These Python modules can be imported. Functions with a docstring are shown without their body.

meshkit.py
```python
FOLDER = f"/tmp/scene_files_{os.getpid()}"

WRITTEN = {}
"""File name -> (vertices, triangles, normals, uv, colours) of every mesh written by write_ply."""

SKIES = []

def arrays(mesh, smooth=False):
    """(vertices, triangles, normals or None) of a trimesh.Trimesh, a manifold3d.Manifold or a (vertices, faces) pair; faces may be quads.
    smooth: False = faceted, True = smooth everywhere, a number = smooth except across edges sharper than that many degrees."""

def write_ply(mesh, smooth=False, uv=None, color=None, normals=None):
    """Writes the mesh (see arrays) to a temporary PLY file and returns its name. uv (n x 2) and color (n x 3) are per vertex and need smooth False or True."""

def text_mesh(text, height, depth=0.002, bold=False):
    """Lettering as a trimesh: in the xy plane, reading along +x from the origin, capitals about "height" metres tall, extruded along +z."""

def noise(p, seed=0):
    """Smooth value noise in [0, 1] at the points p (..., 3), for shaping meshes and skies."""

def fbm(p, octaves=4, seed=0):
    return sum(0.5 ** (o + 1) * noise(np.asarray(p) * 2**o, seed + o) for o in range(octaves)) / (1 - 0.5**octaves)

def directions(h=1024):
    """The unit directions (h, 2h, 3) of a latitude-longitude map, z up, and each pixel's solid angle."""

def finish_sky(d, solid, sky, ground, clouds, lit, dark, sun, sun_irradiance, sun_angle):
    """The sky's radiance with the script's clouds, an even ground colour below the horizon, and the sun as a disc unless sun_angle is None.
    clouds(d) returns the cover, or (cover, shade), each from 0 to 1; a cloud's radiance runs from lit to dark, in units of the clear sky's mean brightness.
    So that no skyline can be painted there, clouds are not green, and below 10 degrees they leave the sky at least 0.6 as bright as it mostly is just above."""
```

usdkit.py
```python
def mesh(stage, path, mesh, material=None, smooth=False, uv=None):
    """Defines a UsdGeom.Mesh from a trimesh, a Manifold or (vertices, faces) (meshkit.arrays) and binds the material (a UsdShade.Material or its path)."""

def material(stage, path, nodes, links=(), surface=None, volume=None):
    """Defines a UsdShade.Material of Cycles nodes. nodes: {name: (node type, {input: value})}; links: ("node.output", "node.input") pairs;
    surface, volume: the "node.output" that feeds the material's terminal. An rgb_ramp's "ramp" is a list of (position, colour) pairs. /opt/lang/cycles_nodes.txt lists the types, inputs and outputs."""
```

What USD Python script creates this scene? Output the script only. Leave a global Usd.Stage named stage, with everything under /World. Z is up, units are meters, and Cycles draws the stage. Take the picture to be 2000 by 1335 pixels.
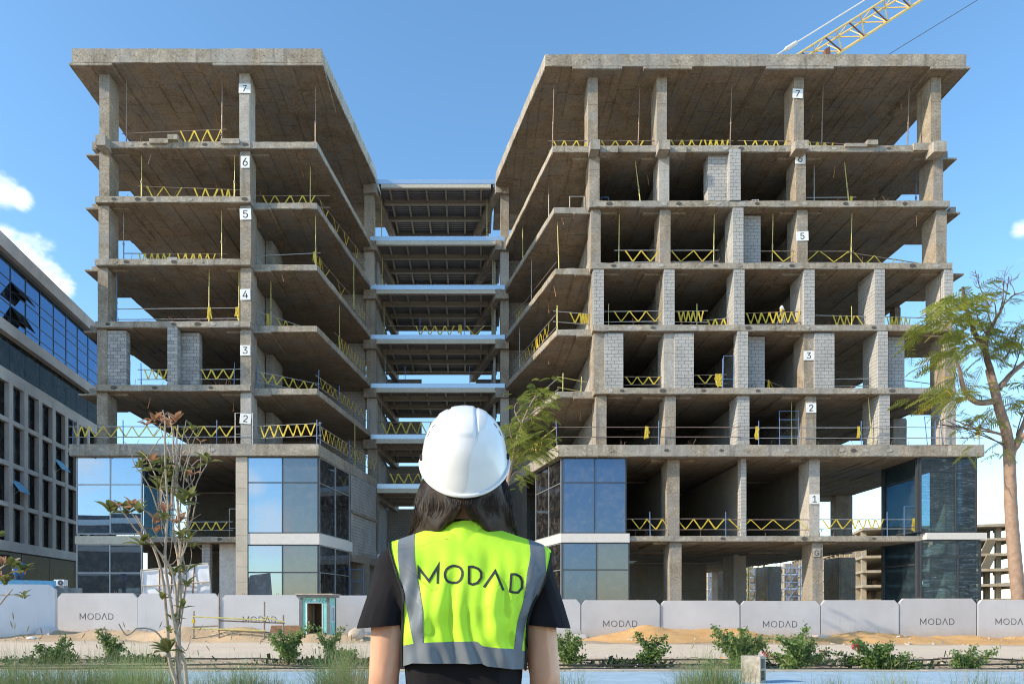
import math, random
import numpy as np, trimesh, manifold3d as m3, shapely
from shapely import geometry as sg, affinity as sa
import usdkit, meshkit
from pxr import Usd, UsdGeom, UsdLux, UsdShade, Gf, Sdf, Vt

stage = Usd.Stage.CreateInMemory()
UsdGeom.SetStageUpAxis(stage, 'Z')
UsdGeom.SetStageMetersPerUnit(stage, 1.0)
UsdGeom.Xform.Define(stage, '/World')
UsdGeom.Scope.Define(stage, '/World/Looks')

# ---------------------------------------------------------------- camera, sky, sun, exposure
F, CX, CY, H = 1400.0, 920.0, 1185.0, 1.3          # focal length and principal point in photo pixels, eye height
cam = UsdGeom.Camera.Define(stage, '/World/camera')
cam.CreateHorizontalApertureAttr(36.0)
cam.CreateFocalLengthAttr(36.0 * F / 2000)
cam.CreateHorizontalApertureOffsetAttr(36.0 * (1000 - CX) / 2000)
cam.CreateVerticalApertureOffsetAttr(36.0 * (CY - 667.5) / 2000)
cam.CreateClippingRangeAttr(Gf.Vec2f(0.05, 20000))
cam.AddTranslateOp().Set(Gf.Vec3d(0, 0, H))
cam.AddRotateXOp().Set(90.0)
cam.CreateExposureAttr(0.9)

SUN = np.array([-0.84, -0.27, 0.48]); SUN /= np.linalg.norm(SUN)
EL, ROT = math.asin(SUN[2]), math.atan2(SUN[0], SUN[1])
sun = UsdLux.DistantLight.Define(stage, '/World/sun')
sun.CreateIntensityAttr(0.8); sun.CreateAngleAttr(0.6); sun.CreateColorAttr(Gf.Vec3f(1.0, 0.86, 0.66))
sun.GetPrim().CreateAttribute('inputs:normalize', Sdf.ValueTypeNames.Bool).Set(True)
_z = Gf.Vec3d(*SUN); _x = Gf.Cross(Gf.Vec3d(0, 0, 1), _z).GetNormalized(); _y = Gf.Cross(_z, _x)
sun.AddTransformOp().Set(Gf.Matrix4d(_x[0], _x[1], _x[2], 0, _y[0], _y[1], _y[2], 0, _z[0], _z[1], _z[2], 0, 0, 0, 60, 1))

def dirpx(px, py):
    d = np.array([(px - CX) / F, 1.0, (CY - py) / F]); return d / np.linalg.norm(d)
def make_sky():
    n = {'tc': ('texture_coordinate', {}), 'sky': ('sky_texture', {'sky_type': 'single_scattering', 'sun_disc': False, 'sun_elevation': EL, 'sun_rotation': ROT, 'altitude': 30.0, 'air_density': 1.0, 'aerosol_density': .4, 'ozone_density': 1.3}),
         'nz': ('noise_texture', {'scale': 11.0, 'detail': 10.0, 'roughness': 0.6, 'distortion': 0.5}),
         'mp': ('mapping', {'scale': (1.0, 1.0, 1.7)}),
         'nr': ('vector_math', {'math_type': 'normalize'}),
         'bg': ('background_shader', {'strength': 0.15})}
    l = [('tc.generated', 'nr.vector1'), ('nr.vector', 'mp.vector'), ('mp.vector', 'nz.vector')]
    blobs = [(dirpx(0, 374), .026, 1.0), (dirpx(38, 388), .017, .95), (dirpx(4, 478), .032, 1.0), (dirpx(52, 505), .036, 1.05), (dirpx(95, 535), .032, 1.05), (dirpx(122, 556), .02, 1.0), (dirpx(-60, 470), .05, 1.0), (dirpx(1992, 450), .016, .85), (dirpx(1890, 925), .06, .55), (dirpx(1760, 955), .06, .45), (dirpx(2150, 480), .1, .8),
             (dirpx(-420, 300), .12, 1.0), (dirpx(-700, 620), .16, 1.0), (dirpx(2500, 700), .12, 0.9)]
    for k, (az, el, r, s) in enumerate([(150, 24, .08, 1.0), (164, 12, .06, 1.0), (196.5, 9.6, .030, 1.15), (195, 6.0, .045, 1.15), (199, 5.6, .04, 1.1), (203, 11.0, .045, 1.0), (209, 10.2, .05, 1.05), (187, 30, .07, .9), (214, 27, .09, 1.0), (135, 10, .10, .9), (232, 12, .12, 1.), (110, 20, .1, .9), (255, 24, .11, .9), (290, 16, .1, .9), (75, 28, .09, .9), (172, 6, .05, .9)]):
        a, e = math.radians(az), math.radians(el)
        blobs.append((np.array([math.sin(a) * math.cos(e), math.cos(a) * math.cos(e), math.sin(e)]), r, s))
    last = None
    for i, (d, r, s) in enumerate(blobs):
        n[f'd{i}'] = ('vector_math', {'math_type': 'distance', 'vector2': tuple(d)})
        n[f'm{i}'] = ('map_range', {'range_type': 'smoothstep', 'from_min': r * 1.7, 'from_max': 0.0, 'to_min': 0.0, 'to_max': s, 'clamp': True})
        l += [('nr.vector', f'd{i}.vector1'), (f'd{i}.value', f'm{i}.value')]
        if last is None: last = f'm{i}.result'
        else:
            n[f'x{i}'] = ('math', {'math_type': 'maximum'}); l += [(last, f'x{i}.value1'), (f'm{i}.result', f'x{i}.value2')]; last = f'x{i}.value'
    n['ad'] = ('math', {'math_type': 'multiply_add', 'value2': 0.5}); l += [(last, 'ad.value1'), ('nz.fac', 'ad.value3')]
    n['mr'] = ('map_range', {'range_type': 'smoothstep', 'from_min': 0.78, 'from_max': 1.10, 'to_min': 0.0, 'to_max': 0.86, 'clamp': True}); l += [('ad.value', 'mr.value')]
    n['sz'] = ('separate_xyz', {}); n['ez'] = ('map_range', {'range_type': 'smoothstep', 'from_min': -.05, 'from_max': .42, 'to_min': .12, 'to_max': 1.0, 'clamp': True}); l += [('nr.vector', 'sz.vector'), ('sz.z', 'ez.value'), ('ez.result', 'tint.fac')]
    n['tint'] = ('mix_color', {'blend_type': 'multiply', 'fac': 1.0, 'b': (.72, .98, 1.08), 'use_clamp': False}); n['mix'] = ('mix_color', {'b': (5.9, 6.1, 6.4), 'use_clamp': False}); l += [('sky.color', 'tint.a'), ('mr.result', 'mix.fac'), ('tint.result', 'mix.a'), ('mix.result', 'bg.color')]
    return usdkit.material(stage, '/World/Looks/sky_look', n, l, surface='bg.background')
dome = UsdLux.DomeLight.Define(stage, '/World/sky')
UsdShade.MaterialBindingAPI.Apply(dome.GetPrim()).Bind(make_sky())
for k, v in (('label', 'blue afternoon sky with a few white clouds at left'), ('kind', 'structure')): dome.GetPrim().SetCustomDataByKey(k, v)

# ---------------------------------------------------------------- helpers
rng = random.Random(7); nrg = np.random.default_rng(7)
def PX(px, Y): return (px - CX) * Y / F
def PZ(py, Y): return H + (CY - py) * Y / F
def P(px, py, Y): return np.array([PX(px, Y), Y, PZ(py, Y)])
COUNT, LOC = {}, {}
def path_for(name, parent):
    root = '/World' if parent is None else str(parent.GetPath())
    k = (root, name); n = COUNT.get(k, 0); COUNT[k] = n + 1
    return f'{root}/{name}' + (f'_{n:03d}' if n else '')
def tag(prim, label=None, cat=None, group=None, kind=None):
    for k, v in (('label', label), ('category', cat), ('group', group), ('kind', kind)):
        if v: prim.SetCustomDataByKey(k, v)
    return prim
def thing(name, label, cat, loc=(0, 0, 0), group=None):
    p = path_for(name, None); x = UsdGeom.Xform.Define(stage, p); x.AddTranslateOp().Set(Gf.Vec3d(*map(float, loc)))
    LOC[p] = np.array(loc, float)
    return tag(x.GetPrim(), label, cat, group)
def loc_of(prim):
    if prim is None: return np.zeros(3)
    p = '/'.join(str(prim.GetPath()).split('/')[:3]); return LOC.get(p, np.zeros(3))
def put(name, mesh, mat, parent=None, smooth=False, label=None, cat=None, group=None, kind=None):
    if isinstance(mesh, MB): mesh = mesh.arr()
    v, f, n = meshkit.arrays(mesh, False) if smooth is False else (None, None, None)
    if smooth is not False:
        if isinstance(mesh, tuple): mesh = trimesh.Trimesh(mesh[0], mesh[1], process=False)
        elif hasattr(mesh, 'to_mesh'):
            mm = mesh.to_mesh(); mesh = trimesh.Trimesh(mm.vert_properties[:, :3], mm.tri_verts)
        else: mesh = mesh.copy()
        mesh.vertices = mesh.vertices - loc_of(parent)
    else: mesh = (v - loc_of(parent), f)
    m = usdkit.mesh(stage, path_for(name, parent), mesh, mat, smooth=smooth)
    return tag(m.GetPrim(), label, cat, group, kind)
def dup(root, loc, label, rz=0.0, scale=1.0, group=None, cat=None):
    was = root.GetCustomData(); name = root.GetPath().name
    while name[-1].isdigit() and '_' in name: name = name.rpartition('_')[0]
    p = path_for(name, None); x = UsdGeom.Xform.Define(stage, p); x.GetPrim().GetReferences().AddInternalReference(root.GetPath())
    xf = UsdGeom.Xformable(x); xf.ClearXformOpOrder()
    x.AddTransformOp().Set(Gf.Matrix4d().SetScale(scale) * Gf.Matrix4d().SetRotate(Gf.Rotation(Gf.Vec3d(0, 0, 1), math.degrees(rz))) * Gf.Matrix4d().SetTranslate(Gf.Vec3d(*map(float, loc))))
    x.GetPrim().SetInstanceable(True); LOC[p] = np.array(loc, float)
    return tag(x.GetPrim(), label, cat or was['category'], group or was.get('group'))

BOXF = np.array([[0, 2, 1], [0, 3, 2], [4, 5, 6], [4, 6, 7], [0, 1, 5], [0, 5, 4], [1, 2, 6], [1, 6, 5], [2, 3, 7], [2, 7, 6], [3, 0, 4], [3, 4, 7]])
class MB:
    def __init__(s): s.v, s.f, s.n = [], [], 0
    def add(s, v, f):
        v = np.asarray(v, float).reshape(-1, 3); f = np.asarray(f, int)
        if f.shape[1] == 4: f = np.vstack([f[:, [0, 1, 2]], f[:, [0, 2, 3]]])
        s.v.append(v); s.f.append(f + s.n); s.n += len(v); return s
    def mesh(s, m): return s.add(m.vertices, m.faces)
    def man(s, m):
        m = m.to_mesh(); return s.add(m.vert_properties[:, :3], m.tri_verts)
    def box(s, x0, x1, y0, y1, z0, z1):
        return s.add([[x0, y0, z0], [x1, y0, z0], [x1, y1, z0], [x0, y1, z0], [x0, y0, z1], [x1, y0, z1], [x1, y1, z1], [x0, y1, z1]], BOXF)
    def obox(s, o, u, v, w):                          # corner and three edge vectors (u x v along w)
        o, u, v, w = (np.asarray(a, float) for a in (o, u, v, w))
        return s.add([o, o + u, o + u + v, o + v, o + w, o + u + w, o + u + v + w, o + v + w], BOXF)
    def tube(s, pts, r, n=6, cap=True):
        pts = np.asarray(pts, float); k = len(pts); r = np.full(k, r, float) if np.ndim(r) == 0 else np.asarray(r, float)
        t = np.gradient(pts, axis=0) if k > 2 else np.repeat((pts[1:] - pts[:1]), k, 0)
        t /= np.maximum(np.linalg.norm(t, axis=1, keepdims=True), 1e-9)
        up = np.array([0, 0, 1.0]) if abs(t[0][2]) < .9 else np.array([1.0, 0, 0])
        a = np.cross(t, up); a /= np.maximum(np.linalg.norm(a, axis=1, keepdims=True), 1e-9); b = np.cross(t, a)
        ang = np.arange(n) / n * 2 * np.pi
        v = (pts[:, None] + r[:, None, None] * (np.cos(ang)[None, :, None] * a[:, None] + np.sin(ang)[None, :, None] * b[:, None])).reshape(-1, 3)
        i, j = np.meshgrid(np.arange(k - 1), np.arange(n), indexing='ij'); i, j = i.ravel(), j.ravel(); j2 = (j + 1) % n
        f = [np.stack([i * n + j, i * n + j2, (i + 1) * n + j2, (i + 1) * n + j], 1)]
        s.add(v, f[0])
        if cap:
            base = s.n - len(v); c = np.arange(1, n - 1)
            s.f.append(np.vstack([np.stack([0 * c, c, c + 1], 1)[:, ::-1], np.stack([0 * c, c, c + 1], 1) + (k - 1) * n])[:, ::-1] + base)
        return s
    def prism(s, poly, z0, z1):
        if isinstance(poly, (list, tuple)): poly = sg.Polygon(poly)
        for g in getattr(poly, 'geoms', [poly]):
            if g.area < 1e-5: continue
            m = trimesh.creation.extrude_polygon(g, z1 - z0, engine='earcut'); m.apply_translation([0, 0, z0]); s.mesh(m)
        return s
    def ribbon(s, a, b, w, side):                     # flat band from a to b, width along side
        a, b, side = (np.asarray(q, float) for q in (a, b, side)); h = side * w / 2
        m = (a + b) / 2 + np.array([0, rng.uniform(-.03, .03), rng.uniform(-.03, .0)]); k = side * w * rng.uniform(.3, .5)
        return s.add([a - h, a + h, m - k, m + k, b - h, b + h], [[0, 2, 3], [0, 3, 1], [2, 4, 5], [2, 5, 3]])
    def arr(s): return np.vstack(s.v), np.vstack(s.f)
    def empty(s): return s.n == 0

# ---------------------------------------------------------------- materials
MAT = {}
def mat(name, nodes, links, surface='p.BSDF'):
    MAT[name] = usdkit.material(stage, '/World/Looks/' + name, nodes, links, surface=surface); return MAT[name]
def plain(name, c, rough=.6, metal=0.0, vary=.12, scale=6.0, bump=0.0, spec=.4, **kw):
    a = tuple(x * (1 - vary) for x in c); b = tuple(min(1, x * (1 + vary)) for x in c)
    n = {'g': ('geometry', {}), 'nz': ('noise_texture', {'scale': scale, 'detail': 5.0, 'roughness': .6}), 'r': ('rgb_ramp', {'ramp': [(.3, a), (.7, b)]}),
         'p': ('principled_bsdf', {'roughness': rough, 'metallic': metal, 'specular_ior_level': spec, **kw})}
    l = [('g.position', 'nz.vector'), ('nz.fac', 'r.fac'), ('r.color', 'p.base_color')]
    if bump:
        n['b'] = ('bump', {'strength': bump, 'distance': .02}); l += [('nz.fac', 'b.height'), ('b.normal', 'p.normal')]
    return mat(name, n, l)
def concrete(name, dark, mid, light, island=.0, streak=.55, stain=(.13, .11, .085), stain_amt=.45, bump=.5, joints=0.0):
    grey = tuple(sum(mid) / 3 * k for k in (1.06, 1.02, .97))
    n = {'g': ('geometry', {}), 'n1': ('noise_texture', {'scale': .9, 'detail': 8.0, 'roughness': .65, 'distortion': .4}), 'n2': ('noise_texture', {'scale': 9.0, 'detail': 8.0, 'roughness': .7}),
         'n3': ('noise_texture', {'scale': 45.0, 'detail': 3.0, 'roughness': .6}),
         'mp': ('mapping', {'scale': (3.2, 3.2, .22)}), 'ns': ('noise_texture', {'scale': 1.0, 'detail': 6.0, 'roughness': .6}),
         'r': ('rgb_ramp', {'ramp': [(.32, dark), (.5, mid), (.68, light)]}),
         'a': ('math', {'math_type': 'multiply_add', 'value2': .45}), 'h': ('math', {'math_type': 'multiply', 'value2': .55}),
         'sr': ('map_range', {'range_type': 'smoothstep', 'from_min': .50, 'from_max': .72, 'to_min': 0.0, 'to_max': streak, 'clamp': True}),
         'n4': ('noise_texture', {'scale': .45, 'detail': 6.0, 'roughness': .55, 'distortion': .8}), 'gp': ('map_range', {'range_type': 'smoothstep', 'from_min': .46, 'from_max': .60, 'to_min': 0.0, 'to_max': .55, 'clamp': True}), 'gm': ('mix_color', {'b': grey}), 'gl': ('vector_math', {'math_type': 'scale'}), 'gv': ('map_range', {'from_min': .3, 'from_max': .7, 'to_min': .84, 'to_max': 1.16}),
         'st': ('mix_color', {'b': stain}), 'sm': ('math', {'math_type': 'multiply', 'value2': stain_amt}),
         'sp': ('map_range', {'from_min': .66, 'from_max': .74, 'to_min': 0.0, 'to_max': .5, 'clamp': True}), 'dk': ('mix_color', {'b': (.10, .085, .065)}),
         'isl': ('map_range', {'from_min': 0.0, 'from_max': 1.0, 'to_min': 1 - island, 'to_max': 1 + island}), 'vm': ('vector_math', {'math_type': 'scale'}),
         'b': ('bump', {'strength': bump, 'distance': .02}), 'hh': ('math', {'math_type': 'add'}),
         'p': ('principled_bsdf', {'roughness': .88, 'specular_ior_level': .25})}
    l = [('g.position', 'n1.vector'), ('g.position', 'n2.vector'), ('g.position', 'n3.vector'), ('g.position', 'mp.vector'), ('mp.vector', 'ns.vector'),
         ('n2.fac', 'a.value1'), ('n1.fac', 'h.value1'), ('h.value', 'a.value3'), ('a.value', 'r.fac'), ('ns.fac', 'sr.value'), ('sr.result', 'sm.value1'), ('sm.value', 'st.fac'), ('g.position', 'n4.vector'), ('n4.fac', 'gp.value'), ('gp.result', 'gm.fac'), ('r.color', 'gm.a'), ('gm.result', 'gl.vector1'), ('n2.fac', 'gv.value'), ('gv.result', 'gl.scale'), ('gl.vector', 'st.a'),
         ('n3.fac', 'sp.value'), ('sp.result', 'dk.fac'), ('st.result', 'dk.a'), ('g.random_per_island', 'isl.value'), ('dk.result', 'vm.vector1'), ('isl.result', 'vm.scale'), ('vm.vector', 'p.base_color'),
         ('n2.fac', 'hh.value1'), ('n3.fac', 'hh.value2'), ('hh.value', 'b.height'), ('b.normal', 'p.normal')]
    return mat(name, n, l)
concrete('concrete', (.16, .128, .092), (.31, .258, .197), (.47, .415, .34), streak=.8, stain_amt=.6)
concrete('concrete_edge', (.18, .15, .11), (.34, .292, .23), (.54, .49, .415), streak=.85, stain_amt=.65)
concrete('concrete_pale', (.30, .275, .245), (.41, .38, .34), (.53, .495, .45))
concrete('plaster_wall', (.22, .19, .15), (.29, .255, .205), (.36, .325, .27), streak=.4, bump=.15)
concrete('soffit', (.24, .18, .12), (.45, .355, .255), (.60, .50, .385), island=.42, streak=.6, stain=(.12, .085, .05), stain_amt=.6)
concrete('render_white', (.50, .48, .45), (.58, .56, .53), (.66, .64, .60), streak=.25, bump=.1)
def block_mat(name, c, vary):
    n = {'g': ('geometry', {}), 'oi': ('object_info', {}), 'n2': ('noise_texture', {'scale': 14.0, 'detail': 6.0, 'roughness': .7}), 'n1': ('noise_texture', {'scale': .8, 'detail': 4.0}),
         'ad': ('math', {'math_type': 'add'}), 'fr': ('math', {'math_type': 'fraction'}), 'mr': ('map_range', {'to_min': 1 - vary, 'to_max': 1 + vary}),
         'mm': ('math', {'math_type': 'multiply'}), 'm2': ('map_range', {'from_min': .3, 'from_max': .7, 'to_min': .82, 'to_max': 1.14}),
         'm4': ('map_range', {'from_min': .3, 'from_max': .7, 'to_min': .85, 'to_max': 1.1}), 'm3': ('math', {'math_type': 'multiply'}),
         'vm': ('vector_math', {'math_type': 'scale', 'vector1': c}), 'b': ('bump', {'strength': .5, 'distance': .01}), 'p': ('principled_bsdf', {'roughness': .9, 'specular_ior_level': .2})}
    l = [('g.random_per_island', 'ad.value1'), ('oi.random', 'ad.value2'), ('ad.value', 'fr.value1'), ('fr.value', 'mr.value'), ('g.position', 'n2.vector'), ('g.position', 'n1.vector'), ('n2.fac', 'm2.value'), ('n1.fac', 'm4.value'),
         ('mr.result', 'mm.value1'), ('m2.result', 'mm.value2'), ('mm.value', 'm3.value1'), ('m4.result', 'm3.value2'), ('m3.value', 'vm.scale'), ('vm.vector', 'p.base_color'), ('n2.fac', 'b.height'), ('b.normal', 'p.normal')]
    return mat(name, n, l)
block_mat('block', (.375, .365, .35), .2)
block_mat('mortar', (.10, .092, .082), .03)
block_mat('stone_clad', (.50, .44, .36), .07)
block_mat('office_stone', (.50, .455, .43), .05)
plain('steel_blue', (.48, .56, .64), .32, .75, .1, 14)
plain('steel_cream', (.55, .50, .40), .5, .15)
plain('steel_joist', (.36, .32, .255), .6, .1)
plain('deck', (.24, .24, .245), .5, .2)
plain('spandrel', (.66, .62, .58), .45, 0, .05)
plain('mullion', (.07, .075, .085), .4, .4)
plain('mullion_light', (.35, .36, .37), .4, .5)
plain('pipe', (.26, .19, .15), .55, .4, .3, 9)
plain('pipe_grey', (.36, .35, .34), .5, .5, .25, 9)
plain('pole_yellow', (.52, .46, .16), .5, .1, .25, 7)
plain('pole_blue', (.10, .17, .33), .5, .1, .25, 7)
plain('paper', (.78, .78, .77), .7, 0, .04)
plain('ink', (.03, .03, .032), .7, 0, .05)
plain('dark_void', (.03, .028, .026), .9)
plain('teal', (.25, .62, .56), .55, 0, .12, 8)
plain('grey_post', (.17, .16, .165), .5, .1)
plain('wood', (.20, .10, .05), .65, 0, .3, 12)
plain('tarp', (.76, .77, .80), .5, 0, .06, 3, .3)
plain('blue_cabin', (.13, .36, .55), .5, 0, .12)
plain('white_sheet', (.74, .75, .76), .45, 0, .05)
plain('rubble_stone', (.42, .35, .28), .9, 0, .25, 9, .6)
plain('hose', (.035, .033, .03), .6)
plain('crane_yellow', (.72, .52, .20), .5, .1, .12)
plain('crane_cable', (.10, .09, .09), .5, .5)
plain('rusty', (.20, .10, .065), .7, .2)
def tape_mat():
    n = {'g': ('geometry', {}), 'nz': ('noise_texture', {'scale': 8.0, 'detail': 2.0}), 'r': ('rgb_ramp', {'ramp': [(.3, (.62, .43, .03)), (.7, (.84, .66, .09))]}),
         'p': ('principled_bsdf', {'roughness': .4, 'specular_ior_level': .4}), 't': ('translucent_bsdf', {'color': (.8, .62, .08)}), 'm': ('mix_closure', {'fac': .25})}
    mat('tape', n, [('g.position', 'nz.vector'), ('nz.fac', 'r.fac'), ('r.color', 'p.base_color'), ('p.BSDF', 'm.closure1'), ('t.BSDF', 'm.closure2')], 'm.closure')
tape_mat()
def glass(name, tint, body, refl, wob=.0, wscale=.5, clear=0.0, rough=.01, wdist=.05, fmax=.95, wmap=None, trc=(.45, .68, .78), dust=.16):
    n = {'g': ('geometry', {}), 'gl': ('glossy_bsdf', {'color': tint, 'roughness': rough}), 'df': ('diffuse_bsdf', {'color': body}), 'fr': ('fresnel', {'IOR': 1.5}),
         'mr': ('map_range', {'from_min': 0.04, 'from_max': .8, 'to_min': refl, 'to_max': fmax, 'clamp': True}), 'm': ('mix_closure', {})}
    l = [('fr.fac', 'mr.value'), ('mr.result', 'm.fac'), ('gl.BSDF', 'm.closure2')]
    if wob:
        n['nz'] = ('noise_texture', {'scale': wscale, 'detail': 1.5}); n['b'] = ('bump', {'strength': wob, 'distance': wdist})
        l += [('nz.fac', 'b.height'), ('b.normal', 'gl.normal')]
        if wmap: n['wm'] = ('mapping', {'scale': wmap}); l += [('g.position', 'wm.vector'), ('wm.vector', 'nz.vector')]
        else: l += [('g.position', 'nz.vector')]
    if clear:
        n['tr'] = ('transparent_bsdf', {'color': trc}); n['mc'] = ('mix_closure', {'fac': clear})
        l += [('df.BSDF', 'mc.closure1'), ('tr.BSDF', 'mc.closure2'), ('mc.closure', 'm.closure1')]
    else: l += [('df.BSDF', 'm.closure1')]
    n |= {'dn': ('noise_texture', {'scale': 2.2, 'detail': 9.0, 'roughness': .72, 'distortion': .6}), 'dm': ('map_range', {'range_type': 'smoothstep', 'from_min': .42, 'from_max': .78, 'to_min': .01, 'to_max': dust, 'clamp': True}), 'dd': ('diffuse_bsdf', {'color': (.46, .42, .36)}), 'mx': ('mix_closure', {})}
    l += [('g.position', 'dn.vector'), ('dn.fac', 'dm.value'), ('dm.result', 'mx.fac'), ('m.closure', 'mx.closure1'), ('dd.BSDF', 'mx.closure2')]
    return mat(name, n, l, 'mx.closure')
glass('glass_sky', (.43, .57, .72), (.02, .03, .045), .62, .05, .35)
glass('glass_grey', (.32, .35, .39), (.04, .046, .055), .42, .05, .35)
glass('glass_blue', (.22, .31, .46), (.02, .036, .07), .40, .06, .3)
glass('glass_black', (.5, .52, .55), (.006, .006, .008), .06, .05, .4, fmax=.45)
glass('glass_wavy', (.80, .85, .88), (.05, .055, .055), .14, .11, 1.0, .80, wmap=(.30, .30, 1.9), trc=(.84, .95, 1.0), dust=.08)
glass('glass_tint', (.6, .75, .85), (.02, .05, .07), .06, .03, .5, .94, trc=(.66, .87, .97), dust=.06)
glass('glass_office', (.20, .34, .56), (.006, .012, .026), .55, .12, .35)
glass('glass_office_dark', (.42, .43, .42), (.010, .010, .011), .07, .45, .8, fmax=.22)
glass('glass_window', (.35, .36, .38), (.006, .006, .007), .05, .1, .8, fmax=.2)

def fence_mat():
    n = {'g': ('geometry', {}), 'n1': ('noise_texture', {'scale': .9, 'detail': 6.0, 'roughness': .6}), 'n2': ('noise_texture', {'scale': 5.0, 'detail': 8.0, 'roughness': .7}), 'mp': ('mapping', {'scale': (5.0, 5.0, .5)}), 'ns': ('noise_texture', {'scale': 1.0, 'detail': 5.0}), 'oi': ('object_info', {}), 'ov': ('map_range', {'to_min': .90, 'to_max': 1.06}), 'vs': ('vector_math', {'math_type': 'scale'}),
         'r': ('rgb_ramp', {'ramp': [(.3, (.46, .455, .475)), (.7, (.53, .525, .545))]}), 'sx': ('separate_xyz', {}), 'zz': ('math', {'math_type': 'multiply_add', 'value2': .9}), 'dz': ('map_range', {'range_type': 'smoothstep', 'from_min': 1.05, 'from_max': .25, 'to_min': 0.0, 'to_max': .62, 'clamp': True}),
         'ds': ('mix_color', {'b': (.42, .33, .24)}), 'sr': ('map_range', {'range_type': 'smoothstep', 'from_min': .60, 'from_max': .80, 'to_min': 0.0, 'to_max': .35, 'clamp': True}), 'st': ('mix_color', {'b': (.36, .345, .33)}), 'b': ('bump', {'strength': .15, 'distance': .01}), 'p': ('principled_bsdf', {'roughness': .6, 'specular_ior_level': .3})}
    l = [('g.position', 'n1.vector'), ('g.position', 'n2.vector'), ('g.position', 'mp.vector'), ('mp.vector', 'ns.vector'), ('n1.fac', 'r.fac'), ('g.position', 'sx.vector'), ('n2.fac', 'zz.value1'), ('sx.z', 'zz.value3'), ('zz.value', 'dz.value'), ('dz.result', 'ds.fac'), ('ns.fac', 'sr.value'), ('sr.result', 'st.fac'), ('r.color', 'st.a'), ('st.result', 'ds.a'), ('oi.random', 'ov.value'), ('ds.result', 'vs.vector1'), ('ov.result', 'vs.scale'), ('vs.vector', 'p.base_color'), ('n2.fac', 'b.height'), ('b.normal', 'p.normal')]
    return mat('fence_paint', n, l)
fence_mat()
# ---------------------------------------------------------------- the unfinished building
KG = 5.0
YF, YE, YC, YS = 42.2, 41.8, 42.42, 42.9            # slab edge, roof/podium edge, column face, set-back slab edge
def zrel(py, Y): return H + (CY - py) * Y / F
LZ = {1: zrel(1046, YF), 2: zrel(866.5, YE), 3: zrel(751, YF), 4: zrel(627, YF), 5: zrel(505.5, YF), 6: zrel(383, YF), 7: zrel(276.5, YF)}
RZ = {1: zrel(1046, YF), 2: zrel(868, YE), 3: zrel(757, YF), 4: zrel(634, YF), 5: zrel(513, YF), 6: zrel(392, YF), 7: zrel(284, YF)}
LR, RR = (zrel(122, YE), zrel(95, YE)), (zrel(129, YE), zrel(106, YE))
TH = {1: .3, 2: .66, 3: .34, 4: .34, 5: .34, 6: .34, 7: .36}
YD, YB = 53.3, 60.0                                   # inner end of the splayed edges, back of the wings
bld = thing('unfinished_building', 'bare concrete frame of a seven storey building with two wings around a narrow court', 'building', (0, 48, 0))
def L(x): return PX(x, YF)
left_poly, right_poly = {}, {}
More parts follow.
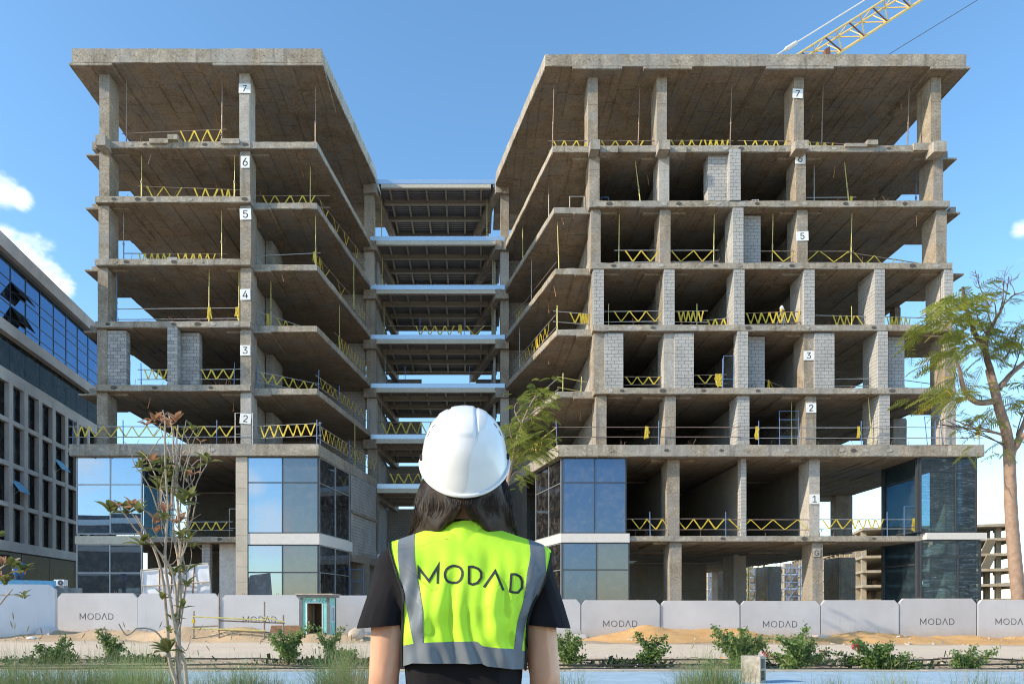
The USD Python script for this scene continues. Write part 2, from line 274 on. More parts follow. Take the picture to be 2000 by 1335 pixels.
for n in range(3, 8):
    ys = YF + .04 if n == 7 else YS
    left_poly[n] = [(L(185), YF), (L(488.5), YF), (L(488.5), ys), (PX(619, ys), ys), (PX(722, YD), YD), (PX(722, YD), YB), (L(185), YB)]
    cx = {7: 1079, 6: 1082, 5: 1085, 4: 1087, 3: 1089}[n]; xr = {7: 1849, 6: 1855, 5: 1860, 4: 1862, 3: 1868}[n]
    xa = {7: 1150, 6: 1151, 5: 1154, 4: 1158, 3: 1161}[n]
    right_poly[n] = [(PX(cx, ys), ys), (L(xa), ys), (L(xa), YF), (L(xr), YF), (L(xr), YB), (PX(988, YD), YB), (PX(988, YD), YD)]
left_poly[2] = [(PX(135, YE), YE), (PX(622, YE), YE), (PX(734, YD), YD), (PX(734, YD), YB), (PX(135, YE), YB)]
right_poly[2] = [(PX(1090, YE), YE), (PX(1923, YE), YE), (PX(1923, YE), YB), (PX(985, YD), YB), (PX(985, YD), YD)]
left_poly[1] = [(L(150), YF + .45), (L(620), YF + .45), (PX(734, YD), YD), (PX(734, YD), YB), (L(150), YB)]
right_poly[1] = [(L(1100), YF + .3), (L(1229), YF + .3), (L(1229), YF), (L(1806), YF), (L(1806), 80), (14.0, 80), (14.0, YB), (PX(985, YD), YB), (PX(985, YD), YD)]
left_poly[8] = [(PX(140, YE), YE), (PX(628, YE), YE), (PX(733, 53.2), 53.2), (PX(733, 53.2), YB), (PX(140, YE), YB)]
right_poly[8] = [(PX(1065, YE), YE), (PX(1887, YE), YE), (PX(1887, YE), YB), (PX(968.5, 53.2), YB), (PX(968.5, 53.2), 53.2)]

def rough_slab(poly, z0, z1):
    """slab whose front arris is slightly uneven: subdivided edge, jittered"""
    p = sg.Polygon(poly).segmentize(.55); c = np.array(p.exterior.coords)[:-1]; k = len(c)
    r = np.random.default_rng(int(abs(z0) * 1000)); j = r.normal(0, .008, (k, 3)); j2 = r.normal(0, .008, (k, 3))
    b = np.c_[c, np.full(k, z0)] + j; t = np.c_[c, np.full(k, z1)] + j2
    tri = trimesh.creation.triangulate_polygon(sg.Polygon(c), engine='earcut')[1]
    i = np.arange(k); i2 = (i + 1) % k
    tv = np.c_[c, np.full(k, z1)]
    if sg.Polygon(c).exterior.is_ccw: side = np.stack([i, i2, i2 + k, i + k], 1)
    else: side = np.stack([i2, i, i + k, i2 + k], 1)
    side = np.vstack([side[:, [0, 1, 2]], side[:, [0, 2, 3]]])
    return np.vstack([b, t]), np.vstack([side, tri[:, ::-1], tri + k])
def soffit_panels(poly, z, seed, pw=1.22, pl=2.44):
    r = random.Random(seed); P_ = sg.Polygon(poly).buffer(-.03); x0, y0, x1, y1 = P_.bounds; m = MB(); x = x0
    while x < x1:
        w = pw * r.choice([1, 1, 1, .5, .8]); y = y0 + r.uniform(-1.2, 0) 
        while y < y1:
            h = pl * r.choice([1, 1, .5, .75]); g = P_.intersection(sg.box(x + .016, y + .011, x + w - .016, y + h - .011))
            if g.area > .02: m.prism(g, z - .022 - r.uniform(0, .026), z + .01)
            if r.random() < .45:
                e = P_.intersection(sg.box(x - .013, y + .02, x + .013, y + h - .02))
                if e.area > .002: m.prism(e, z - .03 - r.uniform(.02, .06), z + .01)
            y += h
        x += w
    return m
def put_slab(name, poly, z0, z1, seed, back=None):
    s = put(name, rough_slab(poly, z0, z1), MAT['concrete_edge'], bld)
    put('soffit', soffit_panels([(x, min(y, 57.5)) for x, y in poly] if seed < 100 else poly, z0, seed), MAT['soffit'], s, kind='stuff')
    return s
SL = {}
for n in range(1, 8):
    SL['L', n] = put_slab('floor_slab', left_poly[n], LZ[n] - TH[n], LZ[n], n)
    SL['R', n] = put_slab('floor_slab', right_poly[n], RZ[n] - TH[n], RZ[n], 20 + n if n > 1 else 120)
SL['L', 8] = put_slab('roof_slab', left_poly[8], LR[0], LR[1], 40)
SL['R', 8] = put_slab('roof_slab', right_poly[8], RR[0], RR[1], 41)

# columns: storey -> front face in photo pixels
LCOL = {'A': {7: (194, 213.5), 6: (193.5, 213.4), 5: (192.5, 212.6), 4: (191, 210.6), 3: (189.8, 208.6), 2: (189.3, 210), 1: (189, 209), 0: (189, 209)},
        'B': {7: (467.3, 487), 6: (468.5, 488.6), 5: (469, 490), 4: (469.5, 490.5), 3: (469.5, 490.5), 2: (470, 490.8)}}
RCOL = {'A': {7: (1148.5, 1167.5), 6: (1151, 1171), 5: (1154.5, 1173), 4: (1156, 1176), 3: (1159, 1180), 2: (1164, 1184.5), 1: (1168, 1188), 0: (1171, 1191)},
        'B': {7: (1283, 1302.5), 6: (1287, 1307), 5: (1289, 1309.5), 4: (1292, 1313), 3: (1296.5, 1317.5), 2: (1299, 1320), 1: (1303.5, 1327), 0: (1308, 1331)},
        'D': {7: (1551, 1570), 6: (1555, 1574), 5: (1557, 1577.5), 4: (1563, 1583), 3: (1570, 1590), 2: (1573.5, 1594), 1: (1580.5, 1601), 0: (1587, 1607)},
        'F': {7: (1818.5, 1838), 6: (1823, 1842), 5: (1828.5, 1849), 4: (1836, 1856), 3: (1845, 1866), 2: (1846.5, 1867), 1: (1850, 1870), 0: (1856, 1876)}}
LZ[0] = RZ[0] = -.05; LZ[8], RZ[8] = LR[1], RR[1]
def storey(W, n):
    Z = LZ if W == 'L' else RZ
    top = Z[n + 1] - TH[n + 1] if n < 7 else (LR if W == 'L' else RR)[0]
    return Z[n], top
def column(W, n, xs, depth, y=YC, front=.05):
    z0, z1 = storey(W, n); x0, x1 = PX(xs[0], y), PX(xs[1], y)
    m = MB(); zc = z0 + (z1 - z0) * rng.uniform(.55, .75); e = .012
    a = m3.Manifold.cube([x1 - x0, depth, zc - z0 + .004]).translate([x0, y, z0 - .002])
    m.box(x0, x1, y, y + depth, z0 + .001, zc - .006); m.box(x0 + e, x1 - e, y + e, y + depth - e, zc - .006, zc + .006)
    m.box(x0 - .004, x1 + .004, y - .004, y + depth + .004, zc + .006, z1 - .12); m.box(x0 + .03, x1 - .03, y + .03, y + depth - .03, z1 - .12, z1 - .001)
    return put('column', m, MAT['concrete'] if rng.random() < .75 else MAT['concrete_pale'], bld)
def drop(W, n, x, w0, w1, y0, y1, t):
    z = storey(W, n)[1]; m = MB()
    m.prism([(x - w0, y0), (x + w1, y0), (x + w1, y1), (x - w0, y1)], z - t + .02, z - .021)
    s = put('drop_panel', m, MAT['concrete_edge'], bld)
    put('soffit', soffit_panels([(x - w0, y0), (x + w1, y0), (x + w1, y1), (x - w0, y1)], z - t + .02, int(abs(x) * 77) + n), MAT['soffit'], s, kind='stuff')
for W, cols, dep in (('L', LCOL, 1.15), ('R', RCOL, 1.35)):
    for c, per in cols.items():
        for n, xs in per.items():
            if W == 'R' and c in 'AF' and n in (0, 1) and c == 'F': continue
            blockpier = W == 'R' and n == 4
            column(W, n, xs, dep, YC + (.25 if blockpier else 0))
            x = PX(sum(xs) / 2, YC)
            if n == 7:
                e0, e1 = {('L', 'A'): (1.75, .75), ('L', 'B'): (1.65, 4.8), ('R', 'A'): (1.3, 1.6), ('R', 'B'): (1.25, 1.6), ('R', 'D'): (2.2, 1.75), ('R', 'F'): (.7, 1.6)}[W, c]
                drop(W, n, x, e0, e1, YE - .004, 45.9, .17)
            else:
                drop(W, n, x, 1.25 if n != 2 else 1.6, 1.35, 42.75, 46.4, .13)
                if n in (0, 1, 2) and W == 'R': drop(W, n, x + .3, 1.4, 1.4, 50.2, 53.6, .13)
# second row and rear columns that show below the slabs
for n, xs, y, d in ((1, (1633, 1665), 56.0, .9), (2, (1745, 1771), 47.6, .9), (3, (1738, 1766), 47.6, .9), (4, (1748, 1759), 47.4, .6), (0, (1433, 1457), 52.0, 2.2), (0, (1500, 1526), 68.0, 3.0), (0, (1402, 1421), 78.0, 2.0), (0, (1639, 1671), 56.0, 2.4)):
    column('R', n, xs, d, y)
for n in range(1, 7): column('L', n, (505, 524), 1.0, 50.5)

# broken-back stubs of beams around the column heads
def chunk(px0, px1, py0, py1, y0, y1, name='beam_stub', m='concrete_edge'):
    b = MB().box(PX(px0, y0), PX(px1, y0), y0, y1, PZ(py1, y0), PZ(py0, y0)); return put(name, b, MAT[m], bld)
chunk(186, 205.5, 263, 283, 41.6, YC); chunk(180, 192, 277, 292, 43.4, 44.6)
chunk(180, 192, 398, 412, 43.4, 44.6); chunk(179, 191, 520, 533, 43.4, 44.6); chunk(176, 190, 636, 647, 43.2, 44.6); chunk(174, 189, 758, 770, 43.2, 44.6)
chunk(291, 328, 270, 279, 42.05, YF + .3); chunk(327, 346, 262, 272, 42.0, YF + .5); chunk(431, 467, 270, 280, 42.1, YF + .3)
chunk(1153.5, 1172, 272, 291, 41.6, YC); chunk(1287, 1309, 273, 291, 41.6, YC); chunk(1554, 1580, 273.5, 290, 41.6, YC); chunk(1824, 1849, 275, 296, 41.6, YC); chunk(1841, 1851, 295, 308, 43.4, 44.6)
chunk(1856, 1867, 404, 416, 43.4, 44.6); chunk(1172, 1207, 285.5, 297, 42.1, YF + .5); chunk(1309, 1341, 286, 297, 42.1, YF + .5); chunk(1651, 1697, 279.5, 286, 42.1, YF + .6); chunk(1694, 1715, 273, 282, 42.0, YF + .6); chunk(1785, 1830, 279, 293, 42.1, YF + .4)

plain('rag', (.55, .28, .14), .7, 0, .5, 3)
# masonry
def courses(x0, x1, y0, y1, z0, z1, faces='flr', bw=.41, bh=.205, d=.16, odd=0, every=0):
    """the blocks of a pier or wall as boxes, bonded, with open joints"""
    out = []; nz = max(1, round((z1 - z0) / bh)); h = (z1 - z0) / nz; g = .0105
    def run(a, b, c):
        e = [a]; q = a + (bw if (c + odd) % 2 else bw / 2) * 1.0
        while q < b - .12: e.append(q + rng.uniform(-.025, .025)); q += bw
        e.append(b); return list(zip(e[:-1], e[1:]))
    for c in range(nz):
        za, zb = z0 + c * h + g, z0 + (c + 1) * h - g * .6
        j = lambda: rng.uniform(-.006, .010)
        if 'f' in faces:
            for a, b in run(x0, x1, c): out.append((a + g, b - g, y0 - j(), y0 + d, za, zb))
        fy = y0 + d if 'f' in faces else y0
        if 'l' in faces:
            for a, b in run(fy, y1, c + 1): out.append((x0 - j(), x0 + d, a + g, b - g, za, zb))
        if 'r' in faces:
            for a, b in run(fy, y1, c + 1): out.append((x1 - d, x1 + j(), a + g, b - g, za, zb))
    return out
SINGLE = 0; LOOSE = MB()
def masonry(x0, x1, y0, y1, z0, z1, faces='flr', single=False, name='block_pier', odd=0):
    global SINGLE
    i = .014; core = MB().box(x0 + i, x1 - i, y0 + i, y1 - i, z0 + .002, z1 - .003)
    pier = put(name, core, MAT['mortar'], bld); bl = courses(x0, x1, y0, y1, z0, z1, faces, odd=odd)
    if single and SINGLE + len(bl) <= 300:
        SINGLE += len(bl)
        for q in bl: put('block', MB().box(*q), MAT['block'], pier)
    else:
        for q in bl: LOOSE.box(*q)
def pier_px(W, n, p0, p1, y0=YC - .12, d=.5, top=-.06, single=False, faces='flr', zb=0.0):
    z0, z1 = storey(W, n); masonry(PX(p0, y0), PX(p1, y0), y0, y0 + d, z0 + zb, z1 + top, faces, single, odd=n)
pier_px('L', 3, 208.7, 247, YC + .05, .5, -.1, True); pier_px('L', 3, 326.5, 346.5, YF + .02, .5, .0, True); pier_px('L', 3, 350.5, 389.5, YC + .35, .45, -.12, True)
for a, b in ((1180.5, 1217.5), (1317.5, 1355.5), (1590.5, 1630)): pier_px('R', 3, a, b, YC - .1, .5, -.1, True)
pier_px('R', 3, 1440, 1461.5, YF + .03, .6, -.02); pier_px('R', 3, 1461.5, 1494, YC + .45, .4, -.1)
pier_px('R', 3, 1714, 1734.5, YF + .03, 1.6, -.02); pier_px('R', 3, 1734.5, 1767, YC + .5, .4, -.1)
pier_px('R', 6, 1382.5, 1424.5, YC + .1, .8, .1); pier_px('R', 6, 1424.5, 1447, YF - .05, .7, .12)
pier_px('R', 5, 1431, 1452.5, YF + .03, 1.3, -.02); pier_px('R', 5, 1453, 1486, YC + .55, .4, -.12)
for a, b, d in ((1158.5, 1180, .3), (1296.5, 1318, .3), (1433, 1454.5, 1.2), (1570, 1591.5, .3), (1708, 1728.5, 1.8), (1844, 1862, .3)): pier_px('R', 4, a, b, YF + .04, d, -.02)
pier_px('R', 2, 1440, 1464, YC, 1.3, -.05); pier_px('R', 2, 1717, 1738.5, YF + .1, 1.8, -.02); pier_px('R', 1, 1447, 1457.5, YC, .5, -.02)
pier_px('L', 0, 394, 410, YC + 1.0, .4, -.05)
# cross walls that run back from the columns, and rear walls
def cross(W, n, px, y0, y1, kind='block', t=.22, face='l'):
    z0, z1 = storey(W, n); x = PX(px, y0)
    if kind == 'block': masonry(x, x + t, y0, y1, z0, z1 - .15, face, name='block_wall')
    else: put('plastered_wall', MB().box(x, x + t, y0, y1, z0, z1 - .14), MAT['plaster_wall'], bld)
for n in (2, 3, 4, 5, 6):
    cross('R', n, RCOL['A'][n][0] + 2, YC + 1.4, 56)
    cross('R', n, RCOL['B'][n][0] + 2, YC + 1.4, 56); cross('R', n, RCOL['D'][n][0] + 2, YC + 1.4, 56)
for n, p in ((2, 1440.5), (3, 1440.5), (4, 1433.5), (5, 1431.5)): cross('R', n, p, YF + 1.5, 56)
cross('R', 6, 1427, YC + 1.0, 56)
cross('R', 1, 1307, YC + 1.4, 56, 'plaster'); cross('R', 1, 1449, YC + .55, 56, 'plaster', .3); cross('R', 1, 1583, YC + 1.4, 56, 'plaster'); cross('R', 1, 1180, YC + 1.2, 56, 'plaster')
for n in (1, 2, 3, 4, 5):
    cross('L', n, 484.5, YC + 1.2, 46.4, face='r'); z0, z1 = storey('L', n)
    masonry(PX(484.5, YC) - .1, PX(484.5, YC) + .36, 46.4, 48.8, z0, z1 - .14, 'fr', name='block_wall', odd=1)
def rear(W, n, x0, x1, y, kind='block'):
    z0, z1 = storey(W, n)
    if kind == 'block': masonry(x0, x1, y, y + .2, z0, z1 - .14, 'f', name='block_wall')
    else: put('plastered_wall', MB().box(x0, x1, y, y + .2, z0, z1 - .14), MAT['plaster_wall'], bld)
for n in range(1, 7):
    rear('R', n, 7.3, L(1583) if n > 1 else L(1600), 56, 'block' if n > 1 else 'plaster')
    rear('R', n, 2.7, 7.1, 55.2); rear('L', n, L(488), -8.0, 54.4)
    rear('L', n, -19.0 if n > 1 else PX(366, 55), L(488), 55, 'block' if n > 1 else 'plaster')
rear('R', 0, PX(1228, 62), PX(1380, 62), 62, 'plaster'); rear('R', 0, 5.4, 9.9, 50, 'plaster'); rear('L', 0, PX(288, 50), -7.1, 50, 'plaster'); put('plastered_wall', MB().box(-8.0, 3.4, 62.2, 62.4, 0, KG), MAT['plaster_wall'], bld)
put('rendered_wall', MB().box(L(412), L(461), YC + 1.2, YC + 1.4, 0, LZ[1] - .34), MAT['render_white'], bld)

# ---------------------------------------------------------------- glazed podium corners (parts of the building)
def glazing(x0, x1, y, z0, z1, xs, zs, mats, frame='mullion', side=None):
    """front glazing: mullions at xs, transoms at zs; one pane part per opening"""
    X, Z = [x0] + xs + [x1], [z0] + zs + [z1]; fr = MB(); w = .035
    for x in X: fr.box(x - w, x + w, y - .05, y + .09, z0, z1)
    for z in Z[1:-1] + [z0, z1]:
        for a, b in zip(X[:-1], X[1:]): fr.box(a + w, b - w, y - .045, y + .085, z - w, z + w)
    put('glazing_frame', fr, MAT[frame], bld)
    for i in range(len(X) - 1):
        for j in range(len(Z) - 1):
            ml = mats[i] if isinstance(mats, (list, tuple)) else mats
            tl = nrg.normal(0, .004, 2)
            m = MB().add([[X[i] + w, y - .02 + tl[0], Z[j] + w], [X[i + 1] - w, y - .02 - tl[0], Z[j] + w], [X[i + 1] - w, y - .02 - tl[0] + tl[1], Z[j + 1] - w], [X[i] + w, y - .02 + tl[0] + tl[1], Z[j + 1] - w],
                          [X[i] + w, y + .0, Z[j] + w], [X[i + 1] - w, y + .0, Z[j] + w], [X[i + 1] - w, y + .0, Z[j + 1] - w], [X[i] + w, y + .0, Z[j + 1] - w]], BOXF[:, ::-1] if False else [[0, 1, 2], [0, 2, 3], [5, 4, 7], [5, 7, 6], [4, 5, 1], [4, 1, 0], [3, 2, 6], [3, 6, 7], [1, 5, 6], [1, 6, 2], [4, 0, 3], [4, 3, 7]])
            put('glass_pane', m, MAT[ml], bld)
YG = 42.15
z2L, z2R = LZ[2] - TH[2], RZ[2] - TH[2]
# left wing, left bay
glazing(PX(151, YG), PX(277, YG), YG, PZ(1046, YG) + .12, z2L - .05, [PX(216, YG)], [PZ(946, YG)], 'glass_sky', 'mullion_light')
glazing(PX(151, YG), PX(277, YG), YG, .0, PZ(1063, YG), [PX(215, YG)], [PZ(1118, YG)], 'glass_grey', 'mullion_light')
put('spandrel', MB().box(PX(148, YG), PX(279, YG), YG - .1, YG + .3, PZ(1062, YG), PZ(1046, YG)), MAT['steel_cream'], bld)
put('side_glazing', MB().box(PX(279, YG), PX(279, YG) + .06, YG + .1, 46.5, PZ(1046, YG), z2L - .3), MAT['glass_tint'], bld)
# left wing, corner bay: stone pier, panes, spandrel
def clad(x0, x1, y0, y1, z0, z1, ch=.95):
    nzz = round((z1 - z0) / ch); c = put('clad_pier', MB().box(x0 + .03, x1 - .03, y0 + .03, y1, z0, z1), MAT['mortar'], bld)
    for k in range(nzz): put('stone_panel', MB().box(x0, x1, y0, y1 - .05, z0 + (z1 - z0) * k / nzz + .006, z0 + (z1 - z0) * (k + 1) / nzz - .006), MAT['stone_clad'], c)
clad(PX(460.5, 42.0), PX(483, 42.0), 42.0, 42.9, 0.0, z2L - .05)
glazing(PX(484.5, YG), PX(621, YG), YG, PZ(1040, YG), z2L - .06, [PX(552, YG)], [PZ(942, YG)], ['glass_sky', 'glass_grey'])
glazing(PX(484.5, YG), PX(621, YG), YG, .0, PZ(1064, YG), [PX(552, YG)], [PZ(1117, YG)], ['glass_sky', 'glass_grey'])
def dline(W, t):
    a, b = (np.array([PX(621.5, YG), YG]), np.array([PX(736, YD), YD])) if W == 'L' else (np.array([PX(1098, YG), YG]), np.array([2.75, YD]))
    return a + (b - a) * t
def splay(W, t0, t1, z0, z1, ts, zs, m, band=None):
    """glazing on the splayed court side"""
    T, Z = [t0] + ts + [t1], [z0] + zs + [z1]; fr = MB(); d = dline(W, 1) - dline(W, 0); d /= np.linalg.norm(d); nn = np.array([d[1], -d[0]]) * (1 if W == 'L' else -1)
    D, N = np.array([*d, 0]), np.array([*nn, 0])
    for t in T: p = np.array([*dline(W, t), z0]); fr.obox(p - D * .04 - N * .04, D * .08, N * .1, [0, 0, z1 - z0])
    for z in Z: p = np.array([*dline(W, t0), z - .025]); fr.obox(p - N * .035, D * np.linalg.norm(dline(W, t1) - dline(W, t0)), N * .09, [0, 0, .05])
    put('glazing_frame', fr, MAT['mullion_light'], bld)
    for i in range(len(T) - 1):
        for j in range(len(Z) - 1):
            p = np.array([*dline(W, T[i]), Z[j]]) + D * .04 + [0, 0, .03]; q = np.linalg.norm(dline(W, T[i + 1]) - dline(W, T[i])) - .08
            put('glass_pane', MB().obox(p - N * .01, D * q, N * .02, [0, 0, Z[j + 1] - Z[j] - .06]), MAT[m], bld)
def band(name, pts, z0, z1, t, m):
    mb = MB(); o = sg.LineString(pts).buffer(t, cap_style='flat', join_style='mitre'); mb.prism(o, z0, z1); put(name, mb, MAT[m], bld)
tl = .47
splay('L', .01, tl, PZ(1040, YG), z2L - .06, [.24], [PZ(942, YG)], 'glass_black'); splay('L', .01, tl, 0.0, PZ(1064, YG), [.24], [PZ(1117, YG)], 'glass_black')
band('spandrel', [(PX(483.5, YG), YG), tuple(dline('L', 0)), tuple(dline('L', tl + .03))], PZ(1064, YG) + .04, PZ(1040, YG) - .04, .1, 'spandrel')
glazing(PX(1099, YG), PX(1222, YG), YG, PZ(1040, YG), z2R - .06, [PX(1161, YG)], [PZ(942, YG)], 'glass_blue'); glazing(PX(1099, YG), PX(1228, YG), YG, .0, PZ(1060, YG), [PX(1165, YG)], [PZ(1112, YG)], ['glass_blue', 'glass_grey'])
splay('R', .01, .42, PZ(1040, YG), z2R - .06, [.2], [PZ(942, YG)], 'glass_black'); splay('R', .01, .42, 0.0, PZ(1060, YG), [.2], [PZ(1112, YG)], 'glass_black')
band('spandrel', [(PX(1229, YG), YG), tuple(dline('R', 0)), tuple(dline('R', .43))], PZ(1060, YG) + .04, PZ(1040, YG) - .04, .1, 'spandrel')
# court-side masonry beyond the splayed glass of the left wing
def splay_wall(W, t0, t1, z0, z1):
    a, b = dline(W, t0), dline(W, t1); ln = np.linalg.norm(b - a); d = (b - a) / ln; ang = math.atan2(d[1], d[0])
    R = np.array([[d[0], -d[1]], [d[1], d[0]]]); c = courses(0, ln, 0, .2, z0, z1, 'f', odd=1)
    core = MB().box(0, ln, .014, .3, z0, z1)
    for k in range(len(core.v)): core.v[k][:, :2] = core.v[k][:, :2] @ R.T + a
    put('block_wall', core, MAT['mortar'], bld)
    for q in c:
        m = MB().box(*q); m.v[0][:, :2] = m.v[0][:, :2] @ R.T + a; LOOSE.add(m.v[0], m.f[0])
zm = PZ(1000, 47.5)
splay_wall('L', .5, .98, PZ(1083, 48.5), zm); splay_wall('L', .5, .98, zm + .2, z2L - .02)
put('band_beam', (lambda m: m)(MB().prism(sg.LineString([tuple(dline('L', .5)), tuple(dline('L', .98))]).buffer(.12, cap_style='flat'), zm, zm + .2)), MAT['concrete'], bld)
band('band_beam', [tuple(dline('L', .49)), tuple(dline('L', .98))], PZ(1083, 48.5) - .5, PZ(1083, 48.5), .15, 'concrete')
splay_wall('R', .6, .98, RZ[1], z2R - .02)
# right end: glazed box with rippled reflections
YW = 42.0
glazing(PX(1798, YW), PX(1906, YW), YW, PZ(1038, YW), z2R - .05, [PX(1866, YW)], [PZ(919, YW)], 'glass_wavy'); glazing(PX(1799, YW), PX(1914, YW), YW, .0, PZ(1055, YW), [PX(1871, YW)], [PZ(1087, YW)], 'glass_wavy')
put('spandrel', MB().box(PX(1806.5, YW), PX(1924, YW), YW - .16, YW + .5, PZ(1053, YW), PZ(1040, YW)), MAT['spandrel'], bld)
for z0, z1 in ((0.0, PZ(1056, YW)), (PZ(1038, YW), z2R - .05)):
    fr = MB(); x = PX(1796, YW)
    for y in (YW + .12, 45.6): fr.box(x - .12, x + .08, y - .1, y + .12, z0, z1)
    for z in (z0 + .05, z0 + (z1 - z0) * .74, z1 - .05): fr.box(x - .04, x + .04, YW + .24, 45.5, z - .05, z + .05)
    put('glazing_frame', fr, MAT['mullion'], bld)
    put('glass_pane', MB().box(x - .012, x + .012, YW + .25, 45.5, z0, z1), MAT['glass_tint'], bld)
    put('glass_pane', MB().box(PX(1908, YW), PX(1908, YW) + .03, YW + .1, 46.0, z0, z1), MAT['glass_tint'], bld)
    put('glass_pane', MB().box(x + .1, PX(1908, YW), 46.0, 46.03, z0, z1), MAT['glass_tint'], bld)
    put('column', MB().box(PX(1845, 43.2), PX(1872, 43.2), 43.2, 44.6, z0 + .002, z1 - .002), MAT['concrete'], bld); put('column', MB().box(PX(1895, 43.6), PX(1904, 43.6), 43.6, 44.4, z0 + .002, z1 - .002), MAT['concrete'], bld)

# ---------------------------------------------------------------- steel link decks between the wings
YK = 53.8
for k, py in ((8, 352), (7, 463), (6, 558), (5, 655), (4, 750), (3, 849.5), (2, 946), (1, 1083)):
    zt = PZ(py, YK); xl, xr = (PX(735, YK), PX(968, YK)) if k == 8 else (PX(723 + (4 if k < 4 else 0) * (k < 3), YK), PX(986, YK)); xr = PX(968, YK) if k == 8 else xr
    d = put('link_deck', MB().box(xl + .15, xr - .15, YK + .12, 61.2, zt - .16, zt - .02), MAT['deck'], bld)
    rb = MB()
    for y in np.arange(YK + .25, 61.0, .3): rb.box(xl + .3, xr - .3, y, y + .14, zt - .235, zt - .161)
    put('deck_rib', rb, MAT['deck'], d, kind='stuff')
    put('edge_channel', MB().box(xl, xr, YK - .02, YK + .1, zt - .28, zt + .06), MAT['steel_blue'], bld)
    put('edge_beam', MB().box(xl + .35, xr - .35, YK - .1, YK + .14, zt - .62, zt - .50).box(xl + .35, xr - .35, YK + .0, YK + .05, zt - .5, zt - .285), MAT['steel_cream'], bld)
    for y in (56.0, 58.3, 60.9): put('cross_beam', MB().box(xl + .35, xr - .35, y - .13, y + .13, zt - .62, zt - .55).box(xl + .35, xr - .35, y - .02, y + .02, zt - .55, zt - .24), MAT['steel_joist'], bld)
    for px in (760, 794, 832, 870, 907, 940):
        x = PX(px, YK)
        for ya, yb in ((YK + .15, 55.85), (56.15, 58.15), (58.45, 60.75)): put('joist', MB().box(x - .07, x + .07, ya, yb, zt - .46, zt - .40).box(x - .02, x + .02, ya, yb, zt - .40, zt - .24), MAT['steel_joist'], bld)
    # concrete bearer beams and corbels on both sides
    for s, xa, xb, xc in ((0, 735, 779, 710), (1, 968, 918, 994)):
        w = .45 if s == 0 else -.45; a, b = PX(xa, YK), PX(xb, 61.8); m = MB()
        pts = [(a, YK - .15), (b, 61.8), (b - w, 61.8), (a - w, YK - .15)]
        m.prism(pts, zt - 1.0, zt - .3); put('bearer_beam', m, MAT['concrete'], bld)
        put('corbel', MB().box(min(PX(xc, YK), a - w), max(PX(xc, YK), a - w), YK - .1, YK + .9, zt - 1.0, zt - .32), MAT['concrete'], bld)
KZ = [0.0] + [PZ(py, YK) for py in (1083, 946, 849.5, 750, 655, 558, 463, 352)]
for n in range(8):
    for px0, px1 in ((711.5, 730), (977.5, 994)):
        o = (7 - n) * 1.3 if n < 6 else 0; q = .35
        x0, x1 = PX(px0 + (o if px0 < 900 else 0), 54.0), PX(px1 + (o if px0 < 900 else o * .0), 54.0)
        put('column', MB().box(x0, x1, 54.0, 54.9, KZ[n] - .3 if n else 0, KZ[n + 1] - .33), MAT['concrete'] if n % 3 else MAT['concrete_pale'], bld)
    if 0 < n < 7:
        z0, z1 = KZ[n], KZ[n + 1] - .7
        if n < 6: masonry(PX(742, 61.6), PX(824, 62), 61.9, 62.1, z0, z1, 'f', name='block_wall')
        if n < 6: masonry(PX(929, 62), PX(985, 62), 61.9, 62.1, z0, z1, 'f', name='block_wall')
        masonry(PX(742, 58), PX(742, 58) + .2, 55.5, 61.8, z0, z1, 'r', name='block_wall')
        masonry(PX(962, 58), PX(962, 58) + .2, 55.5, 61.8, z0, z1, 'l', name='block_wall')
# tendon anchor pockets and starter bars along the slab edges
ar = random.Random(31)
for W in 'LR':
    for n in range(1, 8):
        Z = LZ if W == 'L' else RZ; xa, xb = {'L': (L(195), L(480)), 'R': (L(1235) if n == 1 else L(1170), L(1790) if n == 1 else L(1840))}[W]
        ye = (YE if n == 2 else YF) if not (W == 'L' and n == 1) else YF + .45; x = xa + ar.uniform(.2, 1)
        while x < xb:
            rr = ar.uniform(.10, .16); t = trimesh.creation.cylinder(rr, .012, 12, transform=trimesh.transformations.rotation_matrix(math.pi / 2, [1, 0, 0])); t.vertices *= [1.25, 1, .72]; t.apply_translation([x, ye - .012, Z[n] - TH[n] * .5]); put('anchor_pocket', t, MAT[ar.choice(['concrete_pale', 'concrete', 'mortar'])], SL[W, n]); x += ar.choice([.9, 1.4, 2.4, 3.2, .7])
        sb = MB()
        for k in range(16):
            x, y = ar.uniform(xa, xb), ye + ar.uniform(.1, .5); sb.tube([[x, y, Z[n]], [x + ar.uniform(-.05, .05), y, Z[n] + ar.uniform(.1, .22)], [x + ar.uniform(-.16, .16), y + ar.uniform(-.1, .1), Z[n] + ar.uniform(.2, .42)]], .012, 4)
        put('starter_bars', sb, MAT['rusty'], SL[W, n], kind='stuff')
for W, z in (('L', LR), ('R', RR)):
    xa, xb = (PX(150, YE), PX(620, YE)) if W == 'L' else (PX(1072, YE), PX(1880, YE)); x = xa; th_ = MB()
    while x < xb: th_.tube([[x, YE + .01, (z[0] + z[1]) / 2 + .05], [x + ar.uniform(-.08, .08), YE - .05, (z[0] + z[1]) / 2 - .04]], .012, 4); x += ar.uniform(.5, 1.1)
    put('tie_wire', th_, MAT['rusty'], SL[W, 8], kind='stuff')
hr_ = MB()
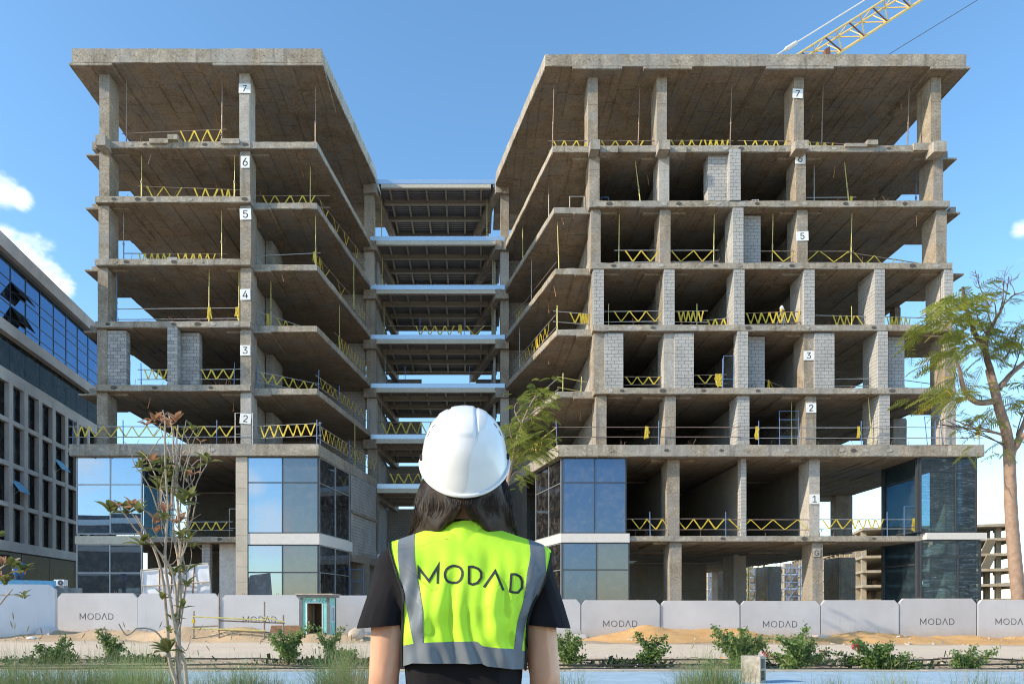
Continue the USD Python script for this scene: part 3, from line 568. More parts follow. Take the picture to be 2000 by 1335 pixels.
for k in range(34):
    W = ar.choice('LR'); n = ar.randint(3, 8); z = (LR if W == 'L' else RR)[0] if n == 8 else (LZ if W == 'L' else RZ)[n] - TH[n]; x = ar.uniform(*((-21.5, -10) if W == 'L' else (5, 27))); y = ar.uniform(42.6, 47)
    if sg.Polygon((left_poly if W == 'L' else right_poly)[n]).contains(sg.Point(x, y)): hr_.ribbon([x, y, z + .01], [x + ar.uniform(-.2, .2), y, z - ar.uniform(.3, .8)], .045, np.array([1.0, 0, 0]))
put('hanging_strips', hr_, MAT['rag'], bld, kind='stuff')
put('block_courses', LOOSE, MAT['block'], bld, kind='stuff')
# ---------------------------------------------------------------- ground, track, path, sand bank
def ground_h(x, y):
    x, y = np.asarray(x, float), np.asarray(y, float)
    t = np.clip((y - 21) / 8, 0, 1); t = t * t * (3 - 2 * t)
    p = np.stack([x * .9, y * .9, 0 * x], -1); q = np.clip((y - 15.2) / 1.5, 0, 1)
    rut = sum(np.exp(-((y - c - .25 * np.sin(x * .13 + c)) / .16) ** 2) for c in (20.6, 22.2, 23.6, 25.1))
    return -.006 * x * t - .03 - .045 * rut * (.6 + .4 * np.sin(x * 9)) + q * (.10 * (meshkit.fbm(p, 4, 3) - .5) + .03 * (meshkit.noise(p * 5, 5) - .5))
def sheet(name, xs, ys, zf, m, label, kind='structure'):
    X, Y = np.meshgrid(xs, ys, indexing='ij'); Z = zf(X, Y); k = len(ys)
    i, j = np.meshgrid(np.arange(len(xs) - 1), np.arange(k - 1), indexing='ij'); i, j = i.ravel(), j.ravel()
    f = np.stack([i * k + j, (i + 1) * k + j, (i + 1) * k + j + 1, i * k + j + 1], 1); f = np.vstack([f[:, [0, 1, 2]], f[:, [0, 2, 3]]])
    return put(name, (np.stack([X, Y, Z], -1).reshape(-1, 3), f), MAT[m], None, True, label, None, None, kind)
def ground_mat(name, stops, scale=.35, fine=9.0, bump=.6, track=False):
    n = {'g': ('geometry', {}), 'n1': ('noise_texture', {'scale': scale, 'detail': 8.0, 'roughness': .62, 'distortion': .5}), 'n2': ('noise_texture', {'scale': fine, 'detail': 8.0, 'roughness': .75}),
         'n3': ('voronoi_texture', {'scale': 7.0, 'randomness': 1.0}), 'a': ('math', {'math_type': 'multiply_add', 'value2': .4}), 'h': ('math', {'math_type': 'multiply', 'value2': .6}),
         'r': ('rgb_ramp', {'ramp': stops}), 'b': ('bump', {'strength': bump, 'distance': .05}), 'pb': ('map_range', {'from_min': .05, 'from_max': .16, 'to_min': .35, 'to_max': 0.0, 'clamp': True}),
         'px': ('mix_color', {'b': (.30, .25, .20)}), 'p': ('principled_bsdf', {'roughness': .95, 'specular_ior_level': .15})}
    l = [('g.position', 'n1.vector'), ('g.position', 'n2.vector'), ('g.position', 'n3.vector'), ('n2.fac', 'a.value1'), ('n1.fac', 'h.value1'), ('h.value', 'a.value3'), ('a.value', 'r.fac'), ('n3.distance', 'pb.value'), ('pb.result', 'px.fac'),
         ('n2.fac', 'b.height'), ('b.normal', 'p.normal'), ('r.color', 'px.a')]
    if track:
        n |= {'sx': ('separate_xyz', {}), 'wob': ('math', {'math_type': 'multiply_add', 'value2': 3.0, }), 'm1': ('map_range', {'range_type': 'smoothstep', 'from_min': 19.4, 'from_max': 20.6, 'to_min': 0.0, 'to_max': 1.0, 'clamp': True}),
              'm2': ('map_range', {'range_type': 'smoothstep', 'from_min': 27.0, 'from_max': 28.5, 'to_min': 1.0, 'to_max': 0.0, 'clamp': True}), 'mm': ('math', {'math_type': 'multiply'}), 'tr': ('mix_color', {'b': (.66, .555, .44)}), 'mf': ('math', {'math_type': 'multiply', 'value2': .8})}
        l += [('g.position', 'sx.vector'), ('n1.fac', 'wob.value1'), ('sx.y', 'wob.value3'), ('wob.value', 'm1.value'), ('wob.value', 'm2.value'), ('m1.result', 'mm.value1'), ('m2.result', 'mm.value2'), ('mm.value', 'mf.value1'), ('mf.value', 'tr.fac'), ('px.result', 'tr.a'), ('tr.result', 'p.base_color')]
    else: l += [('px.result', 'p.base_color')]
    return mat(name, n, l)
ground_mat('dirt', [(.3, (.30, .215, .14)), (.5, (.45, .345, .24)), (.7, (.60, .48, .35))], track=True)
ground_mat('sand_orange', [(.3, (.48, .265, .105)), (.5, (.58, .34, .145)), (.7, (.66, .43, .215))], .6, 14.0, .8)
ground_mat('sand_pale', [(.3, (.40, .275, .165)), (.5, (.55, .395, .25)), (.7, (.66, .50, .34))], .6, 12.0, .8)
ground_mat('far_ground', [(.3, (.28, .225, .165)), (.7, (.40, .335, .25))], .02, 1.0, .2)
ground_mat('soil', [(.3, (.13, .10, .07)), (.7, (.27, .21, .15))], .8, 12.0, .8)
plain('path_blue', (.32, .43, .52), .8, 0, .13, 2.5, .15)
plain('kerb', (.42, .37, .30), .85, 0, .15, 5, .3)
sheet('ground', np.arange(-46, 46.1, .33), np.arange(8.5, 46.1, .24), ground_h, 'dirt', 'bare sandy ground with a dirt track in front of the white barrier')
o = MB()
for x0, x1, y0, y1 in ((-3000, 3000, 45.5, 4000), (-3000, -45, -2500, 45.5), (45, 3000, -2500, 45.5), (-45, 45, -2500, 4.0)): o.add([[x0, y0, -.34], [x1, y0, -.34], [x1, y1, -.34], [x0, y1, -.34]], [[0, 1, 2, 3]])
put('far_ground', o, MAT['far_ground'], None, False, 'flat sandy land reaching to the horizon', None, None, 'structure')
sheet('planting_bed', np.arange(-46, 46.1, .5), np.arange(-6, 9.61, .3), lambda x, y: .02 + .04 * meshkit.fbm(np.stack([x, y, 0 * x], -1) * 1.3, 3, 9), 'soil', 'dark soil bed with tufts of grass in the foreground')
put('path', MB().box(-46, 46, 9.6, 14.15, -.2, .03), MAT['path_blue'], None, False, 'light blue painted path crossing the foreground', None, None, 'structure')
kb = UsdGeom.Xform.Define(stage, path_for('kerb', None)).GetPrim(); tag(kb, 'pale kerb stones along the far edge of the blue path', None, None, 'structure')
for k in range(64):
    x = -32 + k; j = nrg.uniform(-.012, .012); put('kerb_stone', MB().box(x + .008, x + .992, 14.15 + j, 14.4 + j, -.2, .055 + nrg.uniform(-.008, .01)), MAT['kerb'], kb)
def bank_h(x, y):
    p = np.stack([x * .55, y * .8, 0 * x], -1); e = np.exp(-((y - 29.6) / 1.7) ** 2)
    prof = np.interp(x, [4, 5.2, 7.3, 9.5, 11, 12.5, 14.2, 16, 17.5, 19, 21, 24, 30, 46], [0, .18, .62, .50, .50, .40, .22, .46, .34, .22, .42, .40, .44, .4])
    return ground_h(x, y) - .12 + e * (prof + .42 * (meshkit.fbm(p, 4, 11) - .42)) + .05 * (meshkit.fbm(p * 6, 3, 4) - .5) * e
sheet('sand_bank', np.arange(3.6, 46, .16), np.arange(24.5, 33.5, .16), bank_h, 'sand_orange', 'bank of orange sand heaped along the right half of the barrier')
def bank2(x, y):
    p = np.stack([x * .8, y * .8, 0 * x], -1); e = np.exp(-((y - 29.0) / 1.5) ** 2); z = ground_h(x, y) - .14
    for cx, cy, r, h in ((-11.3, 27.6, 1.2, .5), (-8.7, 27.6, 1.3, .52), (-9.9, 28.6, 1.6, .3), (-17.0, 28.6, 2.6, .32), (-21, 28.4, 2.2, .3), (-13.8, 28.6, 1.4, .28), (-6.0, 27.2, 1.2, .35), (-4, 28.3, 1.8, .26)): z = z + h * np.exp(-(((x - cx) / r) ** 2 + ((y - cy) / (r * .62)) ** 2))
    return z + e * .30 * (meshkit.fbm(p * 1.6, 4, 21) - .42) + e * .14
sheet('sand_bank', np.arange(-30, 3.0, .16), np.arange(24.5, 33.0, .16), bank2, 'sand_pale', 'low heaps of pale sand and rubble along the left half of the barrier')
deb = MB()
for k in range(1500):
    x, y = nrg.uniform(-26, 32), nrg.choice([nrg.uniform(14.6, 19.5), nrg.uniform(26.5, 30)], p=[.6, .4]); s = nrg.uniform(.015, .05) * (2 if nrg.random() < .06 else 1)
    z = float(max(ground_h(x, y), bank_h(x, y) if x > 3.6 else bank2(x, y))) if y > 24.5 else float(ground_h(x, y)); a = trimesh.creation.icosphere(0, s); a.vertices *= nrg.uniform(.5, 1.3, 3); a.apply_transform(trimesh.transformations.random_rotation_matrix(nrg.random(3))); a.apply_translation([x, y, z + s * .2]); deb.mesh(a)
put('rubble', deb, MAT['rubble_stone'], None, False, 'scattered stones and crumbs of rubble on the sandy ground', None, None, 'stuff')
lit = MB()
for k in range(260):
    x, y = nrg.uniform(-22, 26), nrg.uniform(14.7, 18.6); a = nrg.uniform(0, 6.28); ln = nrg.uniform(.1, .5); z = float(ground_h(x, y)) + .02
    lit.tube([[x, y, z], [x + ln * math.cos(a) * .5, y + ln * math.sin(a) * .3, z + nrg.uniform(0, .04)], [x + ln * math.cos(a), y + ln * math.sin(a) * .6, z]], .008, 4)
plain('twig', (.22, .16, .10), .8, 0, .3)
tm = [MB() for _ in range(3)]
for k in range(70):
    x = nrg.uniform(-22, 27); y = nrg.choice([nrg.uniform(14.7, 19.5), nrg.uniform(26, 28.8)]); z = float(max(ground_h(x, y), bank_h(x, y) if x > 3.6 else bank2(x, y))) if y > 24.5 else float(ground_h(x, y)); a = nrg.normal(0, .07, 3) * [1, 1, .3]; b = nrg.normal(0, .06, 3) * [1, 1, .4]; c = np.array([x, y, z + .03]); tm[k % 3].add([c, c + a, c + a + b + [0, 0, .03], c + b], [[0, 1, 2, 3]])
for m_, lab in zip(range(3), ('white scraps of paper and plastic scattered on the sand', 'brown cardboard scraps scattered on the sand', 'blue plastic scraps scattered on the sand')): put('litter', tm[m_], MAT[('white_sheet', 'rag', 'blue_cabin')[m_]], None, False, lab, None, None, 'stuff')
put('twig_litter', lit, MAT['twig'], None, False, 'dry twigs littering the strip behind the blue path', None, None, 'stuff')
for k, (y, lab) in enumerate(((14.75, 'black irrigation hose lying nearest the blue path'), (15.7, 'black irrigation hose lying along the middle of the planting strip'), (17.3, 'black irrigation hose lying farthest from the blue path'))):
    xs = np.linspace(-24, 30, 70); ys = y + .22 * (meshkit.noise(np.stack([xs * .35, 0 * xs + k * 7, 0 * xs], -1), 2) - .5) * 3
    put('irrigation_hose', MB().tube(np.stack([xs, ys, ground_h(xs, ys) + .035 + .05 * meshkit.noise(np.stack([xs * .8, 0 * xs, 0 * xs + k], -1), 6)], 1), .022, 6), MAT['hose'], None, True, lab, 'hose', 'irrigation hoses on the planting strip')

# ---------------------------------------------------------------- lettering of the barrier and the vest: thin strokes
def word_shape(height, stroke):
    """MODAD in thin even strokes, the A without a bar; reading +x, baseline y = 0"""
    h, s, x, out = 1.0, stroke / height, 0.0, []
    def ln(*p): out.append(sg.LineString([(x + a, b) for a, b in p]).buffer(s / 2, cap_style='flat', join_style='mitre'))
    ln((0, 0), (0, .96), (.44, .22), (.88, .96), (.88, 0)); x += 1.26
    out.append(sg.Point(x + .46, .5).buffer(.5, 32).difference(sg.Point(x + .46, .5).buffer(.5 - s, 32))); x += 1.28
    def dee():
        arc = [(.34 + .46 * math.sin(t), .5 + .5 * math.cos(t)) for t in np.linspace(0, math.pi, 20)]; o = sg.Polygon([(0, 0), (0, 1)] + arc); i = o.buffer(-s, join_style='mitre')
        out.append(sa.translate(o.difference(i), x, 0))
    dee(); x += 1.02; ln((0, 0), (.4, 1.0), (.8, 0)); x += 1.08; dee(); x += .8
    return sa.scale(shapely.union_all(out), height, height, origin=(0, 0)), x * height
# ---------------------------------------------------------------- white precast barrier
def barrier(px0, px1, pt, pb, Y, label, text=None, Yl=None):
    x0, x1 = PX(px0, Y) + .012, PX(px1, Y) - .012; zt, zb = PZ(pt, Y), PZ(pb, Y) - .12; c = .2
    if Yl is None: Yl = Y + rng.uniform(-.07, .07)
    b = thing('barrier_panel', label, 'barrier', ((x0 + x1) / 2, Y, zb), 'white precast barrier panels')
    out = sg.Polygon([(x0, zb), (x1, zb), (x1, zt - c), (x1 - c * .9, zt), (x0 + c * .9, zt), (x0, zt - c)]).buffer(-.012).buffer(.012, 3).segmentize(.7)
    m = trimesh.creation.extrude_polygon(out, .15, engine='earcut'); v = m.vertices.copy(); sk = 0 if Yl is None else (Yl - Y) / (x1 - x0)
    m.vertices = np.stack([v[:, 0], Y + (v[:, 2]) + (x1 - v[:, 0]) * sk, v[:, 1]], 1); m.invert(); put('panel', m, MAT['fence_paint'], b, 20)
    for q in (.28, .72):
        xx = x0 + (x1 - x0) * q; t = np.linspace(0, math.pi, 7); yy = Y + .07 + (x1 - xx) * sk
        put('lifting_eye', MB().tube(np.stack([xx + .05 * np.cos(t), 0 * t + yy, zt + .09 * np.sin(t) - .005], 1), .009, 5), MAT['rusty'], b)
    if text:
        sh, w = word_shape(.262, .022); cx, cz = PX(text[0], Y), PZ(text[1], Y)
        mm = MB()
        for g in getattr(sh, 'geoms', [sh]):
            e = trimesh.creation.extrude_polygon(g, .004, engine='earcut'); v = e.vertices; e.vertices = np.stack([v[:, 0] + cx - w / 2, Y - .003 - v[:, 2] * .5 + (x1 - v[:, 0] - cx + w / 2) * sk, v[:, 1] + cz - .13], 1); e.invert(); mm.mesh(e)
        put('lettering', mm, MAT['ink'], b)
YB0 = 30.4
barrier(-60, 108, 1141, 1247, 28.2, 'taller barrier panel at the left edge, angled towards the camera, without lettering', None, 26.6)
barrier(110, 268, 1157.5, 1240, YB0, 'lettered barrier panel directly left of the leafy sapling', (188, 1203))
barrier(269, 428, 1158, 1240, YB0, 'plain barrier panel standing behind the stems of the leafy sapling')
barrier(430, 585, 1161, 1243, YB0, 'lettered barrier panel behind the tube railing, left of the turquoise cabin', (507, 1209))
barrier(587, 741, 1162, 1245, YB0, 'plain barrier panel directly behind the turquoise cabin')
barrier(742, 979, 1165, 1248, YB0, 'barrier panel hidden behind the back of the person in the vest')
barrier(980, 1134, 1169.5, 1251, YB0, 'plain barrier panel emerging just right of the person in the vest')
barrier(1135, 1289, 1171, 1255, YB0, 'first lettered barrier panel right of the person in the vest', (1211.5, 1217))
barrier(1290, 1445, 1172, 1256, YB0, 'plain barrier panel between the first and second lettered panels right of the person')
barrier(1446, 1602, 1172.5, 1258, YB0, 'lettered barrier panel behind the hollow concrete block', (1524, 1218))
barrier(1603, 1756, 1171, 1258, YB0, 'plain barrier panel below the column marked G')
barrier(1757, 1907, 1168, 1254, YB0, 'lettered barrier panel below the glazed box at the right end', (1831, 1213))
barrier(1909, 2065, 1170.5, 1256, YB0, 'lettered barrier panel at the right edge, at the foot of the tree', (1977, 1213))
def footing(px, py0, py1, w, lab, Y=29.9, m='fence_paint'):
    x, z0, z1 = PX(px, Y), PZ(py1, Y) - .15, PZ(py0, Y); w *= Y / F; a = .12
    man = m3.Manifold.hull_points([[x - w / 2, Y - .45, z0], [x + w / 2, Y - .45, z0], [x + w / 2, Y + .4, z0], [x - w / 2, Y + .4, z0], [x - w / 2 + a, Y - .2, z1], [x + w / 2 - a * 1.3, Y - .2, z1], [x + w / 2 - a, Y + .35, z1], [x - w / 2 + a, Y + .35, z1]])
    put('footing_block', man, MAT[m], None, False, lab, 'concrete block', 'footing blocks of the barrier')
footing(92, 1225, 1245, 34, 'grey footing block at the right foot of the angled left barrier panel', 28.0)
footing(262, 1228, 1240, 26, 'low footing block behind the shrub nearest the leafy sapling')
footing(1133, 1238, 1258, 32, 'footing block nearest the right side of the person')
footing(1292, 1236, 1254, 36, 'footing block on the sand below the first joint right of lettered panel')
footing(1607, 1239, 1257, 36, 'footing block below the plain panel under the column marked G')
footing(1757, 1239, 1252, 36, 'footing block at the left foot of the panel below the glazed box')
footing(1911, 1245, 1256, 36, 'footing block nearest the right edge, half buried in sand')

# ---------------------------------------------------------------- finished office block at the left
off = thing('office_building', 'dark glass office block with a grid of stone frames and open awning windows at left', 'building', (-30, 45, 0))
OB = np.array([-28.3 - .116 * (-43.0), 0.0])          # facade line X = OB0 - .116 * Y ; runs away from the camera
OD = np.array([-.116, 1.0, 0]) / math.hypot(.116, 1); ON = np.array([OD[1], -OD[0], 0])   # ON points to the court (right)
def OX(Y, d=0.0, z=0.0): return np.array([OB[0] - .116 * Y, Y, z]) + ON * d
def oslab(name, Y0, Y1, z0, z1, d0, d1, m, parent=None, **kw):
    a = OX(Y0, d0, z0); ln = (Y1 - Y0) * math.hypot(.116, 1)
    return put(name, MB().obox(a, ON * (d1 - d0), OD * ln, [0, 0, z1 - z0]), MAT[m], parent or off, **kw)
OY0, OY1 = 38.2, 60.3
zz = lambda r: r + H
oslab('body', OY0, OY1, 0, zz(21.2), -14, -.30, 'dark_void')
oslab('cornice', OY0 - .4, OY1 + .4, zz(21.35), zz(22.2), -.3, .45, 'office_stone'); oslab('cornice', OY0 - .4, OY1 + .4, zz(22.2), zz(22.5), -14, .1, 'office_stone'); oslab('cornice', OY0, OY1, zz(21.15), zz(21.35), -.3, .1, 'mullion')
oslab('ledge', OY0 - .3, OY1 + .3, zz(16.5), zz(17.2), -.3, .40, 'office_stone'); oslab('ledge', OY0, OY1 + .2, zz(3.45), zz(4.06), -.3, .10, 'office_stone'); oslab('ledge', OY0, OY1 + .2, zz(14.05), zz(14.55), -.3, .02, 'office_stone')
oy = [44.25 - 1.93 * k for k in range(3, 0, -1)] + [44.25, 46.1, 48.0, 49.95, 51.9, 53.8, 55.7, 57.6, 59.6]
rows = [17.2, 17.8, 18.6, 19.5, 20.1, 21.15]
for i in range(len(oy) - 1):
    a, b = oy[i], oy[i + 1]
    for j in range(5):
        z0, z1 = zz(rows[j]), zz(rows[j + 1])
        if (abs(a - 44.25) < .1 and j in (3, 1)): oslab('open_window', a + .05, b - .05, z0, z1, -.22, -.2, 'dark_void'); 
        if (abs(a - 44.25) < .1 and j in (3, 1)):
            p = OX(a + .05, .02, z1); q = OD * (b - a - .1); dn = ON * .62 + np.array([0, 0, -(z1 - z0) * .95 - .25]); t = np.cross(OD, dn); t /= np.linalg.norm(t)
            put('awning_sash', MB().obox(p, q, dn, t * .04), MAT['glass_black'], off); put('sash_stay', MB().tube([OX(a + .1, -.2, z0 + .1), p + dn], .02), MAT['mullion'], off); continue
        pa = oslab('glass_pane', a + .03, b - .03, z0 + .03, z1 - .03, -.03 - .004 * nrg.random(), .0 + .004 * nrg.random(), 'glass_office')
    oslab('mullion', a - .03, a + .03, zz(17.2), zz(21.15), -.06, .035, 'mullion')
for z in rows[1:-1]: oslab('transom', OY0, OY1, zz(z) - .025, zz(z) + .025, -.06, .025, 'mullion')
for i in range(len(oy) - 1): oslab('glass_pane', oy[i] + .02, oy[i + 1] - .02, zz(14.56), zz(16.5), -.06, -.03 + .012 * nrg.random(), 'glass_office_dark')
wz = [4.06, 6.45, 8.95, 11.6, 14.06]
for i in range(len(oy) - 1):
    a, b = oy[i], oy[i + 1]
    oslab('pillar', a - .24, a + .24, zz(4.06), zz(14.05), -.3, .06, 'office_stone')
    for j in range(4):
        w = oslab('window', a + .245, b - .245, zz(wz[j]) + .01, zz(wz[j + 1]) - .30, -.26, -.22, 'glass_window')
        oslab('lintel', a + .245, b - .245, zz(wz[j + 1]) - .29, zz(wz[j + 1]) - .005, -.3, .045, 'office_stone')
        oslab('window_frame', a + .245, a + .32, zz(wz[j]) + .01, zz(wz[j + 1]) - .30, -.215, -.1, 'mullion', w)
        if (abs(a - 44.25) < .1 and j == 1) or (abs(a - 49.95) < .1 and j == 2):
            p = OX(a + .3, -.1, zz(wz[j]) + 1.5); dn = ON * .55 + np.array([0, 0, -.75]); q = OD * (b - a - .6); t = np.cross(OD, dn); t /= np.linalg.norm(t)
            put('awning_sash', MB().obox(p, q, dn, t * .03), MAT['blue_cabin'], off); put('sash_stay', MB().tube([p + dn * .9, OX(a + .4, -.2, zz(wz[j]) + .4)], .015), MAT['pipe_grey'], off)
oslab('ground_floor_glass', OY0, OY1, 0, zz(3.45), -.28, -.2, 'glass_window')
for y in oy[::2]: oslab('mullion', y - .03, y + .03, 0, zz(3.45), -.2, -.17, 'mullion')

# banded block across the street behind the photographer: shows only as a reflection in the glazing
bb = thing('banded_building', 'long dark office block with pale bands across the street, behind on the right', 'building', (70, -34, 0))
put('body', MB().box(44, 112, -60, -34, 0, 30), MAT['glass_black'], bb)
for k in range(24): put('floor_band', MB().box(43.6, 112.4, -34.5, -33.8, 1.2 + k * 1.2, 1.36 + k * 1.2), MAT['spandrel'], bb)
b2 = thing('banded_building', 'lower dark block with pale floor bands across the street, behind on the left', 'building', (-74, -34, 0))
put('body', MB().box(-100, -53, -60, -34, 0, 16.5), MAT['glass_black'], b2)
for k in range(4): put('floor_band', MB().box(-100.4, -52.6, -34.5, -33.2, 2.2 + k * 4.2, 3.1 + k * 4.2), MAT['spandrel'], b2)

# ---------------------------------------------------------------- turquoise guard cabin
gc = thing('guard_cabin', 'small turquoise guard cabin with an open brown doorway and a window on its side', 'cabin', (-6.1, 28.2, 0))
cy = 27.9; X0, X1 = PX(589, cy), PX(641, cy); zb, zt = PZ(1247, cy) - .1, PZ(1166, cy); yb = cy + 1.35
def gb(n, x0, x1, y0, y1, z0, z1, m, parent=gc): return put(n, MB().box(x0, x1, y0, y1, z0, z1), MAT[m], parent)
for x in (X0, X1):
    for y in (cy, yb): gb('corner_post', x - .05, x + .05, y - .05, y + .05, zb, zt, 'grey_post')
gb('roof', X0 - .16, X1 + .16, cy - .16, yb + .16, zt + .01, zt + .1, 'grey_post'); gb('roof_trim', X0 - .2, X1 + .2, cy - .2, yb + .2, zt + .1, zt + .15, 'rubble_stone')
d0, d1, dt = PX(600, cy), PX(629, cy), PZ(1177, cy)
fw = gb('front_wall', X0 + .05, d0 - .03, cy - .02, cy + .03, zb, zt, 'teal'); gb('front_wall', d1 + .03, X1 - .05, cy - .02, cy + .03, zb, zt, 'teal'); gb('front_wall', d0 - .03, d1 + .03, cy - .02, cy + .03, dt + .03, zt, 'teal')
for k in range(8):
    if k in (3, 4): continue
    x = X0 + .1 + k * .115; put('slot', MB().obox([x, cy - .026, zt - .18], [.02, 0, 0], [0, .008, 0], [.08, 0, .13]), MAT['grey_post'], gc)
gb('door_frame', d0 - .03, d0, cy - .035, cy + .05, zb, dt, 'white_sheet'); gb('door_frame', d1, d1 + .03, cy - .035, cy + .05, zb, dt, 'white_sheet'); gb('door_frame', d0, d1, cy - .035, cy + .05, dt, dt + .03, 'white_sheet')
put('emblem', trimesh.creation.cylinder(.055, .02, 24, transform=trimesh.transformations.rotation_matrix(math.pi / 2, [1, 0, 0]) ).apply_translation([(X0 + X1) / 2, cy - .03, zt - .09]), MAT['white_sheet'], gc)
gb('back_wall', X0 + .05, X1 - .05, yb - .03, yb + .02, zb, zt, 'wood'); gb('side_wall', X0 - .02, X0 + .03, cy + .05, yb - .05, zb, zt, 'teal'); gb('cabin_floor', X0, X1, cy, yb, zb - .02, zb + .12, 'wood')
wz0, wz1 = PZ(1214, cy), PZ(1184, cy)
for y0, y1, z0, z1 in ((cy + .05, cy + .35, zb, zt), (yb - .35, yb - .05, zb, zt), (cy + .35, yb - .35, zb, wz0), (cy + .35, yb - .35, wz1, zt)): gb('side_wall', X1 - .03, X1 + .02, y0, y1, z0, z1, 'teal')
wf = MB()
for y in (cy + .35, (cy + yb) / 2, yb - .35): wf.box(X1 - .02, X1 + .05, y - .03, y + .03, wz0, wz1)
for z in (wz0, wz1): wf.box(X1 - .02, X1 + .05, cy + .38, yb - .38, z - .03, z + .03)
w_ = put('window_frame', wf, MAT['white_sheet'], gc); put('pane', MB().box(X1 - .01, X1 + .0, cy + .38, yb - .38, wz0 + .03, wz1 - .03), MAT['glass_tint'], w_)
put('door', MB().obox([d0 + .03, cy + .05, zb + .14], [.10, .62, 0], [-.03, .01, 0], [0, 0, dt - zb - .2]), MAT['wood'], gc)
gb('plank', d0 + .17, d0 + .21, cy + .3, cy + .34, zb + .12, dt - .02, 'mortar')

# ---------------------------------------------------------------- tube railing in front of the barrier
tr = thing('tube_railing', 'brown scaffold tube railing standing on sand heaps left of the cabin', 'railing', (-9.4, 27.0, 0))
Yt = 27.0
for px, a, b in ((378, 1192, 1256), (427.5, 1158, 1254), (516, 1174, 1260), (553, 1200, 1232)): put('post', MB().tube([P(px, b + 6, Yt), P(px + .6, a, Yt)], .03, 8), MAT['pipe'], tr)
for a, b, dy in (((375, 1203), (520, 1210), -.05), ((427, 1211), (556, 1216), .05), ((515, 1204), (556, 1214), -.05), ((375, 1224), (430, 1221), .05), ((375, 1226), (518, 1231), -.05), ((427, 1229), (556, 1236), .05)):
    put('rail', MB().tube([P(*a, Yt + dy), P(*b, Yt + dy)], .026, 8), MAT['pole_yellow'] if dy < 0 else MAT['pipe'], tr)
put('clamp', MB().box(PX(376, Yt), PX(380, Yt), Yt - .06, Yt + .06, PZ(1216, Yt), PZ(1208, Yt)), MAT['tape'], tr)
bd = thing('brown_board', 'dark brown board leaning on the barrier behind the tube railing', 'board', (PX(560, 29), 29, 0)); put('board', MB().obox(P(523, 1250, 28.6), [PX(595, 29) - PX(535, 29), 0, 0], [0, .05, .01], [0, .5, PZ(1222, 29) - PZ(1250, 29)]), MAT['wood'], bd); put('rib', MB().obox(P(530, 1248, 28.5), [.08, 0, 0], [0, .04, 0], [0, .4, .5]), MAT['rusty'], bd)
sl = thing('leaning_slab', 'small grey slab leaning against the barrier beside the tube railing', 'slab', (PX(434, 28), 28, 0)); put('slab', MB().obox(P(429, 1254, 28.2), [.25, 0, 0], [0, .08, 0], [0.04, .35, .42]), MAT['concrete_pale'], sl); put('prop_stone', MB().obox(P(440, 1256, 28.2), [.2, 0, 0], [0, .2, 0], [.02, 0, .13]), MAT['rubble_stone'], sl)

# framed white sheets behind the barrier
def framed_sheet(pts, Y, label, cols, rws):
    pts = [P(*p, Y) for p in pts]; f = thing('sheet_panel', label, 'panel', pts[0] * [1, 1, 0], None)
    a, b, c, d = pts; g = lambda u, v: a * (1 - u) * (1 - v) + b * u * (1 - v) + c * u * v + d * (1 - u) * v
    n = 14; U, V = np.meshgrid(np.linspace(0, 1, n), np.linspace(0, 1, n), indexing='ij'); G = np.array([[g(u, v) for v in np.linspace(0, 1, n)] for u in np.linspace(0, 1, n)]); G[..., 1] += .05 * np.sin(9 * U + 7 * V) * np.sin(math.pi * U) * np.sin(math.pi * V)
    i, j = np.meshgrid(np.arange(n - 1), np.arange(n - 1), indexing='ij'); i, j = i.ravel(), j.ravel(); put('sheet', (G.reshape(-1, 3), np.stack([i * n + j, (i + 1) * n + j, (i + 1) * n + j + 1, i * n + j + 1], 1)[:, [0, 1, 2, 0, 2, 3]].reshape(-1, 3)), MAT['tarp'], f, True)
    off_ = np.array([0, -.05, 0])
    for u in cols: put('batten', MB().tube([g(u, 0) + off_, g(u, 1) + off_], .035, 4), MAT['concrete_pale'] if u in (0, 1) else MAT['wood'], f)
    for v in rws: put('batten', MB().tube([g(0, v) + off_ * 1.6, g(1, v) + off_ * 1.6], .035, 4), MAT['concrete_pale'] if v in (0, 1) else MAT['rubble_stone'], f)
framed_sheet([(281, 1175), (352, 1175), (357, 1106), (276, 1113)], 36.0, 'lower framed white sheet leaning behind the barrier left of its twin', (0, .45, .75, 1), (0, .5, 1))
framed_sheet([(345, 1176), (414, 1176), (408, 1099), (358, 1105)], 36.6, 'tilted framed white sheet reaching highest behind the barrier', (0, .45, 1), (0, .52, 1))

# blue roofed site cabin with a worker behind it, air conditioner
bc = thing('site_cabin', 'low site cabin with white walls and blue roof edge at left behind the barrier', 'cabin', (-21.5, 34, 0))
ca, cb = np.array([PX(-60, 33.0), 32.2, 0]), np.array([PX(104, 35.0), 35.0, 0]); cd = cb - ca; cl = np.linalg.norm(cd); cd /= cl; cn = np.array([-cd[1], cd[0], 0])
zr = PZ(1134, 34.5)
put('wall', MB().obox(ca, cd * cl, cn * 2.2, [0, 0, zr - .25]), MAT['white_sheet'], bc); put('roof_edge', MB().obox(ca - cn * .08 - cd * .1 + [0, 0, zr - .25], cd * (cl + .2), cn * 2.4, [0, 0, .28]), MAT['blue_cabin'], bc)
put('corner_post', MB().obox(ca + cd * (cl * .62) - cn * .03, cd * .14, cn * .06, [0, 0, zr - .25]), MAT['blue_cabin'], bc); put('window', MB().obox(ca + cd * (cl * .8) - cn * .02 + [0, 0, zr - .85], cd * .55, cn * .04, [0, 0, .38]), MAT['glass_black'], bc)
ac = thing('air_conditioner', 'white air conditioner unit standing beside the blue roofed site cabin', 'air conditioner', (PX(115, 36), 36, 0))
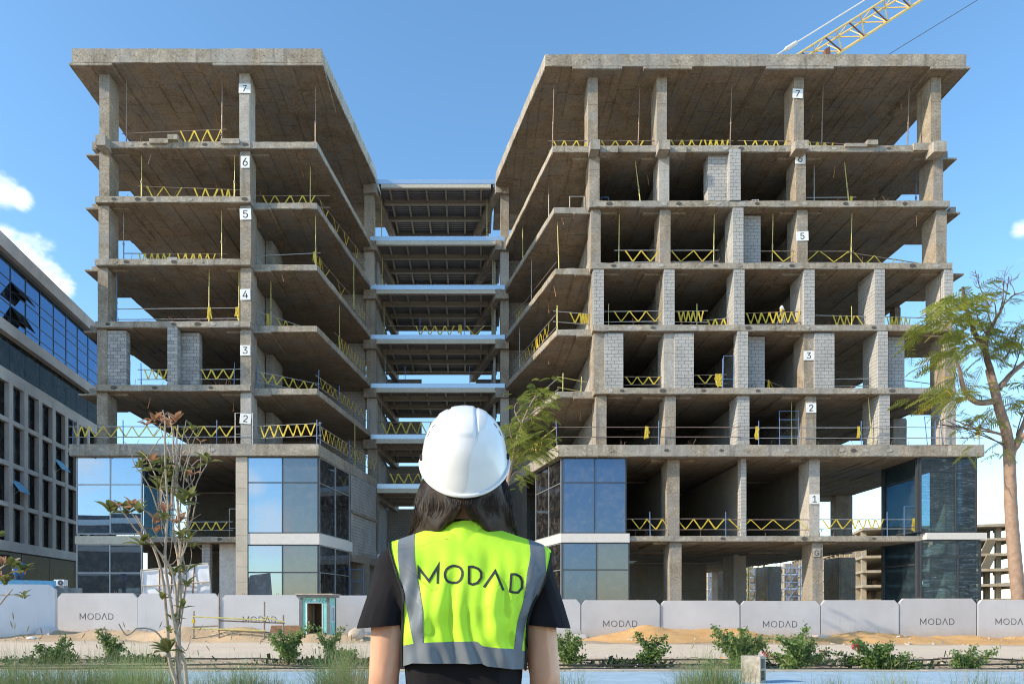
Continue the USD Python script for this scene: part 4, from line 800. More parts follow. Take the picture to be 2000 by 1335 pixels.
put('casing', MB().box(PX(105, 36), PX(125, 36), 36, 36.35, PZ(1143, 36), PZ(1131, 36)), MAT['white_sheet'], ac); put('fan_grille', trimesh.creation.annulus(.05, .13, .02, transform=trimesh.transformations.rotation_matrix(math.pi / 2, [1, 0, 0])).apply_translation([PX(118, 36), 35.99, PZ(1137, 36)]), MAT['mullion'], ac); put('stand', MB().box(PX(105, 36), PX(148, 36), 36.4, 36.6, 0, PZ(1147, 36)).box(PX(105, 36), PX(125, 36), 36, 36.4, 0, PZ(1143, 36)), MAT['mullion_light'], ac)
# loose stones and the hollow block
def stone(px, py, w, h, Y, label, m='rubble_stone'):
    s = Y / F; a = trimesh.creation.icosphere(2, .5); v = a.vertices; a.vertices = v * (1 + .55 * (meshkit.noise(v * 2.2 + px, 3)[:, None] - .5)); a.vertices *= [w * s, w * s * .8, h * s]; a.apply_translation([PX(px, Y), Y, PZ(py, Y) + h * s * .1]); put('stone', a, MAT[m], None, 35, label, 'stone')
stone(698, 1241, 30, 27, 27.5, 'angular pale boulder beside the left arm of the person'); stone(717, 1238, 26, 10, 28.2, 'thin dark slab of stone resting on the boulder beside the person', 'mullion_light'); stone(286, 1238, 11, 12, 29.0, 'dark round stone at the barrier foot left of the sapling stems', 'mullion_light'); stone(62, 1246, 17, 7, 27.2, 'white crumpled bag on the sand near the left edge', 'white_sheet')
cbk = thing('hollow_block', 'grey hollow concrete block standing on end on the blue path', 'concrete block', (PX(1474, 12.3), 12.3, .03))
yk = 12.1; xa, xb, xm = PX(1455, yk), PX(1492, yk), PX(1470, yk)
o_ = m3.Manifold.cube([.20, .34, .45])
for zq in (.045, .245): o_ = o_ - m3.Manifold.cube([.13, .38, .16]).translate([.035, -.1, zq])
o_ = o_.translate([-.1, -.17, 0]).rotate([0, 0, 42]).translate([(xa + xb) / 2, yk + .05, .03])
put('block', o_, MAT['concrete'], cbk)
# ---------------------------------------------------------------- edge protection: tube rails with yellow tape, shoring props, number signs
ORD = ['first', 'second', 'third', 'fourth', 'fifth', 'sixth', 'seventh', 'eighth']
WING = {'L': 'left wing', 'R': 'right wing', 'K': 'link between the wings'}
RAILS, PROPS = [], []
def zof(W, n): return LZ[n] if W == 'L' else RZ[n] if W == 'R' else KZ[n] + .06
def rail(W, n, a, b, tape=(), posts=(), hs=(.48, 1.08), m='pipe_grey', pm='pole_blue', over=.25, court=False, sag=0.0, bundles=(), ph=1.45, dz=(0, 0)):
    """a, b: (photo x, depth) of the two ends; tape: (t0, t1, zigzags); posts and bundles: positions 0..1"""
    RAILS.append(dict(W=W, n=n, a=a, b=b, tape=tape, posts=posts, hs=hs, m=m, pm=pm, over=over, court=court, bundles=bundles, ph=ph, dz=dz))
def build_rail(r, label):
    z = zof(r['W'], r['n']); A, B = np.array([PX(*r['a']), r['a'][1], z + r['dz'][0]]), np.array([PX(*r['b']), r['b'][1], z + r['dz'][1]]); d = B - A; ln = np.linalg.norm(d); u = d / ln
    t = thing('guard_rail', label, 'guard rail', (A + B) / 2 - [0, 0, 0], 'tube guard rails on the slab edges'); out = np.array([u[1], -u[0], 0]) * .045
    for h in r['hs']: put('rail', MB().tube([A - u * r['over'] + [0, 0, h + rng.uniform(-.03, .03)], B + u * r['over'] + [0, 0, h + rng.uniform(-.03, .03)]], .026, 6), MAT[r['m']], t)
    for q in r['posts']: put('post', MB().tube([A + d * q + out * 1.2 + [0, 0, .002], A + d * q + out * 1.2 + [rng.uniform(-.04, .04), 0, r['ph']]], .026, 6), MAT[r['pm']], t)
    lo, hi = (r['hs'][0], r['hs'][-1]) if len(r['hs']) > 1 else (.05, r['hs'][0])
    for t0, t1, k in r['tape']:
        mb = MB(); q = np.linspace(t0, t1, 2 * k + 1); q[1:-1] += nrg.normal(0, (t1 - t0) / k * .05, 2 * k - 1)
        for i in range(2 * k):
            pa, pb = A + d * q[i] + [0, 0, (hi if i % 2 == 0 else lo)], A + d * q[i + 1] + [0, 0, (lo if i % 2 == 0 else hi)]
            mb.ribbon(pa + out * rng.uniform(.8, 1.3), pb + out * rng.uniform(.8, 1.3), rng.uniform(.075, .12), u)
        put('warning_tape', mb, MAT['tape'], t)
    for q in r['bundles']:
        mb = MB(); c = A + d * q + out * 1.6
        for k in range(7):
            a, l2 = rng.uniform(-.16, .16), rng.uniform(.35, .75); mb.ribbon(c + u * a * .4 + [0, 0, hi + .05], c + u * a + [0, 0, hi - l2], rng.uniform(.07, .12), u)
        for k in range(4): mb.ribbon(c + u * rng.uniform(-.12, .12) + [0, 0, hi - .1 - .1 * k], c + u * rng.uniform(-.12, .12) + out * .5 + [0, 0, hi - .22 - .1 * k], .11, np.array([0, 0, 1.0]))
        put('tape_bundle', mb, MAT['tape'], t)
Q = 42.75
rail('L', 7, (247, 42.9), (434, 42.6), [(.57, .99, 3)], (), (.12, .95), 'pipe'); rail('L', 7, (436, 42.7), (467, 44.2), [(.1, .9, 1)], (), (.25, .55), 'pipe')
rail('L', 6, (278, 42.9), (462, 43.3), [(.05, .42, 2), (.55, .8, 2), (.84, .99, 2)], (), (.18, 1.0), 'pipe'); rail('L', 6, (500, 43.9), (636, 43.9), [(.1, .85, 4)], (), (.3, 1.0), 'pipe', court=True)
rail('L', 6, (622, 44.2), (712, 51.8), [(.02, .18, 1), (.28, .4, 1), (.5, .6, 1), (.75, .82, 1)], (), (.2, 1.0), 'pipe', court=True)
rail('L', 5, (248, 43.6), (436, 43.6), [(.13, .45, 5), (.53, .92, 5)], (), (.25, 1.0), 'pipe'); rail('L', 5, (502, 43.6), (618, 43.8), [], (), (.95,), 'pipe_grey', court=True, bundles=(.97,), dz=(-.1, .2))
rail('L', 5, (620, 44.0), (716, 52.5), [(.05, .2, 1), (.35, .5, 1), (.8, .95, 2)], (), (.2, 1.0), 'pipe', court=True, bundles=(.02,))
rail('L', 4, (229, 42.9), (466, 42.8), [], (), (.4, 1.0), 'pipe_grey', bundles=(.76, .99)); rail('L', 4, (498, 43.2), (600, 46.0), [(.4, .75, 2)], (), (.5, 1.05), court=True, bundles=(.22,))
rail('L', 4, (655, 46.8), (717, 52.6), [(.06, .98, 9)], (), (.2, 1.05), 'pipe', court=True)
rail('L', 3, (277, Q), (328, Q), [(.12, .98, 3)], (.0,)); rail('L', 3, (392, Q), (462, Q), [(.03, .95, 3)], (.94,))
rail('L', 3, (498, 43.1), (618, 45.4), [(.1, .95, 5)], (.03,), court=True); rail('L', 3, (620, 44.0), (722, 52.8), [(.03, .97, 11)], (.0, .35, .99), court=True)
rail('L', 2, (143, 42.1), (462, 42.1), [(.0, .1, 2), (.1, .98, 10)], (.0, .31, .88), (.48, 1.1)); rail('L', 2, (500, 42.7), (620, 42.0), [(.08, .97, 6)], (.995,), (.55, 1.25), court=True); rail('L', 2, (624, 42.4), (734, 52.9), [(.02, .98, 15)], (.0, .45,), (.45, 1.2), court=True)
rail('L', 1, (360, 43.2), (447, 43.2), [(.0, .97, 4)], (), (.42, .95))
rail('K', 2, (762, 54.2), (834, 54.2), [(.0, 1, 4)], (), (.1, .85), 'pipe'); rail('K', 3, (740, 54.2), (842, 54.2), [(.05, 1, 5)], (), (.12, 1.0), 'pipe'); rail('K', 4, (762, 54.4), (960, 54.4), [], (.15, .78), (1.05,), 'pipe'); rail('K', 5, (765, 54.4), (962, 54.4), [(.24, .62, 4), (.74, .92, 1)], (.28, .72), (.15, .9), 'pipe', bundles=(.68,)); rail('K', 6, (736, 54.6), (962, 54.6), [], (.35, .5), (.35,), 'pipe_grey', ph=.5)
rail('R', 7, (1079, 42.9), (1150, 42.9), [(.02, .98, 3)], (), (.1, .72), 'pipe'); rail('R', 7, (1172, 42.9), (1284, 42.9), [(.02, .75, 3)], (), (.1, .72), 'pipe'); rail('R', 7, (1304, 42.9), (1424, 42.9), [(.05, .55, 3), (.6, .98, 4)], (), (.1, .75), 'pipe'); rail('R', 7, (1449, 42.9), (1540, 42.9), [(.05, .95, 4)], (), (.1, .72), 'pipe'); rail('R', 7, (1572, 42.9), (1700, 43.3), [(.06, .42, 3)], (), (.1, .68), 'pipe'); rail('R', 7, (1716, 43.2), (1780, 43.2), [(.1, .38, 2)], (), (.08, .55), 'pipe_grey')
rail('R', 6, (1575, 43.2), (1664, 43.2), [], (), (.3, .75), 'pipe_grey', bundles=(.98,)); rail('R', 6, (1664, 43.4), (1700, 45.5), [(.3, .98, 4)], (), (.15, .7), 'pipe')
rail('R', 5, (1208, 42.8), (1395, 42.8), [(.07, .42, 2), (.55, .98, 2)], (), (.35, 1.0), 'pipe_grey'); rail('R', 5, (1495, 42.8), (1660, 42.9), [(.08, .62, 2), (.64, .98, 1)], (), (.35, 1.0), 'pipe'); rail('R', 5, (1664, 42.9), (1815, 44.4), [(.02, .55, 2), (.62, .8, 1)], (), (.3, .95), 'pipe')
rail('R', 5, (1084, 44.2), (1000, 52.6), [(.75, .9, 2)], (), (.2, .9), 'pipe', court=True)
rail('R', 4, (1188, 42.8), (1297, 42.8), [(.1, .98, 3)], (.0,), (.42, 1.05), pm='pole_yellow'); rail('R', 4, (1319, 42.8), (1374, 42.8), [(.1, .98, 5)], (.75,), (.4, 1.05), pm='pole_yellow'); rail('R', 4, (1379, 43.2), (1430, 43.0), [(.05, .98, 3)], (), (.1, .7)); rail('R', 4, (1456, 42.9), (1566, 42.6), [(.02, .95, 7)], (), (.3, .95), 'pipe'); rail('R', 4, (1592, 43.0), (1706, 43.2), [(.3, .66, 3), (.7, .98, 1)], (.62,), (.25, .9), pm='pole_yellow'); rail('R', 4, (1730, 43.0), (1800, 43.2), [(.02, .66, 5)], (), (.05, .8))
rail('R', 4, (1088, 43.0), (1150, 43.4), [(.4, .7, 1), (.72, .98, 3)], (.0,), (.5, 1.1), pm='pole_yellow', court=True); rail('R', 4, (1086, 43.4), (1002, 52.4), [(.15, .8, 7)], (.0,), (.3, 1.1), court=True, bundles=(.42,), pm='pole_yellow')
rail('R', 3, (1096, 43.4), (1140, 44.2), [], (.05, .85), (.35, 1.0), 'pole_yellow', pm='pole_yellow', court=True, ph=1.25); rail('R', 3, (1088, 43.6), (1004, 52.4), [(.45, .9, 6)], (), (.3, 1.0), court=True)
rail('R', 3, (1220, 42.9), (1300, 42.9), [(.02, .85, 3)], (), (.4, .88), 'pipe'); rail('R', 3, (1357, 42.8), (1411, 42.8), [(.1, .6, 1)], (.98,), (.42, .95), 'pipe', bundles=(.75, .9), ph=1.9); rail('R', 3, (1496, 43.2), (1556, 45.5), [(.1, .5, 1)], (), (.75,), 'pipe', bundles=(.05, .96)); rail('R', 3, (1633, 42.9), (1706, 42.9), [], (), (.32, .75)); rail('R', 3, (1768, 43.2), (1830, 44.0), [], (), (.3, .75), bundles=(.8,))
rail('R', 2, (1087, 42.1), (1438, 42.1), [], (.0, .565), (.5, 1.08), 'pipe', bundles=(.5,)); rail('R', 2, (1466, 42.1), (1716, 42.1), [], (.06, .86), (.48, 1.08), 'pipe_grey', bundles=(.05, .84)); rail('R', 2, (1740, 42.1), (1912, 42.1), [], (.5, .995), (.48, 1.08), bundles=(.99,)); rail('R', 2, (1085, 42.3), (995, 52.6), [(.25, .9, 6)], (.5,), (.4, 1.1), 'pole_yellow', court=True, bundles=(.4,))
rail('R', 1, (1230, 42.5), (1418, 42.5), [(.02, .98, 6)], (.21, .995), (.42, 1.02), 'pipe'); rail('R', 1, (1420, 42.5), (1600, 42.5), [(.02, .98, 4)], (), (.4, 1.0), 'pipe'); rail('R', 1, (1602, 42.5), (1788, 42.5), [(.02, .32, 2), (.33, .48, 2), (.5, .66, 2)], (.7,), (.45, 1.02), bundles=(.98,))
groups = {}
for r in RAILS: groups.setdefault((r['W'], r['n'], r['court']), []).append(r)
NUM = ['ground', 'one', 'two', 'three', 'four', 'five', 'six', 'seven']
def lev2(W, n): return 'storey above sign three' if (W, n) == ('R', 4) else 'storey below sign two' if (W, n) == ('L', 1) else f'storey marked {NUM[n]}'
for (W, n, c), rs in groups.items():
    rs.sort(key=lambda r: min(r['a'][0], r['b'][0]))
    for i, r in enumerate(rs):
        look = 'zigzag taped rail' if r['tape'] else 'rail with bunched tape' if r['bundles'] else 'plain tube rail'
        o = '' if len(rs) == 1 else f'{ORD[i]} from left, '
        if W == 'K': build_rail(r, f'{look} on the {ORD[n - 1]} deck up of the steel link')
        else: build_rail(r, f'{look}, {o}{"court" if c else "street"} side, {WING[W]}, {lev2(W, n)}')
# shoring props
def prop(W, n, px, Y=43.0, m='pole_yellow', py0=None, lean=0.0): PROPS.append((W, n, px, Y, m, py0, lean))
for px, m in ((247, 'pipe'), (434, 'pipe')): prop('L', 7, px, 42.75, m)
prop('L', 7, 616, 43.2, 'pipe')
for px in (276.5, 458): prop('L', 6, px, 42.8)
prop('L', 6, 606, 43.9); prop('L', 5, 241.5, 43.2, 'pipe_grey'); prop('L', 5, 433, 43.0); prop('L', 5, 616.5, 43.6); prop('L', 5, 691, 49.5); prop('L', 4, 228, 42.9, 'pole_blue'); prop('L', 4, 408.5, 42.8); prop('L', 4, 467, 42.8); prop('L', 4, 529, 44.0); prop('L', 4, 663, 47.8); prop('L', 2, 693, 49.5)
for px in (1078.5, 1246, 1425.5, 1604, 1772): prop('R', 7, px, 43.0, 'pipe', None, .12)
prop('R', 6, 1252, 43.0, lean=-.35); prop('R', 6, 1590, 43.2, 'pipe_grey'); prop('R', 6, 1659, 43.1, lean=-.3); prop('R', 6, 1789, 44.0, 'pole_blue'); prop('R', 6, 1072, 45.8, 'pipe_grey'); prop('R', 6, 1021, 50.5)
for px in (1208, 1393.5, 1508, 1662): prop('R', 5, px, 42.9, lean=.05)
prop('R', 5, 1092, 43.8, lean=-.1); prop('R', 5, 1038, 48.5, 'pipe_grey'); prop('R', 4, 1015, 51.0, 'pipe_grey'); prop('R', 2, 1704, 42.8, lean=-.25); prop('R', 2, 1546, 43.4)
for k, px in ((7, 745), (7, 951), (6, 747), (6, 962), (5, 750), (5, 961), (4, 752), (3, 745)): prop('K', k, px, 55.3, 'pole_yellow' if k > 4 else 'pipe_grey')
pg = {}
for p in PROPS: pg.setdefault((p[0], p[1]), []).append(p)
for (W, n), ps in pg.items():
    ps.sort(key=lambda p: p[2])
    for i, (_, _, px, Y, m, _, lean) in enumerate(ps):
        z0 = zof(W, n) - (.06 if W == 'K' else 0); z1 = (storey(W, n)[1] - .03) if W != 'K' else KZ[n + 1] - .55; x = PX(px, Y)
        col = {'pole_yellow': 'yellow', 'pipe': 'rusty brown', 'pipe_grey': 'grey', 'pole_blue': 'blue'}[m]; o = 'the only one' if len(ps) == 1 else f'{ORD[i]} from left'
        where = f'{WING[W]}, {lev2(W, n)}' if W != 'K' else f'on the {ORD[n - 1]} deck up of the steel link'
        t = thing('shoring_prop', f'{col} shoring prop, {o}, {where}', 'prop', (x, Y, z0), 'shoring props between slabs'); zm = z0 + (z1 - z0) * .42; xm = x + lean * .42
        put('outer_tube', MB().tube([[x, Y, z0], [xm, Y, zm]], .036, 6), MAT[m], t); put('inner_tube', MB().tube([[xm, Y, zm - .02], [x + lean, Y, z1]], .026, 6), MAT[m], t); put('collar', MB().tube([[xm, Y, zm - .06], [xm, Y, zm + .06]], .055, 6), MAT['pipe'], t)
        put('base_plate', MB().box(x - .09, x + .09, Y - .09, Y + .09, z0, z0 + .012), MAT['pipe'], t)
# scaffold frames standing on the slabs
def sframe(W, n, pxa, pxb, h, Y, m, label, rungs=2, lean=0.0):
    z = zof(W, n); a, b = PX(pxa, Y), PX(pxb, Y); t = thing('access_scaffold', label, 'scaffold frame', ((a + b) / 2, Y, z), 'scaffold frames on the slabs')
    for x, s in ((a, 1), (b, 1)): put('leg', MB().tube([[x, Y, z + .002], [x + lean, Y, z + h]], .024, 6), MAT[m], t)
    for k in range(rungs): q = 1 - k * .42 / max(1, rungs - 1) * 1.6; put('rung', MB().tube([[a + lean * q, Y, z + h * q], [b + lean * q, Y, z + h * q]], .02, 6), MAT[m], t)
sframe('L', 2, 459.5, 493.5, 1.85, 41.95, 'pipe_grey', 'grey scaffold frame around the left wing sign two'); sframe('L', 1, 448, 466, 1.75, 43.3, 'pipe_grey', 'grey scaffold frame beside the stone pier of the left wing')
sframe('R', 6, 1113, 1141, 1.05, 43.6, 'pipe_grey', 'grey scaffold frame on the storey marked six left of the first right wing column'); sframe('R', 6, 1174, 1188, 1.0, 43.6, 'pole_blue', 'blue scaffold frame right of the first right wing column, storey marked six')
sframe('R', 2, 1523, 1560, 2.25, 42.9, 'pole_blue', 'tall blue ladder frame left of the right wing sign two', 4, -.03); sframe('R', 2, 1812, 1842, 1.85, 42.6, 'pole_blue', 'leaning blue scaffold frame at the last column of the right wing', 2, -.2); sframe('R', 1, 1766, 1793, 1.75, 42.4, 'pole_blue', 'blue scaffold frame beside the rippled glass box'); sframe('R', 3, 1411.5, 1432, 2.05, 42.7, 'pole_blue', 'blue scaffold frame left of the brick pier in the storey marked three', 2, .05)
# number signs
def sign(px, py, w, h, ch, label, tilt=0.0, Y=None, paper='paper', serif=False):
    Y = Y or YC - .03; s = Y / F; t = thing('floor_sign', label, 'sign', (PX(px, Y), Y, PZ(py, Y)), 'floor number signs on the columns'); R = np.array([[math.cos(tilt), -math.sin(tilt)], [math.sin(tilt), math.cos(tilt)]])
    w, h = w * s / 2, h * s / 2; c = np.array([PX(px, Y), PZ(py, Y)])
    def plate(pts, y0, y1):
        q = np.array(pts) @ R.T + c; return MB().add(np.vstack([np.c_[q[:, 0], 0 * q[:, 0] + y0, q[:, 1]], np.c_[q[:, 0], 0 * q[:, 0] + y1, q[:, 1]]]), BOXF)
    put('sheet', plate([(-w, -h), (w, -h), (w * .99, h * 1.02), (-w, h)], Y - .012, Y), MAT[paper], t)
    e = meshkit.text_mesh(ch, h * 1.35, .004); e.vertices -= e.bounds.mean(0); v = e.vertices; q = v[:, :2] @ R.T + c; e.vertices = np.stack([q[:, 0], Y - .0155 - v[:, 2], q[:, 1]], 1); e.invert(); put('digit', e, MAT['ink'], t)
for px, py, w, h, ch, tl_ in ((478, 173, 23, 18, '7', -.02), (479, 316.5, 17, 23, '6', 0), (479.5, 418, 22, 22, '5', .03), (479, 575, 20, 21, '4', .03), (479, 684, 20, 20, '3', 0), (479.5, 817, 22, 20, '2', -.08)): sign(px, py, w, h, ch, f'white sign with a black {NUM[int(ch)]} on the middle column of the left wing', tl_)
for px, py, w, h, ch, tl_ in ((1558, 183, 20, 18, '7', -.05), (1563, 310, 20, 20, '6', -.03), (1567, 461, 24, 18, '5', .03), (1579.5, 694, 20, 18, '3', 0), (1584, 796, 20, 19, '2', 0), (1591, 974, 20, 19, '1', 0), (1595, 1079, 14, 15, 'G', 0)): sign(px, py, w, h, ch, ('pale patch with a stencilled letter on the lowest right wing column' if ch == 'G' else f'white sign with a black {NUM[int(ch)]} on the right wing column of signs'), tl_, None, 'concrete_pale' if ch == 'G' else 'paper')
hb = thing('stacked_block', 'hollow concrete block lying on the slab edge in the storey marked six', 'concrete block', (PX(1473, 42.6), 42.6, RZ[6])); o_ = m3.Manifold.cube([.42, .3, .2])
for xq in (.05, .23): o_ = o_ - m3.Manifold.cube([.14, .5, .13]).translate([xq, -.1, .035])
put('block', o_.translate([PX(1466, 42.6), 42.4, RZ[6]]), MAT['block'], hb)
lb = thing('block_pair', 'grey concrete blocks lying on the slab edge amid the tape, left wing storey marked five', 'concrete block', (PX(337, 42.5), 42.5, LZ[5]))
for k in range(2): put('block', MB().box(PX(327, 42.5) + k * .31, PX(327, 42.5) + k * .31 + .3, 42.4, 42.6, LZ[5] + .001, LZ[5] + .2), MAT['block'], lb)
# ---------------------------------------------------------------- luffing crane behind the right wing
cr = thing('tower_crane', 'yellow lattice crane jib rising behind the roof of the right wing', 'crane', (48, 75, 0)); YT = 75.0
A0, A1 = P(1490, 205, YT), P(1960, -100, YT)
# two upper chords (front and back) and one lower chord
up0, up1 = P(1560, 108, YT), P(1732, 0, YT); lo0, lo1 = P(1622, 108, YT), P(1790, 0, YT)
ud, ld = (up1 - up0), (lo1 - lo0); U0, U1 = up0 - ud * .62, up0 + ud * 2.6; L0, L1 = lo0 - ld * .72, lo0 + ld * 2.5
UB = np.array([0, 1.9, .25]); UF = np.array([0, -.35, 0])
for a, b, r in ((U0 + UF, U1 + UF, .11), (U0 + UB, U1 + UB, .11), (L0 + np.array([0, .8, 0]), L1 + np.array([0, .8, 0]), .15)): put('chord', MB().tube([a, b], r, 8), MAT['crane_yellow'], cr)
N = 12
for k in range(N + 1):
    q = (k + .35) / N; u = U0 + (U1 - U0) * q; lq = L0 + (L1 - L0) * q + np.array([0, .8, 0]); un = U0 + (U1 - U0) * min(1, q + .5 / N)
    put('strut', MB().tube([u + UF, lq], .075, 6), MAT['rusty'], cr); put('strut', MB().tube([u + UB, lq], .06, 6), MAT['crane_yellow'], cr)
    if k < N:
        put('brace', MB().tube([lq, un + UF], .06, 6), MAT['crane_yellow'], cr); put('brace', MB().tube([lq, un + UB], .05, 6), MAT['crane_yellow'], cr)
        un2 = U0 + (U1 - U0) * min(1, q + 1 / N); put('brace', MB().tube([u + UF, un2 + UB], .05, 6), MAT['crane_yellow'], cr); put('cross_strut', MB().tube([u + UF, u + UB], .06, 6), MAT['crane_yellow'], cr)
put('sheave_plate', MB().obox(P(1617, 104, YT) + [0, .4, 0], [.5, 0, .25], [0, .5, 0], [-.1, 0, .75]), MAT['rusty'], cr)
t0, t1 = P(1500, 118, YT - .5), P(1690, 0, YT - .5); td = t1 - t0
put('tie_bar', MB().tube([t0 - td * .3, t0 + td * 2.4], .07, 6), MAT['spandrel'], cr); put('turnbuckle', MB().tube([t0 + td * .165, t0 + td * .19, t0 + td * .285, t0 + td * .305], [.09, .22, .22, .09], 8), MAT['spandrel'], cr)
h0, h1 = P(1735, 107, YT), P(1910, 0, YT); put('hoist_rope', MB().tube([h0 - (h1 - h0) * .9, h0 + (h1 - h0) * 2.2], .035, 5), MAT['crane_cable'], cr)
mx = (U0 + L0) / 2; ms = MB()
for sx in (-.8, .8):
    for sy in (-.8, .8): put('mast_leg', MB().tube([[mx[0] + sx, YT + .8 + sy, 0], [mx[0] + sx, YT + .8 + sy, mx[2] + 1]], .12, 6), MAT['crane_yellow'], cr)
zs = np.arange(0, mx[2], 1.7)
for k, z in enumerate(zs[:-1]):
    s = 1 if k % 2 else -1; ms.tube([[mx[0] - .8 * s, YT, z], [mx[0] + .8 * s, YT, z + 1.7]], .06, 5); ms.tube([[mx[0] - .8, YT + .8 - .8 * s, z], [mx[0] - .8, YT + .8 + .8 * s, z + 1.7]], .06, 5)
put('mast_lattice', ms, MAT['crane_yellow'], cr, kind='stuff')

# ---------------------------------------------------------------- far concrete frames and scaffolding
concrete('far_concrete', (.24, .19, .13), (.33, .27, .19), (.42, .355, .26), streak=.3, bump=.1)
def far_frame(name, label, a, b, depth, hs, bay, m='far_concrete', roofbits=True):
    a, b = np.array([*a, 0.0]), np.array([*b, 0.0]); d = b - a; ln = np.linalg.norm(d); d /= ln; nn = np.array([-d[1], d[0], 0]); nn = nn if nn[1] > 0 else -nn
    t = thing(name, label, 'building', (a + b) / 2); r = random.Random(int(ln * 10))
    for i, z in enumerate(hs):
        put('floor_slab', MB().obox(a + [0, 0, z - .35] - nn * .6, d * ln, nn * (depth + .6), [0, 0, .45]), MAT[m], t)
        k = 0
        while k * bay * 2 < ln and i:
            put('edge_upstand', MB().obox(a + d * (k * bay * 2 + .1) + [0, 0, z - .8] - nn * .7, d * (bay * 2 * r.choice([.5, .9, .75])), nn * .25, [0, 0, .95 + r.uniform(0, .3)]), MAT[m], t); k += 1
    for i in range(len(hs) - 1):
        for k in range(int(ln / bay) + 1):
            for v in (0.2, depth * .5, depth - 1):
                put('column', MB().obox(a + d * min(k * bay, ln - .9) + nn * v + [0, 0, hs[i] + .1], d * .8, nn * .8, [0, 0, hs[i + 1] - hs[i] - .45]), MAT[m], t)
            if r.random() < .5: put('partition', MB().obox(a + d * (k * bay + .8) + nn * depth * .52 + [0, 0, hs[i] + .1], d * (bay - .8) * .8, nn * .2, [0, 0, hs[i + 1] - hs[i] - .45]), MAT[m], t)
            if r.random() < .3: put('stair_flight', MB().obox(a + d * (k * bay + 1) + nn * 2 + [0, 0, hs[i] + .1], d * 3 + np.array([0, 0, hs[i + 1] - hs[i] - .4]), nn * 1.4, [0, 0, .3]), MAT[m], t)
    if roofbits:
        sf = MB()
        for k in range(int(ln / 2.2)):
            p = a + d * k * 2.2 + nn * r.uniform(1, 4) + [0, 0, hs[-1]]
            if r.random() < .3: continue
            sf.tube([p, p + [0, 0, 2.4]], .05, 4); sf.tube([p + d * 1.5, p + d * 1.5 + [0, 0, 2.4]], .05, 4); sf.tube([p + [0, 0, 2.3], p + d * 1.5 + [0, 0, 2.3]], .045, 4); sf.tube([p + [0, 0, 1.2], p + d * 1.5 + [0, 0, 1.2]], .04, 4)
        put('roof_scaffold', sf, MAT['steel_blue'], t, kind='stuff')
far_frame('concrete_frame', 'sunlit unfinished concrete frame far off at right, seen past the glass box and tree', (120, 215), (91, 121.5), 22, [-.3, 2.6, 5.2, 7.8, 10.4, 13.0, 15.4], 5.0)
far_frame('concrete_frame', 'grey unfinished frame far off, seen under the slab beside the column marked with a letter', (70, 235), (104, 228), 18, [-.3, 3.5, 7.0, 10.5, 14], 6.0, 'concrete', False)
def scaffold_tower(label, px0, px1, Y, h, m):
    t = thing('scaffold_tower', label, 'scaffold', (PX((px0 + px1) / 2, Y), Y, 0)); x0, x1 = PX(px0, Y), PX(px1, Y); n = max(2, int((x1 - x0) / 1.3))
    put('core_wall', MB().box(x0 + .3 * (x1 - x0), x1 - .25 * (x1 - x0), Y + 1.5, Y + 2.2, -.3, h), MAT['far_concrete'], t)
    for y in (Y, Y + 1.1):
        for k in range(n + 1): put('standard', MB().tube([[x0 + (x1 - x0) * k / n, y, -.3], [x0 + (x1 - x0) * k / n, y, h]], .06, 5), MAT[m], t)
        for z in np.arange(.8, h, 1.0): put('ledger', MB().tube([[x0 - .2, y, z], [x1 + .2, y, z]], .05, 5), MAT['steel_blue'], t)
    for z in np.arange(1.8, h, 2.0): put('deck_board', MB().box(x0, x1, Y, Y + 1.1, z + .05, z + .15), MAT['spandrel'], t)
    b = MB()
    for k in range(n):
        for q, z in enumerate(np.arange(.8, h - 2, 2.0)): b.tube([[x0 + (x1 - x0) * k / n, Y - .06, z], [x0 + (x1 - x0) * (k + 1) / n, Y - .06, z + 2]], .04, 4)
    put('brace_lattice', b, MAT['pole_yellow'] if m == 'steel_blue' else MAT['pole_blue'], t, kind='stuff')
scaffold_tower('blue scaffolding far off, seen left of the column marked with a letter', 1524, 1583, 100.0, 7.5, 'pole_blue'); scaffold_tower('blue and yellow scaffolding far off between the rear ground floor columns', 1455, 1503, 110.0, 7.5, 'pole_blue'); scaffold_tower('sliver of blue scaffolding seen beside the dark ground floor wall', 1384, 1402, 105.0, 6.5, 'pole_blue')
sc = thing('scaffold_tower', 'blue scaffold bay standing beside the splayed glass, behind the barrier', 'scaffold', (PX(700, 48), 48, 0)); 
for px in (684, 709): 
    for y in (47.0, 48.2): put('standard', MB().tube([[PX(px, y), y, 0], [PX(px, y), y, PZ(1106, y)]], .03, 6), MAT['pole_blue'], sc)
for z in (1.2, 2.1, 3.0, 3.8): put('ledger', MB().tube([[PX(684, 47), 47, z], [PX(709, 47), 47, z]], .025, 6), MAT['pole_blue'], sc)
